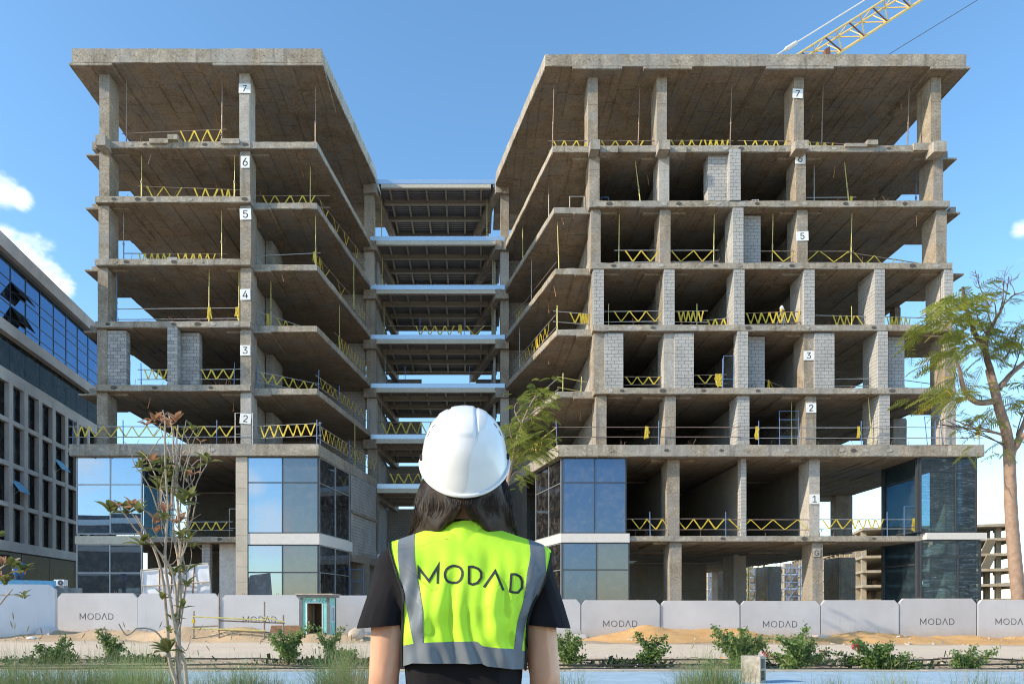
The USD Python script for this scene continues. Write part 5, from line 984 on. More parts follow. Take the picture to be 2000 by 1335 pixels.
# ---------------------------------------------------------------- vegetation
def leaf_mat(name, c1, c2, trans=.35, rough=.5):
    n = {'g': ('geometry', {}), 'oi': ('object_info', {}), 'ad': ('math', {'math_type': 'add'}), 'fr': ('math', {'math_type': 'fraction'}), 'r': ('rgb_ramp', {'ramp': [(0.0, c1), (1.0, c2)]}), 'p': ('principled_bsdf', {'roughness': rough, 'specular_ior_level': .35}),
         't': ('translucent_bsdf', {}), 'm': ('mix_closure', {'fac': trans})}
    return mat(name, n, [('g.random_per_island', 'ad.value1'), ('oi.random', 'ad.value2'), ('ad.value', 'fr.value1'), ('fr.value', 'r.fac'), ('r.color', 'p.base_color'), ('r.color', 't.color'), ('p.BSDF', 'm.closure1'), ('t.BSDF', 'm.closure2')], 'm.closure')
leaf_mat('leaf_feather', (.09, .14, .022), (.30, .32, .06), .45); leaf_mat('leaf_bush', (.075, .14, .035), (.19, .27, .08), .35, .4); leaf_mat('leaf_olive', (.12, .145, .04), (.28, .28, .10), .4, .4); leaf_mat('leaf_brown', (.36, .17, .08), (.58, .33, .20), .4, .5)
leaf_mat('leaf_yellow', (.45, .33, .04), (.35, .30, .06), .4); leaf_mat('flower_red', (.40, .02, .04), (.55, .05, .10), .3); leaf_mat('grass_blade', (.13, .20, .06), (.32, .40, .16), .45, .5); leaf_mat('grass_dry', (.30, .24, .13), (.42, .34, .20), .3, .6); leaf_mat('cover_dark', (.03, .05, .02), (.07, .09, .035), .2)
plain('bark_smooth', (.30, .205, .15), .8, 0, .22, 5, .5); plain('bark_pale', (.36, .285, .215), .8, 0, .2, 14, .4); plain('bark_dark', (.13, .09, .07), .85, 0, .3, 9, .5)
def bez(pts, n=14):
    pts = np.asarray(pts, float); t = np.linspace(0, 1, len(pts)); q = np.linspace(0, 1, n)
    if len(pts) < 3: return np.stack([np.interp(q, t, pts[:, k]) for k in range(3)], 1)
    from scipy.interpolate import PchipInterpolator
    return np.stack([PchipInterpolator(t, pts[:, k])(q) for k in range(3)], 1)
def frond(mb, o, d, ln, droop=.5, wid=.32, npair=11, seed=0):
    """bipinnate leaf: rachis with pairs of feathery side leaflets"""
    r = np.random.default_rng(seed); d = np.asarray(d, float); d = d / np.linalg.norm(d); side = np.cross(d, [0, 0, 1]); side /= max(1e-6, np.linalg.norm(side)); ra = r.normal(0, .75); side = side * math.cos(ra) + np.cross(d, side) * math.sin(ra)
    q = np.linspace(0, 1, npair + 2); pts = o + d * ln * q[:, None] + np.array([0, 0, -1]) * (droop * ln * q ** 2)[:, None]
    mb.tube(pts[::3] if len(pts[::3]) > 2 else pts[[0, -1]], .012, 3, False)
    for i in range(1, npair + 2):
        w = wid * ln * math.sin(math.pi * (.12 + .82 * q[i])) ** .7
        for s in (-1, 1):
            e = side * s + d * .55 + np.array([0, 0, r.uniform(-.45, .25)]); e /= np.linalg.norm(e); t = np.cross(e, np.cross(d, e)); h = d * ln / npair * .27
            a = pts[i]; m1 = a + e * w * .5 + [0, 0, -.02 * ln]; b = a + e * w + [0, 0, -.28 * w]
            mb.add([a - h * .4, a + h * .4, m1 - h, m1 + h, b], [[0, 2, 1], [1, 2, 3], [2, 4, 3]])
def limb(mb, pts, r0, r1, n=12, k=8, wob=.0):
    p = bez(pts, n)
    if wob: p[1:-1] += nrg.normal(0, wob, (n - 2, 3))
    mb.tube(p, np.linspace(r0, r1, n), k); return p
# big feathery tree at the right edge
YR = 31.8; rt = thing('feathery_tree', 'tall smooth barked tree with feathery leaves and bare upper twigs at right', 'tree', (PX(1990, YR), YR, -.2)); s = YR / F
tk = MB(); limb(tk, [P(2001, 1262, YR), P(1990, 1170, YR), P(1975, 1000, YR), P(1970, 870, YR), P(1950, 790, YR), P(1932, 720, YR)], .31, .16, 22, 12)
put('trunk', tk, MAT['bark_smooth'], rt, True)
BR = []
def branch(pts, r0, r1, dy=0, m='bark_smooth'):
    b = MB(); p3 = [P(x, y, YR + dy * (i / max(1, len(pts) - 1))) for i, (x, y) in enumerate(pts)]; p = limb(b, p3, r0, r1, 12, 7, .015); put('branch', b, MAT[m], rt, True); BR.append(p); return p
b1 = branch([(1938, 740), (1925, 690), (1900, 640), (1888, 600), (1880, 560)], .14, .05, -1.0, 'bark_dark'); b2 = branch([(1946, 782), (1912, 786), (1888, 770), (1876, 730), (1868, 700)], .15, .05, -1.4); b3 = branch([(1950, 760), (1975, 730), (2010, 700), (2060, 660)], .14, .05, .5)
b4 = branch([(1925, 690), (1930, 650), (1950, 615), (1958, 590)], .11, .05, .8, 'bark_dark'); b5 = branch([(1972, 880), (1990, 850), (2010, 800), (2040, 760)], .13, .05, .3); b6 = branch([(1973, 900), (2000, 850), (2040, 820)], .12, .05, -.8); b7 = branch([(1964, 850), (1930, 840), (1890, 830), (1862, 818)], .06, .02, -1.2); b8 = branch([(1885, 600), (1850, 605), (1815, 612), (1793, 622)], .05, .015, -1.5)
b9 = branch([(1876, 700), (1840, 690), (1800, 715)], .05, .015, -1.8); b10 = branch([(1888, 640), (1848, 660), (1800, 655), (1778, 650)], .05, .015, -.8)
tw = MB()
def twigs(a, px, py, depth, ln, r):
    q = P(px, py, YR + nrg.uniform(-.8, .8)) if not isinstance(px, np.ndarray) else px
    tw.tube(bez([a, (a + q) / 2 + nrg.normal(0, .06, 3), q], 6), np.linspace(r, r * .5, 6), 4)
    if depth:
        dirv = (q - a); 
        for k in range(3):
            t = nrg.uniform(.45, 1); o = a + dirv * t; v = dirv / np.linalg.norm(dirv) + nrg.normal(0, .55, 3) * [1, 1, .8]; twigs(o, o + v / np.linalg.norm(v) * ln * nrg.uniform(.6, 1.1), 0, depth - 1, ln * .6, r * .55)
for (ax, ay), (bx, by) in (((1958, 590), (1962, 548)), ((1945, 620), (1935, 580)), ((1940, 640), (1925, 570)), ((1935, 600), (1912, 556)), ((1955, 600), (1985, 572)), ((1962, 700), (1990, 640)), ((1975, 730), (1998, 660)), ((1950, 680), (1985, 648)), ((1925, 650), (1905, 600)), ((1970, 880), (1905, 840)), ((1968, 870), (1850, 822)), ((1964, 850), (1830, 828)), ((1955, 610), (1970, 540)), ((1985, 850), (2000, 800))): twigs(P(ax, ay, YR), bx, by, 2, .75, .035)
put('twigs', tw, MAT['bark_dark'], rt, True, kind='stuff')
cw = MB(); cy_ = MB(); sd = 0
def cluster(px, py, n, ln, spread, dy=0.0, target=None, up=.25, droop=.45):
    global sd
    c = P(px, py, YR + dy)
    for k in range(int(n * (1.9 if YR < 30 else .95))):
        sd += 1; a = nrg.uniform(0, 2 * math.pi); d = np.array([math.cos(a) * 1.0 + spread[0], math.sin(a) * .8, up + spread[1] + nrg.uniform(-.25, .3)]); o = c + nrg.normal(0, 1, 3) * [12 * s, .5, 8 * s]
        frond(target or cw, o, d, ln * s * nrg.uniform(.6, 1.02), droop, .34, 11, sd)
for px, py, n, ln, sp, dy in ((1885, 590, 16, 62, (-.3, 0), -.6), (1905, 582, 9, 50, (.4, .1), 0), (1862, 618, 16, 64, (-.6, -.1), -.9), (1815, 642, 11, 56, (-.9, -.1), -1.2), (1796, 655, 8, 42, (-.8, -.2), -1.0), (1842, 645, 12, 55, (-.3, -.2), -.8), (1890, 640, 12, 55, (.1, .1), -.5), (1868, 690, 16, 62, (-.5, -.1), -1.2), (1835, 705, 9, 50, (-.6, -.2), -1.2), (1880, 665, 10, 52, (.1, 0), -1), (1872, 730, 10, 45, (.1, -.5), -1.0),
                              (1925, 665, 16, 66, (.5, -.1), .3), (1952, 675, 12, 60, (.7, -.2), .5), (1938, 640, 10, 56, (.3, .1), .4), (1965, 690, 7, 50, (.8, -.3), .5), (1905, 690, 10, 50, (0, -.5), 0), (1850, 770, 13, 58, (-.6, -.1), -1.3), (1870, 760, 10, 50, (0, -.2), -1.2), (1820, 775, 7, 40, (-.8, -.2), -1.2), (1905, 770, 7, 42, (.2, -.3), -.8), (1930, 765, 5, 34, (.3, -.2), -.4),
                              (1910, 820, 11, 50, (-.2, -.1), -.9), (1935, 815, 6, 40, (.5, 0), -.6), (1898, 828, 6, 36, (-.6, -.4), -1), (1990, 780, 14, 60, (.4, -.1), .2), (1985, 800, 9, 52, (0, -.3), .2), (2015, 760, 12, 60, (.4, 0), .3), (1965, 850, 5, 34, (-.3, -.3), -.8), (1945, 875, 6, 38, (-.7, -.4), -1.1), (1920, 885, 6, 36, (-.6, -.6), -1.2), (1990, 660, 6, 45, (.4, -.1), .6), (1955, 590, 5, 34, (.4, -.1), .3), (1995, 690, 7, 50, (.5, 0), .6)):
    cluster(px, py, n, ln, sp, dy)
for px, py, n in ((1845, 757, 3), (1870, 620, 2), (1852, 770, 3)): cluster(px, py, n, 36, (0, -.2), -1.4, cy_)
put('crown', cw, MAT['leaf_feather'], rt, kind='stuff'); put('yellowed_leaves', cy_, MAT['leaf_yellow'], rt, kind='stuff')
# slim feathery tree behind the helmet
YM = 25.0; sm = YM / F; mt = thing('feathery_tree', 'slim young tree with feathery leaves rising just right of the white helmet', 'tree', (PX(985, YM), YM, -.1))
tb = MB(); limb(tb, [P(974, 1262, YM), P(984, 1100, YM), P(990, 950, YM), P(1000, 905, YM), P(1006, 870, YM), P(1022, 820, YM), P(1046, 772, YM)], .085, .02, 18, 8); put('trunk', tb, MAT['bark_smooth'], mt, True)
for pts in ([(994, 930), (1003, 900), (1012, 880), (1030, 868)], [(1006, 872), (996, 840), (1000, 825)], [(1022, 822), (1050, 800), (1068, 790)], [(1020, 830), (1005, 800), (1012, 785)], [(990, 945), (1008, 920), (1020, 922)]):
    b = MB(); limb(b, [P(x, y, YM) for x, y in pts], .03, .01, 8, 6); put('branch', b, MAT['bark_smooth'], mt, True)
mc = MB(); S_, Y_ = s, YR; s, YR = sm, YM
for px, py, n, ln, sp in ((1050, 762, 9, 30, (.1, 0)), (1055, 785, 9, 32, (.5, 0)), (1022, 785, 8, 32, (-.5, 0)), (1060, 800, 8, 34, (.4, -.2)), (1030, 815, 10, 34, (0, -.2)), (1005, 828, 8, 32, (-.6, -.1)), (1045, 855, 10, 40, (.6, -.1)), (1015, 860, 14, 42, (0, -.2)), (1000, 885, 10, 36, (-.4, -.3)), (1040, 880, 10, 42, (.6, -.2)), (1065, 880, 6, 36, (.8, -.1)), (1020, 850, 8, 38, (.2, .1)), (1025, 925, 6, 26, (.5, -.3)), (1005, 930, 4, 22, (0, -.4)), (1010, 905, 6, 30, (0, -.5))):
    cluster(px, py, n, ln, sp, 0, mc)
put('crown', mc, MAT['leaf_feather'], mt, kind='stuff'); s, YR = S_, Y_

# leafy sapling in the left foreground
YP = 6.0; sp = YP / F; st = thing('leafy_sapling', 'pale multi stemmed sapling with brown and olive leaf rosettes in the left foreground', 'sapling', (PX(340, YP), YP, 0))
ROS = []
def stem(pts, r0, r1, dy=0.0, n=14):
    b = MB(); p3 = [P(x, y, YP + dy * (i / (len(pts) - 1))) for i, (x, y) in enumerate(pts)]; limb(b, p3, r0 * .62, r1 * .85, n, 7, .002); put('stem', b, MAT['bark_pale'], st, True)
g0 = [(352, 1488)]
stem(g0 + [(345, 1335), (330, 1280), (325, 1200), (318, 1130), (305, 1080), (285, 1040), (265, 1005)], .030, .008)
stem(g0 + [(350, 1335), (345, 1270), (346, 1180), (352, 1100), (350, 1020), (345, 940), (345, 880), (348, 830)], .034, .007, .2)
stem(g0 + [(368, 1340), (352, 1270), (338, 1210), (330, 1150), (322, 1100), (325, 1040), (328, 980), (322, 900), (324, 830), (318, 800)], .028, .006, -.25)
stem(g0 + [(352, 1330), (350, 1230), (354, 1160), (348, 1090), (340, 1050), (336, 980), (340, 900), (335, 830), (330, 812)], .026, .006, .35)
stem([(348, 1240), (355, 1200), (362, 1150), (366, 1120), (356, 1090), (362, 1040), (385, 985), (372, 930), (380, 900), (412, 895)], .015, .004, .3)
stem([(346, 1180), (338, 1120), (318, 1085), (290, 1060), (262, 1030), (240, 1000), (222, 975)], .016, .005, -.3)
stem([(322, 1100), (300, 1060), (276, 1030), (250, 995), (228, 985)], .010, .004, -.1); stem([(352, 1100), (362, 1050), (366, 1000), (378, 960), (390, 930), (408, 895), (412, 868)], .012, .004, .2); stem([(350, 1060), (370, 1040), (382, 1060), (398, 1075)], .007, .003, .2)
stem([(350, 1010), (356, 960), (362, 920), (372, 880), (366, 860), (358, 845)], .010, .004, -.2); stem([(345, 960), (338, 915), (330, 880), (318, 850), (312, 828)], .009, .004, .1); stem([(328, 1000), (318, 960), (300, 920), (288, 895), (272, 880)], .010, .004, .1); stem([(325, 1040), (310, 1000), (296, 960), (280, 930), (262, 905), (255, 880), (240, 860)], .010, .003, -.2)
stem([(366, 1000), (372, 960), (366, 930), (366, 890)], .008, .003, .1); stem([(390, 930), (392, 900), (392, 862)], .006, .003); stem([(346, 940), (352, 900), (356, 860), (364, 820)], .008, .003, .3); stem([(330, 812), (328, 805), (300, 850)], .005, .003); stem([(318, 850), (296, 880), (285, 905)], .006, .003, .2)
stem([(322, 1260), (300, 1230), (270, 1225), (250, 1240), (232, 1217)], .012, .006, -.3); stem([(344, 1240), (362, 1270), (370, 1255), (372, 1240)], .007, .003); stem([(352, 1090), (365, 1060), (368, 1020), (362, 980)], .008, .004)
for k in range(22):
    x0, y0 = nrg.uniform(318, 368), nrg.uniform(930, 1120); stem([(x0, y0), (x0 + nrg.uniform(-22, 22), y0 - nrg.uniform(25, 60)), (x0 + nrg.uniform(-40, 40), y0 - nrg.uniform(70, 130))], .006, .0025, nrg.uniform(-.4, .4), 8)
def leaf(mb, o, d, up, ln, w):
    d = d / np.linalg.norm(d); sd_ = np.cross(d, up); sd_ /= max(1e-6, np.linalg.norm(sd_)); nn = np.cross(sd_, d); q = np.array([0, .25, .55, .8, 1.0]); ww = np.array([.12, .8, 1, .65, 0.02]) * w / 2; c = .16
    v = []
    for a, b in zip(q, ww): p = o + d * ln * a + nn * (-.30 * ln * a * a); v += [p - sd_ * b + nn * b * c * 3, p, p + sd_ * b + nn * b * c * 3]
    f = []
    for i in range(4): k = 3 * i; f += [[k, k + 1, k + 4], [k, k + 4, k + 3], [k + 1, k + 2, k + 5], [k + 1, k + 5, k + 4]]
    mb.add(v, f)
def rosette(px, py, n, ln, m, dy=0.0, up=1.0):
    n = int(n * (1.5 if m == 'leaf_olive' else 1.1)); ln *= 1.12 if m == 'leaf_olive' else .92
    c = P(px, py, YP + dy); a0 = nrg.uniform(0, 6.28)
    for k in range(n):
        a = a0 + 2 * math.pi * k / n + nrg.normal(0, .5); d = np.array([math.cos(a), math.sin(a) * .9, up + nrg.uniform(-.9, 1.2)]); mb = MB(); leaf(mb, c + nrg.normal(0, .006, 3), d, np.array([0, 0, 1.0]), ln * sp * nrg.uniform(.8, 1.15), ln * sp * .44); put('leaf', mb, MAT[m], st, True)
for px, py, n, ln, m in ((302, 822, 6, 26, 'leaf_brown'), (318, 824, 6, 24, 'leaf_brown'), (342, 822, 6, 26, 'leaf_brown'), (286, 832, 5, 20, 'leaf_brown'), (330, 833, 4, 20, 'leaf_brown'), (376, 840, 4, 18, 'leaf_olive'), (392, 862, 3, 15, 'leaf_brown'), (356, 886, 2, 16, 'leaf_brown'), (281, 898, 5, 22, 'leaf_olive'), (296, 900, 4, 22, 'leaf_brown'), (272, 912, 4, 18, 'leaf_olive'), (323, 906, 6, 22, 'leaf_olive'), (292, 918, 6, 26, 'leaf_olive'), (318, 926, 6, 26, 'leaf_olive'), (326, 940, 7, 32, 'leaf_olive'), (362, 930, 6, 26, 'leaf_olive'), (375, 928, 4, 24, 'leaf_brown'), (404, 905, 5, 24, 'leaf_olive'), (308, 955, 5, 22, 'leaf_olive'), (326, 960, 4, 24, 'leaf_olive'), (215, 998, 6, 26, 'leaf_olive'), (226, 996, 5, 26, 'leaf_brown'), (246, 1002, 7, 28, 'leaf_olive'), (258, 990, 5, 28, 'leaf_brown'), (270, 1000, 5, 22, 'leaf_olive'), (322, 1000, 6, 28, 'leaf_brown'), (304, 1022, 5, 30, 'leaf_brown'), (348, 1020, 6, 30, 'leaf_brown'), (358, 985, 5, 28, 'leaf_olive'), (368, 975, 5, 26, 'leaf_olive'), (308, 1040, 4, 26, 'leaf_brown'), (322, 1015, 4, 24, 'leaf_olive'), (354, 1048, 4, 22, 'leaf_olive'), (370, 1053, 5, 20, 'leaf_olive'), (378, 1068, 5, 20, 'leaf_olive'), (275, 1062, 6, 26, 'leaf_olive'), (282, 1055, 4, 22, 'leaf_brown'), (362, 1120, 5, 30, 'leaf_olive'), (338, 1125, 4, 30, 'leaf_olive'), (366, 1145, 4, 24, 'leaf_olive'), (318, 1170, 4, 22, 'leaf_olive'), (356, 1185, 4, 20, 'leaf_olive'), (340, 1212, 5, 20, 'leaf_olive'), (326, 1272, 8, 34, 'leaf_olive'), (332, 1235, 3, 18, 'leaf_olive')): rosette(px, py, n, ln, m, nrg.uniform(-.2, .2))
# twig of a second sapling reaching in at the left edge
s2 = thing('leafy_sapling', 'leafy twigs of a sapling reaching in from the left edge, before the blue roofed cabin', 'sapling', (PX(-140, 4.6), 4.6, 0)); YQ = 4.6; _st, st = st, s2; _YP, YP = YP, YQ; _sp, sp = sp, YQ / F
stem([(-150, 1580), (-120, 1300), (-60, 1180), (0, 1110), (40, 1090)], .02, .004); stem([(-120, 1300), (-70, 1230), (-10, 1190), (15, 1160), (25, 1150)], .015, .004); stem([(-100, 1250), (-40, 1100), (-5, 1050), (2, 1040)], .012, .004); stem([(-60, 1180), (0, 1160), (40, 1165)], .008, .003)
for px, py, n, ln, m in ((3, 1046, 4, 16, 'leaf_olive'), (8, 1100, 6, 22, 'leaf_brown'), (25, 1108, 6, 24, 'leaf_olive'), (42, 1118, 6, 24, 'leaf_olive'), (-2, 1130, 5, 24, 'leaf_brown'), (45, 1165, 4, 16, 'leaf_olive'), (10, 1140, 5, 22, 'leaf_olive')): rosette(px, py, n, ln, m)
st, YP, sp = _st, _YP, _sp
# shrubs on the planting strip
def shrub(px, py, w, h, Y, label, seed, arms, flowers=0, dens=1.0, low=False):
    r = np.random.default_rng(seed); o = np.array([PX(px, Y), Y, float(ground_h(PX(px, Y), Y)) - .01]); k = Y / F; t = thing('shrub', label, 'shrub', o, 'shrubs along the planting strip'); st_, lf, fl = MB(), MB(), MB()
    for i, (ax, ay) in enumerate(arms):
        e = o + np.array([ax * w * k, r.uniform(-.35, .35) * w * k, ay * h * k]); mid = o + (e - o) * .45 + np.array([-ax * .18 * w * k, r.uniform(-.05, .05), .06 * h * k]); p = bez([o, mid, e], 10); st_.tube(p, np.linspace(.022, .008, 10), 5)
        nl = int(210 * dens)
        for j in range(nl):
            q = r.uniform(.25 if not low else .05, 1.03) ** .8; c = np.array([np.interp(q, np.linspace(0, 1, 10), p[:, a]) for a in range(3)]) + r.normal(0, 1, 3) * .055 * (1.25 - .5 * q); d = r.normal(0, 1, 3) + [0, 0, .4]; leaf_q = r.uniform(.04, .085)
            a = r.normal(0, 1, 3); a /= np.linalg.norm(a); b = np.cross(a, d); b /= max(1e-6, np.linalg.norm(b)); lf.add([c, c + a * leaf_q * .5 + b * leaf_q * .32, c + a * leaf_q, c + a * leaf_q * .5 - b * leaf_q * .32], [[0, 1, 2, 3]])
        if i < flowers:
            for j in range(26): c = p[-1] + r.normal(0, .035, 3); a, b = r.normal(0, .025, 3), r.normal(0, .025, 3); fl.add([c, c + a, c + a + b, c + b], [[0, 1, 2, 3]])
    put('stems', st_, MAT['bark_dark'], t, True); put('foliage', lf, MAT['leaf_bush'], t, kind='stuff')
    if not fl.empty(): put('blossoms', fl, MAT['flower_red'], t, kind='stuff')
AR = lambda n, sd: [(math.sin(a) * .5 * (1 if abs(a) < 1 else .9), .55 + .45 * math.cos(a * .9) * np.random.default_rng(sd + i).uniform(.7, 1)) for i, a in enumerate(np.linspace(-1.25, 1.25, n))]
shrub(112, 1292, 85, 52, 17.0, 'spreading low shrub nearest the left edge', 1, [(-.45, .7), (-.3, .55), (-.1, .4), (.15, .8), (.3, 1.0), (.45, .5), (.1, .5), (-.25, .3), (.4, .3)])
shrub(217, 1288, 52, 62, 17.2, 'slim upright shrub right of the lettering on the left barrier', 2, [(-.4, 1.0), (-.2, .9), (.05, .7), (.25, .75), (.4, .6), (-.1, .5), (.5, .45), (.1, .2)])
shrub(562, 1296, 78, 76, 16.5, 'bushy shrub in front of the tube railing, left of the cabin door', 3, [(-.35, .75), (-.2, .85), (0, .8), (.2, .75), (.5, 1.0), (.35, .8), (-.4, .6), (.1, .6), (.3, .3), (-.1, .5)], 0, 1.2)
shrub(643, 1290, 56, 70, 17.0, 'thin shrub in front of the cabin doorway', 4, [(-.45, .95), (-.25, .75), (.1, .7), (.35, .8), (.5, 1.0), (0, .5), (.3, .3)], 0, .75)
shrub(672, 1293, 60, 26, 16.8, 'low green mound of a shrub beside the left arm of the person', 5, AR(9, 3), 0, .9, True)
shrub(1110, 1297, 70, 66, 16.0, 'leafy shrub half hidden by the right arm of the person', 6, [(-.3, .9), (0, 1.0), (.2, .9), (.35, .75), (.15, .6), (-.2, .6), (.45, .3), (0, .4), (-.45, .6)], 0, 1.25)
shrub(1272, 1300, 60, 66, 15.8, 'twisted shrub of looping leafy stems on the orange sand', 7, [(-.45, 1.0), (-.2, .75), (.15, .85), (.45, .9), (.5, .6), (.25, .5), (-.4, .35), (0, .3)], 0, 1.1)
shrub(1444, 1302, 108, 80, 15.6, 'large dense shrub left of the hollow concrete block', 8, [(-.5, .85), (-.38, 1.0), (-.25, .8), (-.1, .85), (.05, .8), (.15, .95), (.3, .75), (.42, .7), (.5, .55), (-.4, .6), (.2, .5), (.4, .4), (-.1, .5), (.0, .2), (-.15, .15)], 0, 1.3)
shrub(1555, 1309, 92, 86, 14.9, 'spiky shrub with one red flower right of the hollow concrete block', 9, [(-.5, .38), (-.5, .8), (-.3, .72), (-.2, .75), (.2, 1.0), (.15, .8), (.35, .7), (.45, .55), (.5, .4), (0, .65), (.1, .4), (-.2, .3), (-.35, .15)], 1, 1.15)
shrub(1712, 1309, 128, 58, 14.9, 'widest shrub, with red flowers, below the lettered panel at right', 10, [(-.62, .62), (-.42, .85), (-.3, .95), (-.15, 1.0), (0, .9), (.1, .95), (.3, .75), (.42, .4), (.5, .25), (.2, .5), (-.2, .5), (-.05, .5), (.35, .55), (-.35, .4), (.1, .2)], 2, 1.4)
shrub(1888, 1309, 92, 48, 14.9, 'small sparse shrub nearest the right edge', 11, [(-.45, .8), (-.25, .5), (0, .5), (.2, .95), (.38, .85), (.5, .45), (.3, .3), (-.1, .3), (-.4, .3)], 0, .9)
gcov = MB(); r_ = np.random.default_rng(5)
for cx_, cy_2, wd, n in ((-8.0, 17.2, 1.2, 500), (3.6, 16.2, .9, 700), (-3.2, 16.6, 1.4, 700), (9.2, 15.4, .9, 350), (12.0, 15.0, .6, 200), (6.0, 15.8, .8, 300), (-10.5, 17, 1.2, 400), (8.0, 16.6, 1.0, 300)):
    for k in range(n):
        x, y = cx_ + r_.normal(0, wd * .5), cy_2 + r_.normal(0, .3); z = float(ground_h(x, y)); a, b = r_.normal(0, .05, 3), r_.normal(0, .03, 3); c = np.array([x, y, z + abs(r_.normal(0, .06))]); gcov.add([c, c + a + [0, 0, .03], c + a + b, c + b], [[0, 1, 2, 3]])
put('ground_cover', gcov, MAT['cover_dark'], None, False, 'dark low ground cover creeping between the shrubs', None, None, 'stuff')
# ornamental grass clumps in the foreground
def clump(px, Y, wpx, hpx, n, label, seed, dry=.15, heads=3):
    r = np.random.default_rng(seed); k = Y / F; x0 = PX(px, Y); t = thing('grass_clump', label, 'grass', (x0, Y, .03), 'grass clumps in the foreground'); g, d, hd = MB(), MB(), MB(); q = np.linspace(0, 1, 6)
    def blade(mb, o, a, ln, lean, w):
        v = np.array([math.cos(a), math.sin(a), 0]); p = o + v * (lean * ln * q ** 1.8)[:, None] + np.array([0, 0, 1]) * (ln * (q - .38 * lean * q ** 2.4))[:, None]; sd_ = np.array([-v[1], v[0], 0]) ; ww = w * (1 - q ** 1.5) + .0003; L_, R_ = p - sd_ * ww[:, None], p + sd_ * ww[:, None]
        vv = np.empty((12, 3)); vv[0::2], vv[1::2] = L_, R_; mb.add(vv, [f for i in range(5) for f in ([2 * i, 2 * i + 1, 2 * i + 3], [2 * i, 2 * i + 3, 2 * i + 2])]); return p
    for i in range(int(n * 1.05)): blade(d if r.random() < dry else g, np.array([x0 + r.normal(0, wpx * k * .24), Y + r.normal(0, wpx * k * .2), .02]), r.uniform(0, 6.28), hpx * k * r.uniform(.35, 1.0), r.uniform(.1, .95), r.uniform(.0016, .0036))
    for i in range(heads):
        p = blade(d, np.array([x0 + r.normal(0, wpx * k * .3), Y + r.normal(0, .1), .02]), r.uniform(0, 6.28), hpx * k * r.uniform(1.0, 1.2), r.uniform(.1, .6), .0022); e = p[-1] - p[-2]; e /= np.linalg.norm(e)
        hd.tube([p[-1] - e * .01, p[-1] + e * .02, p[-1] + e * .05, p[-1] + e * .075], [.001, .006, .005, .001], 6)
    put('blades', g, MAT['grass_blade'], t, kind='stuff'); put('dry_blades', d, MAT['grass_dry'], t, kind='stuff')
    if heads: put('seed_heads', hd, MAT['grass_dry'], t, kind='stuff')
for i, (px, Y, w, h, n, lab, dr, hd) in enumerate(((15, 8.2, 120, 170, 1100, 'pale grass clump in the left corner of the foreground', .25, 4), (105, 7.6, 150, 190, 1500, 'grass clump below the spreading low shrub at left', .2, 6), (215, 8.0, 130, 170, 1300, 'grass clump between the left corner and the sapling stems', .2, 5), (285, 7.6, 120, 195, 1500, 'tallest green grass clump just left of the sapling stems', .12, 4), (395, 8.6, 110, 115, 600, 'thin low grass clump right of the sapling stems', .2, 3), (478, 9.0, 110, 125, 800, 'wispy grass clump in front of the blue path below the cabin', .15, 4), (548, 9.1, 60, 90, 350, 'small grass tuft below the bushy shrub near the cabin', .15, 2), (665, 8.4, 100, 180, 1300, 'grass clump touching the left arm of the person', .2, 4), (705, 7.4, 80, 170, 1000, 'brownish grass clump lowest beside the left arm of the person', .55, 2), (1115, 8.4, 60, 120, 350, 'sparse grass tuft lowest beside the right arm of the person', .2, 1), (1395, 8.8, 120, 150, 1300, 'green grass clump left of the hollow concrete block', .12, 3), (1345, 9.2, 60, 110, 300, 'small grass tuft left of the green clump near the block', .2, 2), (1620, 8.8, 110, 95, 350, 'sparse grass tuft right of the hollow concrete block', .2, 3), (1755, 8.6, 120, 110, 500, 'grass tuft in front of the widest flowering shrub', .25, 4), (1930, 8.7, 130, 110, 450, 'grass tuft in the right corner of the foreground', .25, 5))): clump(px, Y, w, h, n, lab, 100 + i, dr, hd)
# ---------------------------------------------------------------- people
def cloth_noise(v, sx, sz, seed): return meshkit.fbm(np.stack([v[:, 0] * sx, v[:, 1] * sx, v[:, 2] * sz], 1), 3, seed) - .5
def hullpts(*balls, n=20):
    """hull of spheres: (centre, radius)"""
    return m3.Manifold.batch_hull([m3.Manifold.sphere(r, n).translate(list(map(float, c))) for c, r in balls])
def chain(js): return m3.Manifold.batch_boolean([hullpts(a, b) for a, b in zip(js[:-1], js[1:])], m3.OpType.Add)
def organic(man, edge, it=12, lamb=.5):
    man = man.refine_to_length(edge); mm = man.to_mesh(); t = trimesh.Trimesh(mm.vert_properties[:, :3], mm.tri_verts, process=True); t.merge_vertices(); trimesh.smoothing.filter_taubin(t, lamb, lamb + .03, it); return t
def to_man(t):
    t = t.copy(); t.merge_vertices(); return m3.Manifold(m3.Mesh(np.asarray(t.vertices, np.float32), np.asarray(t.faces, np.uint32)))
def skin_mat(name, c):
    n = {'g': ('geometry', {}), 'nz': ('noise_texture', {'scale': 35.0, 'detail': 5.0}), 'n2': ('noise_texture', {'scale': 6.0, 'detail': 3.0}), 'a': ('math', {'math_type': 'multiply_add', 'value2': .4}), 'h': ('math', {'math_type': 'multiply', 'value2': .6}), 'r': ('rgb_ramp', {'ramp': [(.3, tuple(q * .86 for q in c)), (.7, tuple(q * 1.1 for q in c))]}), 'b': ('bump', {'strength': .15, 'distance': .004}),
         'p': ('principled_bsdf', {'roughness': .5, 'specular_ior_level': .35, 'subsurface_weight': .2, 'subsurface_scale': .01, 'subsurface_radius': (1.0, .35, .2)})}
    return mat(name, n, [('g.position', 'nz.vector'), ('g.position', 'n2.vector'), ('nz.fac', 'a.value1'), ('n2.fac', 'h.value1'), ('h.value', 'a.value3'), ('a.value', 'r.fac'), ('r.color', 'p.base_color'), ('nz.fac', 'b.height'), ('b.normal', 'p.normal')])
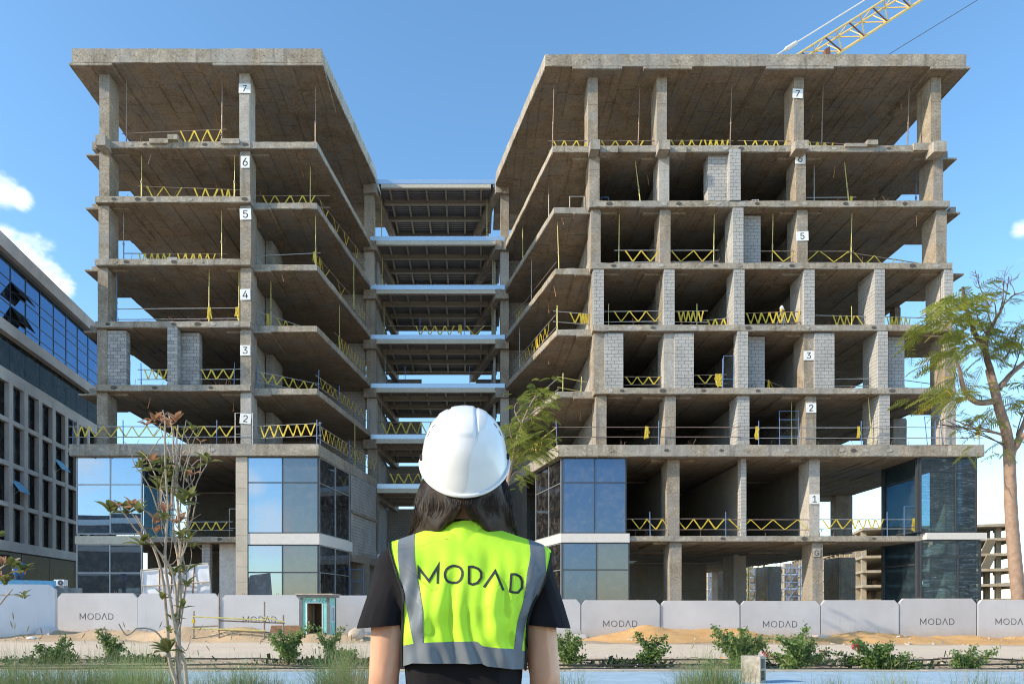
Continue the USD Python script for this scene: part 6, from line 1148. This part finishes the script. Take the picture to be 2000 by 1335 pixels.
skin_mat('skin', (.62, .34, .21))
def fabric(name, c, rough, scale=420.0, bump=.12, sheen=.0, vary=.05, coat=0.0):
    n = {'g': ('geometry', {}), 'w': ('noise_texture', {'scale': scale, 'detail': 2.0}), 'n1': ('noise_texture', {'scale': 9.0, 'detail': 4.0}), 'r': ('rgb_ramp', {'ramp': [(.3, tuple(q * (1 - vary) for q in c)), (.7, tuple(min(1, q * (1 + vary)) for q in c))]}), 'b': ('bump', {'strength': bump, 'distance': .001}),
         'p': ('principled_bsdf', {'roughness': rough, 'sheen_weight': sheen, 'specular_ior_level': .18, 'coat_weight': coat})}
    return mat(name, n, [('g.position', 'w.vector'), ('g.position', 'n1.vector'), ('n1.fac', 'r.fac'), ('r.color', 'p.base_color'), ('w.fac', 'b.height'), ('b.normal', 'p.normal')])
fabric('vest_neon', (.50, .84, .05), .7, 300, .25); fabric('vest_reflective', (.155, .175, .195), .42, 700, .1, 0, .06); fabric('shirt_black', (.012, .011, .013), .9, 500, .2, .0, .2); fabric('trousers', (.018, .018, .022), .85, 400, .2, .1, .2); fabric('piping', (.012, .014, .013), .6)
plain('helmet_white', (.77, .765, .75), .27, 0, .045, 14, 0, .5, coat_weight=.4, coat_roughness=.08); plain('helmet_liner', (.10, .16, .03), .7); plain('slot_dark', (.03, .03, .03), .8); plain('shoe', (.03, .03, .03), .6); plain('eye_white', (.75, .73, .7), .2); plain('lips', (.45, .18, .15), .5)
pw = thing('person', 'person seen from behind in white helmet and lettered yellow vest, facing the building', 'person', (-.02, 1.75, 0)); xc, yc = -.018, 1.75
VX = lambda px: (px - CX) * 1.655 / F
VZ = lambda py: H + (CY - py) * 1.655 / F
# body: trunk, neck, arms with hands, legs; one surface
def hand(wrist, fwd, lat, s):
    """palm and five curled fingers hanging down; fwd = towards fingertips, lat = palm width direction, thumb side"""
    fwd, lat = np.asarray(fwd, float) / np.linalg.norm(fwd), np.asarray(lat, float); lat = lat - fwd * (lat @ fwd); lat /= np.linalg.norm(lat); pal = np.cross(fwd, lat) * s; parts = []
    p = lambda a, b, c: wrist + fwd * a + lat * b + pal * c
    parts.append(hullpts((p(0, .0, 0), .022), (p(.075, .030, 0), .013), (p(.078, -.030, 0), .012), (p(.03, .028, 0), .014), (p(.03, -.024, 0), .014)))
    for b, ln, r in ((.030, .066, .0085), (.010, .074, .0088), (-.011, .068, .0085), (-.030, .052, .0075)):
        j = [(p(.070, b, 0), r * 1.1), (p(.078 + ln * .45, b * 1.04, .006), r), (p(.078 + ln * .76, b * 1.04, .020), r * .92), (p(.078 + ln * .95, b * 1.02, .037), r * .8)]; parts.append(chain(j))
    parts.append(chain([(p(.018, .026, .004), .0125), (p(.045, .048, .014), .0105), (p(.072, .056, .024), .0095), (p(.095, .054, .034), .008)]))
    return m3.Manifold.batch_boolean(parts, m3.OpType.Add)
def arm(side):
    sh = (xc + side * .158, yc, 1.39); el = (xc + side * (.193 if side < 0 else .197), yc - .012, 1.135); wr = np.array([xc + side * .205, yc + .07, .895])
    return [(sh, .052), ((xc + side * .18, yc - .004, 1.27), .0445), (el, .0365)], [(el, .0365), (np.array([xc + side * .2, yc + .02, 1.06]), .038), (wr, .024)], wr
bp = []
bp.append(hullpts(((xc - .085, yc, .93), .085), ((xc + .085, yc, .93), .085), ((xc - .05, yc, 1.08), .073), ((xc + .05, yc, 1.08), .073)))
bp.append(hullpts(((xc - .05, yc, 1.08), .073), ((xc + .05, yc, 1.08), .073), ((xc - .06, yc, 1.30), .083), ((xc + .06, yc, 1.30), .083)))
bp.append(hullpts(((xc - .06, yc, 1.30), .083), ((xc + .06, yc, 1.30), .083), ((xc - .145, yc, 1.392), .048), ((xc + .145, yc, 1.392), .048), ((xc, yc + .005, 1.43), .056)))
bp.append(chain([((xc, yc + .01, 1.43), .055), ((xc, yc + .02, 1.54), .052)]))
for sd_ in (-1, 1):
    u, f_, wr = arm(sd_); bp += [chain(u), chain(f_), hand(wr, (.0, .12, -1), (-sd_ * .35, 1.0, .1), -sd_)]
    bp.append(chain([((xc + sd_ * .085, yc, .93), .088), ((xc + sd_ * .09, yc + .01, .50), .052), ((xc + sd_ * .092, yc - .015, .34), .05), ((xc + sd_ * .092, yc - .01, .09), .034)])); bp.append(hullpts(((xc + sd_ * .092, yc - .03, .05), .034), ((xc + sd_ * .1, yc + .10, .03), .028)))
# head tilted back, with face looking up at the building
TB = math.radians(27); HC = np.array([xc, yc + .02, 1.628]); Rh = np.array([[1, 0, 0], [0, math.cos(TB), -math.sin(TB)], [0, math.sin(TB), math.cos(TB)]])
hd_ = lambda x, y, z: HC + Rh @ np.array([x, y, z])       # local: x right, y forward, z up the skull
bp.append(hullpts((hd_(0, -.02, .03), .078), (hd_(0, .028, .035), .07), (hd_(0, .05, -.055), .036), (hd_(.03, .02, -.04), .045), (hd_(-.03, .02, -.04), .045), (hd_(0, -.03, -.02), .07), (hd_(0, .062, -.085), .022), n=28))
bp.append(hullpts((hd_(0, .094, .012), .008), (hd_(0, .108, -.022), .011), (hd_(.012, .094, -.026), .008), (hd_(-.012, .094, -.026), .008)))
for sd_ in (-1, 1): bp.append(hullpts((hd_(sd_ * .078, -.008, .012), .010), (hd_(sd_ * .076, .0, -.028), .008), (hd_(sd_ * .084, -.02, .0), .008)))
body = organic(m3.Manifold.batch_boolean(bp, m3.OpType.Add), .009, 14)
put('body', body, MAT['skin'], pw, True)
for sd_ in (-1, 1):
    e = trimesh.creation.icosphere(2, .012); e.apply_translation(hd_(sd_ * .031, .088, .012)); ey = put('eye', e, MAT['eye_white'], pw, True)
    i = trimesh.creation.icosphere(1, .006); i.apply_translation(hd_(sd_ * .031, .0965, .013)); put('iris', i, MAT['slot_dark'], ey, True); put('eyebrow', hullpts((hd_(sd_ * .018, .098, .034), .003), (hd_(sd_ * .045, .086, .036), .003)), MAT['slot_dark'], pw)
put('mouth', hullpts((hd_(.018, .084, -.052), .004), (hd_(-.018, .084, -.052), .004), (hd_(0, .090, -.052), .006)), MAT['lips'], pw, 40)
# black shirt with short sleeves, trousers, shoes
sp_ = [hullpts(((xc - .09, yc, .90), .095), ((xc + .09, yc, .90), .095), ((xc - .058, yc - .004, 1.10), .083), ((xc + .058, yc - .004, 1.10), .083)),
       hullpts(((xc - .058, yc - .004, 1.10), .083), ((xc + .058, yc - .004, 1.10), .083), ((xc - .064, yc - .006, 1.30), .094), ((xc + .064, yc - .006, 1.30), .094)),
       hullpts(((xc - .064, yc - .006, 1.30), .094), ((xc + .064, yc - .006, 1.30), .094), ((xc - .163, yc - .004, 1.392), .055), ((xc + .165, yc - .004, 1.390), .055), ((xc - .03, yc + .0, 1.437), .056), ((xc + .03, yc, 1.437), .056)), hullpts(((xc, yc + .005, 1.43), .064), ((xc, yc + .012, 1.478), .058))]
for sd_ in (-1, 1): sp_.append(chain([((xc + sd_ * .155, yc - .003, 1.392), .057), ((xc + sd_ * .186, yc - .006, 1.30), .057), ((xc + sd_ * .203, yc - .012, 1.235), .0585)]))
shirt_m = organic(m3.Manifold.batch_boolean(sp_, m3.OpType.Add), .010, 10)
torso_base = shirt_m.copy(); v = shirt_m.vertices; shirt_m.vertices = v + shirt_m.vertex_normals * (cloth_noise(v, 16, 9, 3) * .007)[:, None]
sm = to_man(shirt_m)
for sd_ in (-1, 1):                                   # cut the sleeve hems and the arm holes
    n_ = np.array([sd_ * .12, 0, -1.0]); n_ /= np.linalg.norm(n_); sm_c = m3.Manifold.cube([.2, .3, .2]).translate([0 if sd_ > 0 else -.2, -.15, -.2]).rotate([0, sd_ * 5, 0]).translate([xc + sd_ * .152, yc, 1.258]); sm = sm - sm_c
    hole = chain([((xc + sd_ * .196, yc - .012, 1.20), .048), ((xc + sd_ * .188, yc - .006, 1.30), .046)]); sm = sm - hole
put('shirt', sm, MAT['shirt_black'], pw, 45)
tp = [hullpts(((xc - .09, yc, .88), .099), ((xc + .09, yc, .88), .099), ((xc - .088, yc, .97), .094), ((xc + .088, yc, .97), .094))]
for sd_ in (-1, 1): tp.append(chain([((xc + sd_ * .088, yc, .9), .096), ((xc + sd_ * .092, yc + .01, .5), .066), ((xc + sd_ * .095, yc - .005, .10), .056)]))
put('trousers', organic(m3.Manifold.batch_boolean(tp, m3.OpType.Add), .016, 8), MAT['trousers'], pw, True)
for sd_ in (-1, 1): put('shoe', organic(hullpts(((xc + sd_ * .092, yc - .05, .045), .044), ((xc + sd_ * .10, yc + .12, .036), .036), ((xc + sd_ * .092, yc - .03, .10), .04)), .012, 5), MAT['shoe'], pw, True)
# vest: cut from an inflated, folded copy of the shirt
vb = to_man(torso_base).refine_to_length(.0055); mm = vb.to_mesh(); vt = trimesh.Trimesh(mm.vert_properties[:, :3].astype(float), mm.tri_verts, process=True); trimesh.smoothing.filter_taubin(vt, .5, .53, 10)
def folds(v):
    x, z = (v[:, 0] - xc), v[:, 2]; back = np.clip((yc - v[:, 1]) / .05, 0, 1); w = np.clip((1.44 - z) / .16, 0, 1)
    xx = x * (1 + .5 * (z - 1.2)) + .012 * np.sin(z * 21); f = .0052 * np.sin(xx * 82 + .8) * (.55 + .45 * np.sin(xx * 23 + 1)) + .0034 * np.sin(xx * 150 + z * 11) + .003 * np.sin(xx * 47 - z * 16)
    d = .0042 * np.sin((x * .8 + z * 1.1) * 58) * np.exp(-((z - 1.40) / .045) ** 2) + .004 * np.sin((x * 1.1 - z) * 64 + 1) * np.exp(-((z - 1.25) / .05) ** 2 - ((np.abs(x) - .10) / .05) ** 2)
    return w * f * back + d * back + .006 * cloth_noise(v, 20, 8, 8) * (.4 + .6 * w) 
vn = vt.vertex_normals.copy(); base_v = vt.vertices.copy(); fd = folds(base_v)
flat = np.clip((1.36 - base_v[:, 2]) / .2, 0, 1) * np.clip((yc - base_v[:, 1]) / .06, 0, 1)
def inflated(o):
    q = vt.copy(); q.vertices = base_v + vn * (.013 + o + fd)[:, None] + np.array([0, -1, 0]) * (.008 * flat)[:, None]; return to_man(q)
def cutter(poly, y0=1.2, y1=2.2):
    """a photo outline as a prism through the body; perspective is taken at the back surface"""
    p = sg.Polygon(poly) if isinstance(poly, list) else poly; out = []
    for g in getattr(p, 'geoms', [p]):
        q = sa.affine_transform(g, [1.655 / F, 0, 0, -1.655 / F, -CX * 1.655 / F, H + CY * 1.655 / F]).segmentize(.012)
        t = trimesh.creation.extrude_polygon(q, y1 - y0, engine='earcut'); v = t.vertices; t.vertices = np.stack([v[:, 0], y1 - v[:, 2], v[:, 1]], 1); t.invert() if t.volume < 0 else None; out.append(to_man(t))
    return m3.Manifold.batch_boolean(out, m3.OpType.Add) if len(out) > 1 else out[0]
def curve(pts, n=60):
    from scipy.interpolate import PchipInterpolator
    p = np.array(pts, float); d = np.r_[0, np.cumsum(np.linalg.norm(np.diff(p, axis=0), axis=1))]; q = np.linspace(0, d[-1], n); return list(zip(PchipInterpolator(d, p[:, 0])(q), PchipInterpolator(d, p[:, 1])(q)))
Lh = curve([(754, 1053), (763, 1088), (776, 1128), (787, 1166), (785, 1205), (782, 1260), (781, 1303)]); Rh_ = curve([(1083, 1076), (1073, 1112), (1058, 1150), (1040, 1186), (1031, 1225), (1030, 1270), (1029, 1309)])
bot = [(781, 1303), (805, 1294), (860, 1294), (941, 1294), (951, 1299), (1029, 1309)]
vest_poly = Lh + bot[1:-1] + Rh_[::-1] + [(1083, 1020), (990, 985), (905, 980), (820, 985), (754, 1020)]
strip_l = curve([(772, 1040), (774, 1075), (780, 1125), (789, 1165), (798, 1210), (808, 1258)]) + curve([(828.5, 1256), (828, 1200), (823, 1165), (813, 1115), (808, 1080), (806, 1030)])
strip_r = curve([(1068, 1050), (1069, 1105), (1056.5, 1150), (1036, 1191), (1028, 1218), (1021, 1272)]) + curve([(1004, 1268), (1010, 1221), (1023, 1171), (1031, 1113), (1038, 1075), (1036, 1040)])
band_h = curve([(770, 1264), (808, 1256), (828, 1253.5), (931, 1251), (941, 1259), (1004, 1267), (1045, 1276)]) + curve([(1045, 1330), (1029, 1330), (951, 1330), (770, 1330)])
outer = inflated(0.0); inner = inflated(-.006); lift = inflated(.0008); lift2 = inflated(.0012)
cv = cutter(vest_poly); neckcut = m3.Manifold.cylinder(.3, .073, .066, 40).translate([xc, yc + .018, 1.415])
vest = ((outer - inner) ^ cv) - neckcut
vs_ = put('vest', vest, MAT['vest_neon'], pw, 60)
shell = lambda o: (o - inflated(-.003)) - neckcut
lift_s = lift - inflated(-.002)
for nm, pl in (('reflective_strip', strip_l), ('reflective_strip', strip_r), ('reflective_band', band_h)): put(nm, ((lift_s if nm.endswith('strip') else (inflated(.0010) - inflated(-.002))) ^ cutter(sg.Polygon(pl).intersection(sg.Polygon(vest_poly).buffer(0)))) - neckcut, MAT['vest_reflective'], vs_, 60)
for hl in (Lh, Rh_): put('edge_piping', ((inflated(.0028) - inflated(-.006)) ^ cutter(sg.LineString(hl).buffer(2.6))) - neckcut, MAT['piping'], vs_, 60)
# the word on the back, each letter where the photograph has it
def stroke(pts, w=4.6): return sg.LineString(pts).buffer(w / 2, cap_style='flat', join_style='mitre')
def rloop(pts, w=4.6): return sg.LineString(pts + pts[:1]).buffer(w / 2, join_style='round')
let = [stroke([(818.5, 1145), (817, 1108), (838, 1134), (855, 1103.5), (855, 1139)]), rloop(curve([(868.5, 1120), (873, 1109), (886, 1103.5), (898, 1107), (903, 1118), (900, 1130), (890, 1137), (878, 1136), (870.5, 1129), (868.5, 1120)], 40)[:-1]),
       rloop([(916, 1138), (916, 1106), (924, 1105.5), (934, 1109.5), (940, 1117), (940, 1127), (933, 1137), (923, 1140.5)]), stroke([(945, 1146), (967, 1114), (983, 1152)]), rloop([(996, 1154), (999, 1120), (1008, 1120), (1017, 1125), (1020.5, 1134), (1020, 1147), (1012, 1156), (1003, 1156)])]
lt = lift2 - inflated(-.005)
for g in let: put('letter', max((lt ^ cutter(g, 1.2, yc - .02)).decompose(), key=lambda q: q.volume()), MAT['ink'], vs_, 60)
# ---- hair: strands that part at the nape and fall to the front of both shoulders, over a dark base
def hair_mat():
    n = {'g': ('geometry', {}), 'nz': ('noise_texture', {'scale': 60.0, 'detail': 3.0}), 'r': ('rgb_ramp', {'ramp': [(.3, (.014, .009, .0065)), (.75, (.055, .034, .024))]}), 'p': ('principled_bsdf', {'roughness': .42, 'specular_ior_level': .32})}
    mat('hair', n, [('g.position', 'nz.vector'), ('nz.fac', 'r.fac'), ('r.color', 'p.base_color')])
hair_mat()
NS, NP = 10000, 13; hr = np.random.default_rng(12); pts = np.empty((NS, NP, 3)); q = np.linspace(0, 1, NP)
for i in range(NS):
    sgn = -1 if hr.random() < .5 else 1; a = hr.uniform(0, 1) ** .9; lay = hr.normal(0, 1)              # a: 0 at the nape, 1 beside the ear
    ang = math.radians(8 + 88 * a) * sgn; rt_ = hd_(.0, -.012, 0) + Rh @ np.array([.086 * math.sin(ang), -.092 * math.cos(ang), .006 - .024 * (1 - a)]) + hr.normal(0, .003, 3)
    mid = np.array([xc + sgn * (.003 + .109 * a), yc - .088 + .075 * a, 1.538 - .006 * (1 - a)]) + hr.normal(0, .005, 3)
    m2_ = np.array([xc + sgn * (.030 + .098 * a), yc - .066 + .075 * a, 1.500 - .022 * a]) + hr.normal(0, .005, 3)
    end = np.array([xc + sgn * (.090 + .05 * a + hr.normal(0, .005)), yc + .015 + .05 * a, 1.478 - .016 * a]) + hr.normal(0, .005, 3); e2 = end + np.array([-sgn * .004, .065, -.07]); e3 = e2 + np.array([-sgn * .01, .03, -.13 - .1 * hr.random()])
    ctl = np.array([rt_, (rt_ + mid) / 2 + [sgn * .012 * a, -.004, .004], mid, m2_, end, e2, e3]); t = np.linspace(0, 1, 7); p = np.stack([np.interp(q, t, ctl[:, k]) for k in range(3)], 1)
    for _ in range(3): p[1:-1] = .25 * p[:-2] + .5 * p[1:-1] + .25 * p[2:]
    ph = hr.uniform(0, 6.28); am = hr.uniform(.0005, .003); p[:, 0] += am * np.sin(q * 9 + ph) * q; p[:, 1] += am * np.cos(q * 8 + ph) * q; pts[i] = p
bc_ = UsdGeom.BasisCurves.Define(stage, path_for('hair', pw)); bc_.CreateTypeAttr('cubic'); bc_.CreateBasisAttr('catmullRom'); bc_.CreateWrapAttr('pinned')
bc_.CreateCurveVertexCountsAttr(Vt.IntArray.FromNumpy(np.full(NS, NP, np.int32))); bc_.CreatePointsAttr(Vt.Vec3fArray.FromNumpy((pts - loc_of(pw)).reshape(-1, 3).astype(np.float32)))
wd = np.tile(np.interp(q, [0, .1, .85, 1], [.0008, .0009, .0008, .0003]), NS).astype(np.float32); bc_.CreateWidthsAttr(Vt.FloatArray.FromNumpy(wd)); bc_.SetWidthsInterpolation('vertex'); UsdShade.MaterialBindingAPI.Apply(bc_.GetPrim()).Bind(MAT['hair'])
hb_ = []
for sgn in (-1, 1):
    A_, B_, C_, D_ = (xc + sgn * .022, yc - .068, 1.533), (xc + sgn * .100, yc - .01, 1.533), (xc + sgn * .058, yc - .044, 1.488), (xc + sgn * .118, yc + .02, 1.470)
    hb_ += [hullpts((hd_(sgn * .055, -.06, .0), .028), (hd_(sgn * .078, -.005, .0), .018), (hd_(sgn * .02, -.085, -.005), .016), (A_, .014), (B_, .014)), hullpts((A_, .014), (B_, .014), (C_, .010), (D_, .011)),
            hullpts((C_, .010), (D_, .011), ((xc + sgn * .092, yc + .025, 1.468), .010), ((xc + sgn * .125, yc + .07, 1.452), .012)), hullpts(((xc + sgn * .092, yc + .025, 1.468), .010), ((xc + sgn * .125, yc + .07, 1.452), .012), ((xc + sgn * .085, yc + .115, 1.33), .014), ((xc + sgn * .115, yc + .11, 1.33), .014))]
put('hair_base', organic(m3.Manifold.batch_boolean(hb_, m3.OpType.Add), .012, 8), MAT['hair'], pw, True)
# ---- white helmet: a thing of its own on the head
he = thing('safety_helmet', 'white safety helmet worn by the person in the lettered vest', 'helmet', HC)
TH_ = math.radians(33); Rm = np.array([[1, 0, 0], [0, math.cos(TH_), -math.sin(TH_)], [0, math.sin(TH_), math.cos(TH_)]]); HO = HC + np.array([.002, -.006, .030])
NA, NV = 160, 64; th = np.linspace(0, 2 * np.pi, NA, endpoint=False); tv = np.linspace(0, 1, NV); TT, VV = np.meshgrid(th, tv)
def shell_pts(off=0.0):
    el = VV * np.pi / 2; ce, se = np.cos(el) ** .70, np.sin(el) ** .95; a, b, h = .1035, .130, .124
    x, y = a * np.sin(TT) * ce, b * np.cos(TT) * ce; z = h * se
    back = np.clip(-np.cos(TT), 0, 1) ** 1.3; low = np.clip(1 - VV / .24, 0, 1); s_ = low * low * (3 - 2 * low)
    z = z - .030 * back * (1 - VV) ** 2                                              # nape drops lower
    k = 1 + .040 * s_ * (.35 + .65 * back) + .03 * np.clip(np.cos(TT), 0, 1) * s_
    x, y = x * k, y * k
    up = np.clip((VV - .56) / .08, 0, 1); up = up * up * (3 - 2 * up); ax = np.abs(x + .004)
    rid = np.clip((.030 - ax) / .004, 0, 1) * .0034 + np.clip((ax - .034) / .003, 0, 1) * np.clip((.060 - ax) / .004, 0, 1) * .0020
    d = off + rid * up; nrm = np.stack([x / a ** 2, y / b ** 2, np.maximum(z, 0) / h ** 2], -1); nrm /= np.linalg.norm(nrm, axis=-1, keepdims=True)
    return np.stack([x, y, z], -1) + nrm * d[..., None]
def surf(o, i):
    v = np.vstack([o.reshape(-1, 3), i.reshape(-1, 3)]); n = NA * NV; f = []
    r, c = np.meshgrid(np.arange(NV - 1), np.arange(NA), indexing='ij'); r, c = r.ravel(), c.ravel(); c2 = (c + 1) % NA
    qd = np.stack([r * NA + c, r * NA + c2, (r + 1) * NA + c2, (r + 1) * NA + c], 1)[:, ::-1]; f += [qd, qd[:, ::-1] + n]
    c = np.arange(NA); c2 = (c + 1) % NA; f.append(np.stack([c, c2, c2 + n, c + n], 1)); f = np.vstack(f); f = np.vstack([f[:, [0, 1, 2]], f[:, [0, 2, 3]]]); return v, f
O_, I_ = shell_pts(), shell_pts(-.003); v, f = surf(O_, I_); shm = trimesh.Trimesh((Rm @ v.T).T + HO, f, process=False); shm.update_faces(shm.nondegenerate_faces()); shm.fix_normals(); put('shell', shm, MAT['helmet_white'], he, 50)
rimc = O_[0]; rd = rimc * [1, 1, 0]; rd /= np.linalg.norm(rd, axis=1, keepdims=True); rim = rimc + rd * .003; closed = np.vstack([rim, rim[:2]]); put('rim', MB().tube((Rm @ closed.T).T + HO, .0048, 8), MAT['helmet_white'], he, True)
pk = [rimc[i] for i in range(-22, 23)]; o2 = [p + np.array([p[0] * .12, .045 * math.cos(k / 22 * 1.5), -.012 * math.cos(k / 22 * 1.4)]) for k, p in zip(range(-22, 23), pk)]
pv = np.array(pk + o2 + [p - [0, 0, .003] for p in pk] + [p - [0, 0, .003] for p in o2]); n_ = len(pk); pf = [g for k in range(n_ - 1) for g in ([k, k + 1, n_ + k + 1, n_ + k], [2 * n_ + k, 3 * n_ + k, 3 * n_ + k + 1, 2 * n_ + k + 1], [n_ + k, n_ + k + 1, 3 * n_ + k + 1, 3 * n_ + k])]; put('peak', ((Rm @ pv.T).T + HO, np.vstack([np.array(pf)[:, [0, 1, 2]], np.array(pf)[:, [0, 2, 3]]])), MAT['helmet_white'], he, 40)
for sx in (-1, 1):
    for k in range(2):
        i = int((.5 + sx * .215) * NA) % NA; j = 38 - k * 8; put('vent_slot', MB().tube([(Rm @ (O_[j - q_, i] * 1.001)) + HO for q_ in range(0, 6)], .0011, 5), MAT['slot_dark'], he)
    i = int((.5 + sx * .235) * NA) % NA; p = O_[5, i]; put('side_clip', MB().obox((Rm @ (p * 1.01)) + HO - [.004, .01, .005], [.008, 0, 0], [0, .02, 0], [0, .004, .012]), MAT['slot_dark'], he)
bnd = np.array([[.078 * math.sin(a), -.108 * math.cos(a), -.034 - .016 * math.cos(a * 1.4)] for a in np.linspace(-1.0, 1.0, 15)]); bl, bh = bnd, bnd + [0, .004, .03]; v = np.vstack([bl, bh, bl + [0, .004, 0], bh + [0, .004, 0]]); n_ = 15; f = [g for k in range(n_ - 1) for g in ([k, k + 1, n_ + k + 1, n_ + k], [2 * n_ + k, 3 * n_ + k, 3 * n_ + k + 1, 2 * n_ + k + 1], [k, 2 * n_ + k, 2 * n_ + k + 1, k + 1])]; put('nape_band', ((Rm @ v.T).T + HO, np.vstack([np.array(f)[:, [0, 1, 2]], np.array(f)[:, [0, 2, 3]]])), MAT['helmet_liner'], he)

# ---- two small workers
fabric('shirt_blue', (.03, .11, .42), .8); fabric('jeans', (.05, .08, .13), .85); plain('dark_hair', (.015, .012, .01), .7)
def worker(x, y, z, label, yaw, top, bottom, head='dark_hair', cat='person', bend=.05):
    p = thing('person', label, cat, (x, y, z)); c, s_ = math.cos(yaw), math.sin(yaw); T = lambda q: np.array([x + q[0] * c - q[1] * s_, y + q[0] * s_ + q[1] * c, z + q[2]]); b = lambda *bs: hullpts(*[(T(q), r) for q, r in bs], n=14)
    bend_y = bend
    sk = [b(((0, bend_y, 1.50), .05), ((0, bend_y + .02, 1.62), .085)), b(((0, bend_y + .02, 1.66), .09), ((0, bend_y + .05, 1.60), .07))]
    for sd_ in (-1, 1):
        el = (sd_ * .27, bend_y + .02, 1.10); wr = (sd_ * .24, bend_y + .22, .95); sk += [b(((sd_ * .19, bend_y, 1.40), .05), (el, .042)), b((el, .042), (wr, .03)), b((wr, .032), ((sd_ * .23, bend_y + .31, .93), .022))]
        for k in range(4): sk.append(b(((sd_ * (.21 + .014 * k), bend_y + .30, .93), .011), ((sd_ * (.21 + .014 * k), bend_y + .36, .90), .009)))
        sk.append(b(((sd_ * .205, bend_y + .25, .94), .012), ((sd_ * .18, bend_y + .31, .93), .010)))
    put('body', organic(m3.Manifold.batch_boolean(sk, m3.OpType.Add), .025, 5), MAT['skin'], p, True)
    sh = [b(((-.13, .01, .92), .11), ((.13, .01, .92), .11), ((-.12, bend_y, 1.30), .12), ((.12, bend_y, 1.30), .12)), b(((-.12, bend_y, 1.30), .12), ((.12, bend_y, 1.30), .12), ((-.19, bend_y, 1.40), .065), ((.19, bend_y, 1.40), .065), ((0, bend_y, 1.48), .065))]
    for sd_ in (-1, 1): sh.append(b(((sd_ * .19, bend_y, 1.40), .066), ((sd_ * .245, bend_y + .01, 1.20), .062)))
    put('shirt', organic(m3.Manifold.batch_boolean(sh, m3.OpType.Add), .03, 5), MAT[top], p, True)
    tr_ = [b(((-.1, 0, .9), .112), ((.1, 0, .9), .112))]
    for sd_ in (-1, 1): tr_ += [b(((sd_ * .1, 0, .9), .105), ((sd_ * .11, .01, .48), .07)), b(((sd_ * .11, .01, .48), .07), ((sd_ * .115, -.01, .09), .055)), b(((sd_ * .115, -.01, .05), .05), ((sd_ * .12, .13, .04), .04))]
    put('trousers', organic(m3.Manifold.batch_boolean(tr_, m3.OpType.Add), .03, 5), MAT[bottom], p, True)
    put('hair' if head == 'dark_hair' else 'helmet', b(((0, bend_y, 1.69), .088), ((0, bend_y - .02, 1.64), .085)), MAT[head], p, True)
    return p
zp = PZ(1087, 36.6) - 1.77
wp = thing('work_platform', 'scaffold platform standing behind the blue roofed cabin', 'platform', (PX(37, 36.6), 36.6, 0))
px_ = PX(37, 36.6); put('deck', MB().box(px_ - 1.2, px_ + 1.2, 36.0, 37.3, zp - .06, zp - .002), MAT['wood'], wp)
for dx in (-1.1, 1.1):
    for dy in (36.1, 37.2): put('leg', MB().tube([[px_ + dx, dy, -.1], [px_ + dx, dy, zp - .06]], .035, 6), MAT['pole_blue'], wp)
worker(px_, 36.6, zp, 'person in a bright blue shirt standing beyond the blue roofed cabin at left', .5, 'shirt_blue', 'jeans')
ts = thing('survey_tripod', 'survey instrument on a tripod behind zigzag tape in the storey above sign three', 'tripod', (PX(1527, 43.0), 43.0, RZ[4])); tz = RZ[4]; tx = PX(1527, 43.0)
for a in (0.4, 2.5, 4.6): put('leg', MB().tube([[tx + .42 * math.cos(a), 43 + .42 * math.sin(a) * .8, tz + .005], [tx + .04 * math.cos(a), 43.0 + .04 * math.sin(a), tz + 1.15]], .03, 6), MAT['steel_blue'], ts)
put('head', MB().box(tx - .12, tx + .12, 42.88, 43.12, tz + 1.15, tz + 1.2), MAT['crane_yellow'], ts); put('instrument', hullpts(((tx - .06, 43, tz + 1.3), .07), ((tx + .06, 43, tz + 1.3), .07), ((tx, 43, tz + 1.42), .06), n=12), MAT['white_sheet'], ts, 40); put('strap', MB().tube([[tx - .1, 42.86, tz + 1.2], [tx - .14, 42.8, tz + .8], [tx - .05, 42.82, tz + .6]], .05, 5), MAT['tape'], ts)
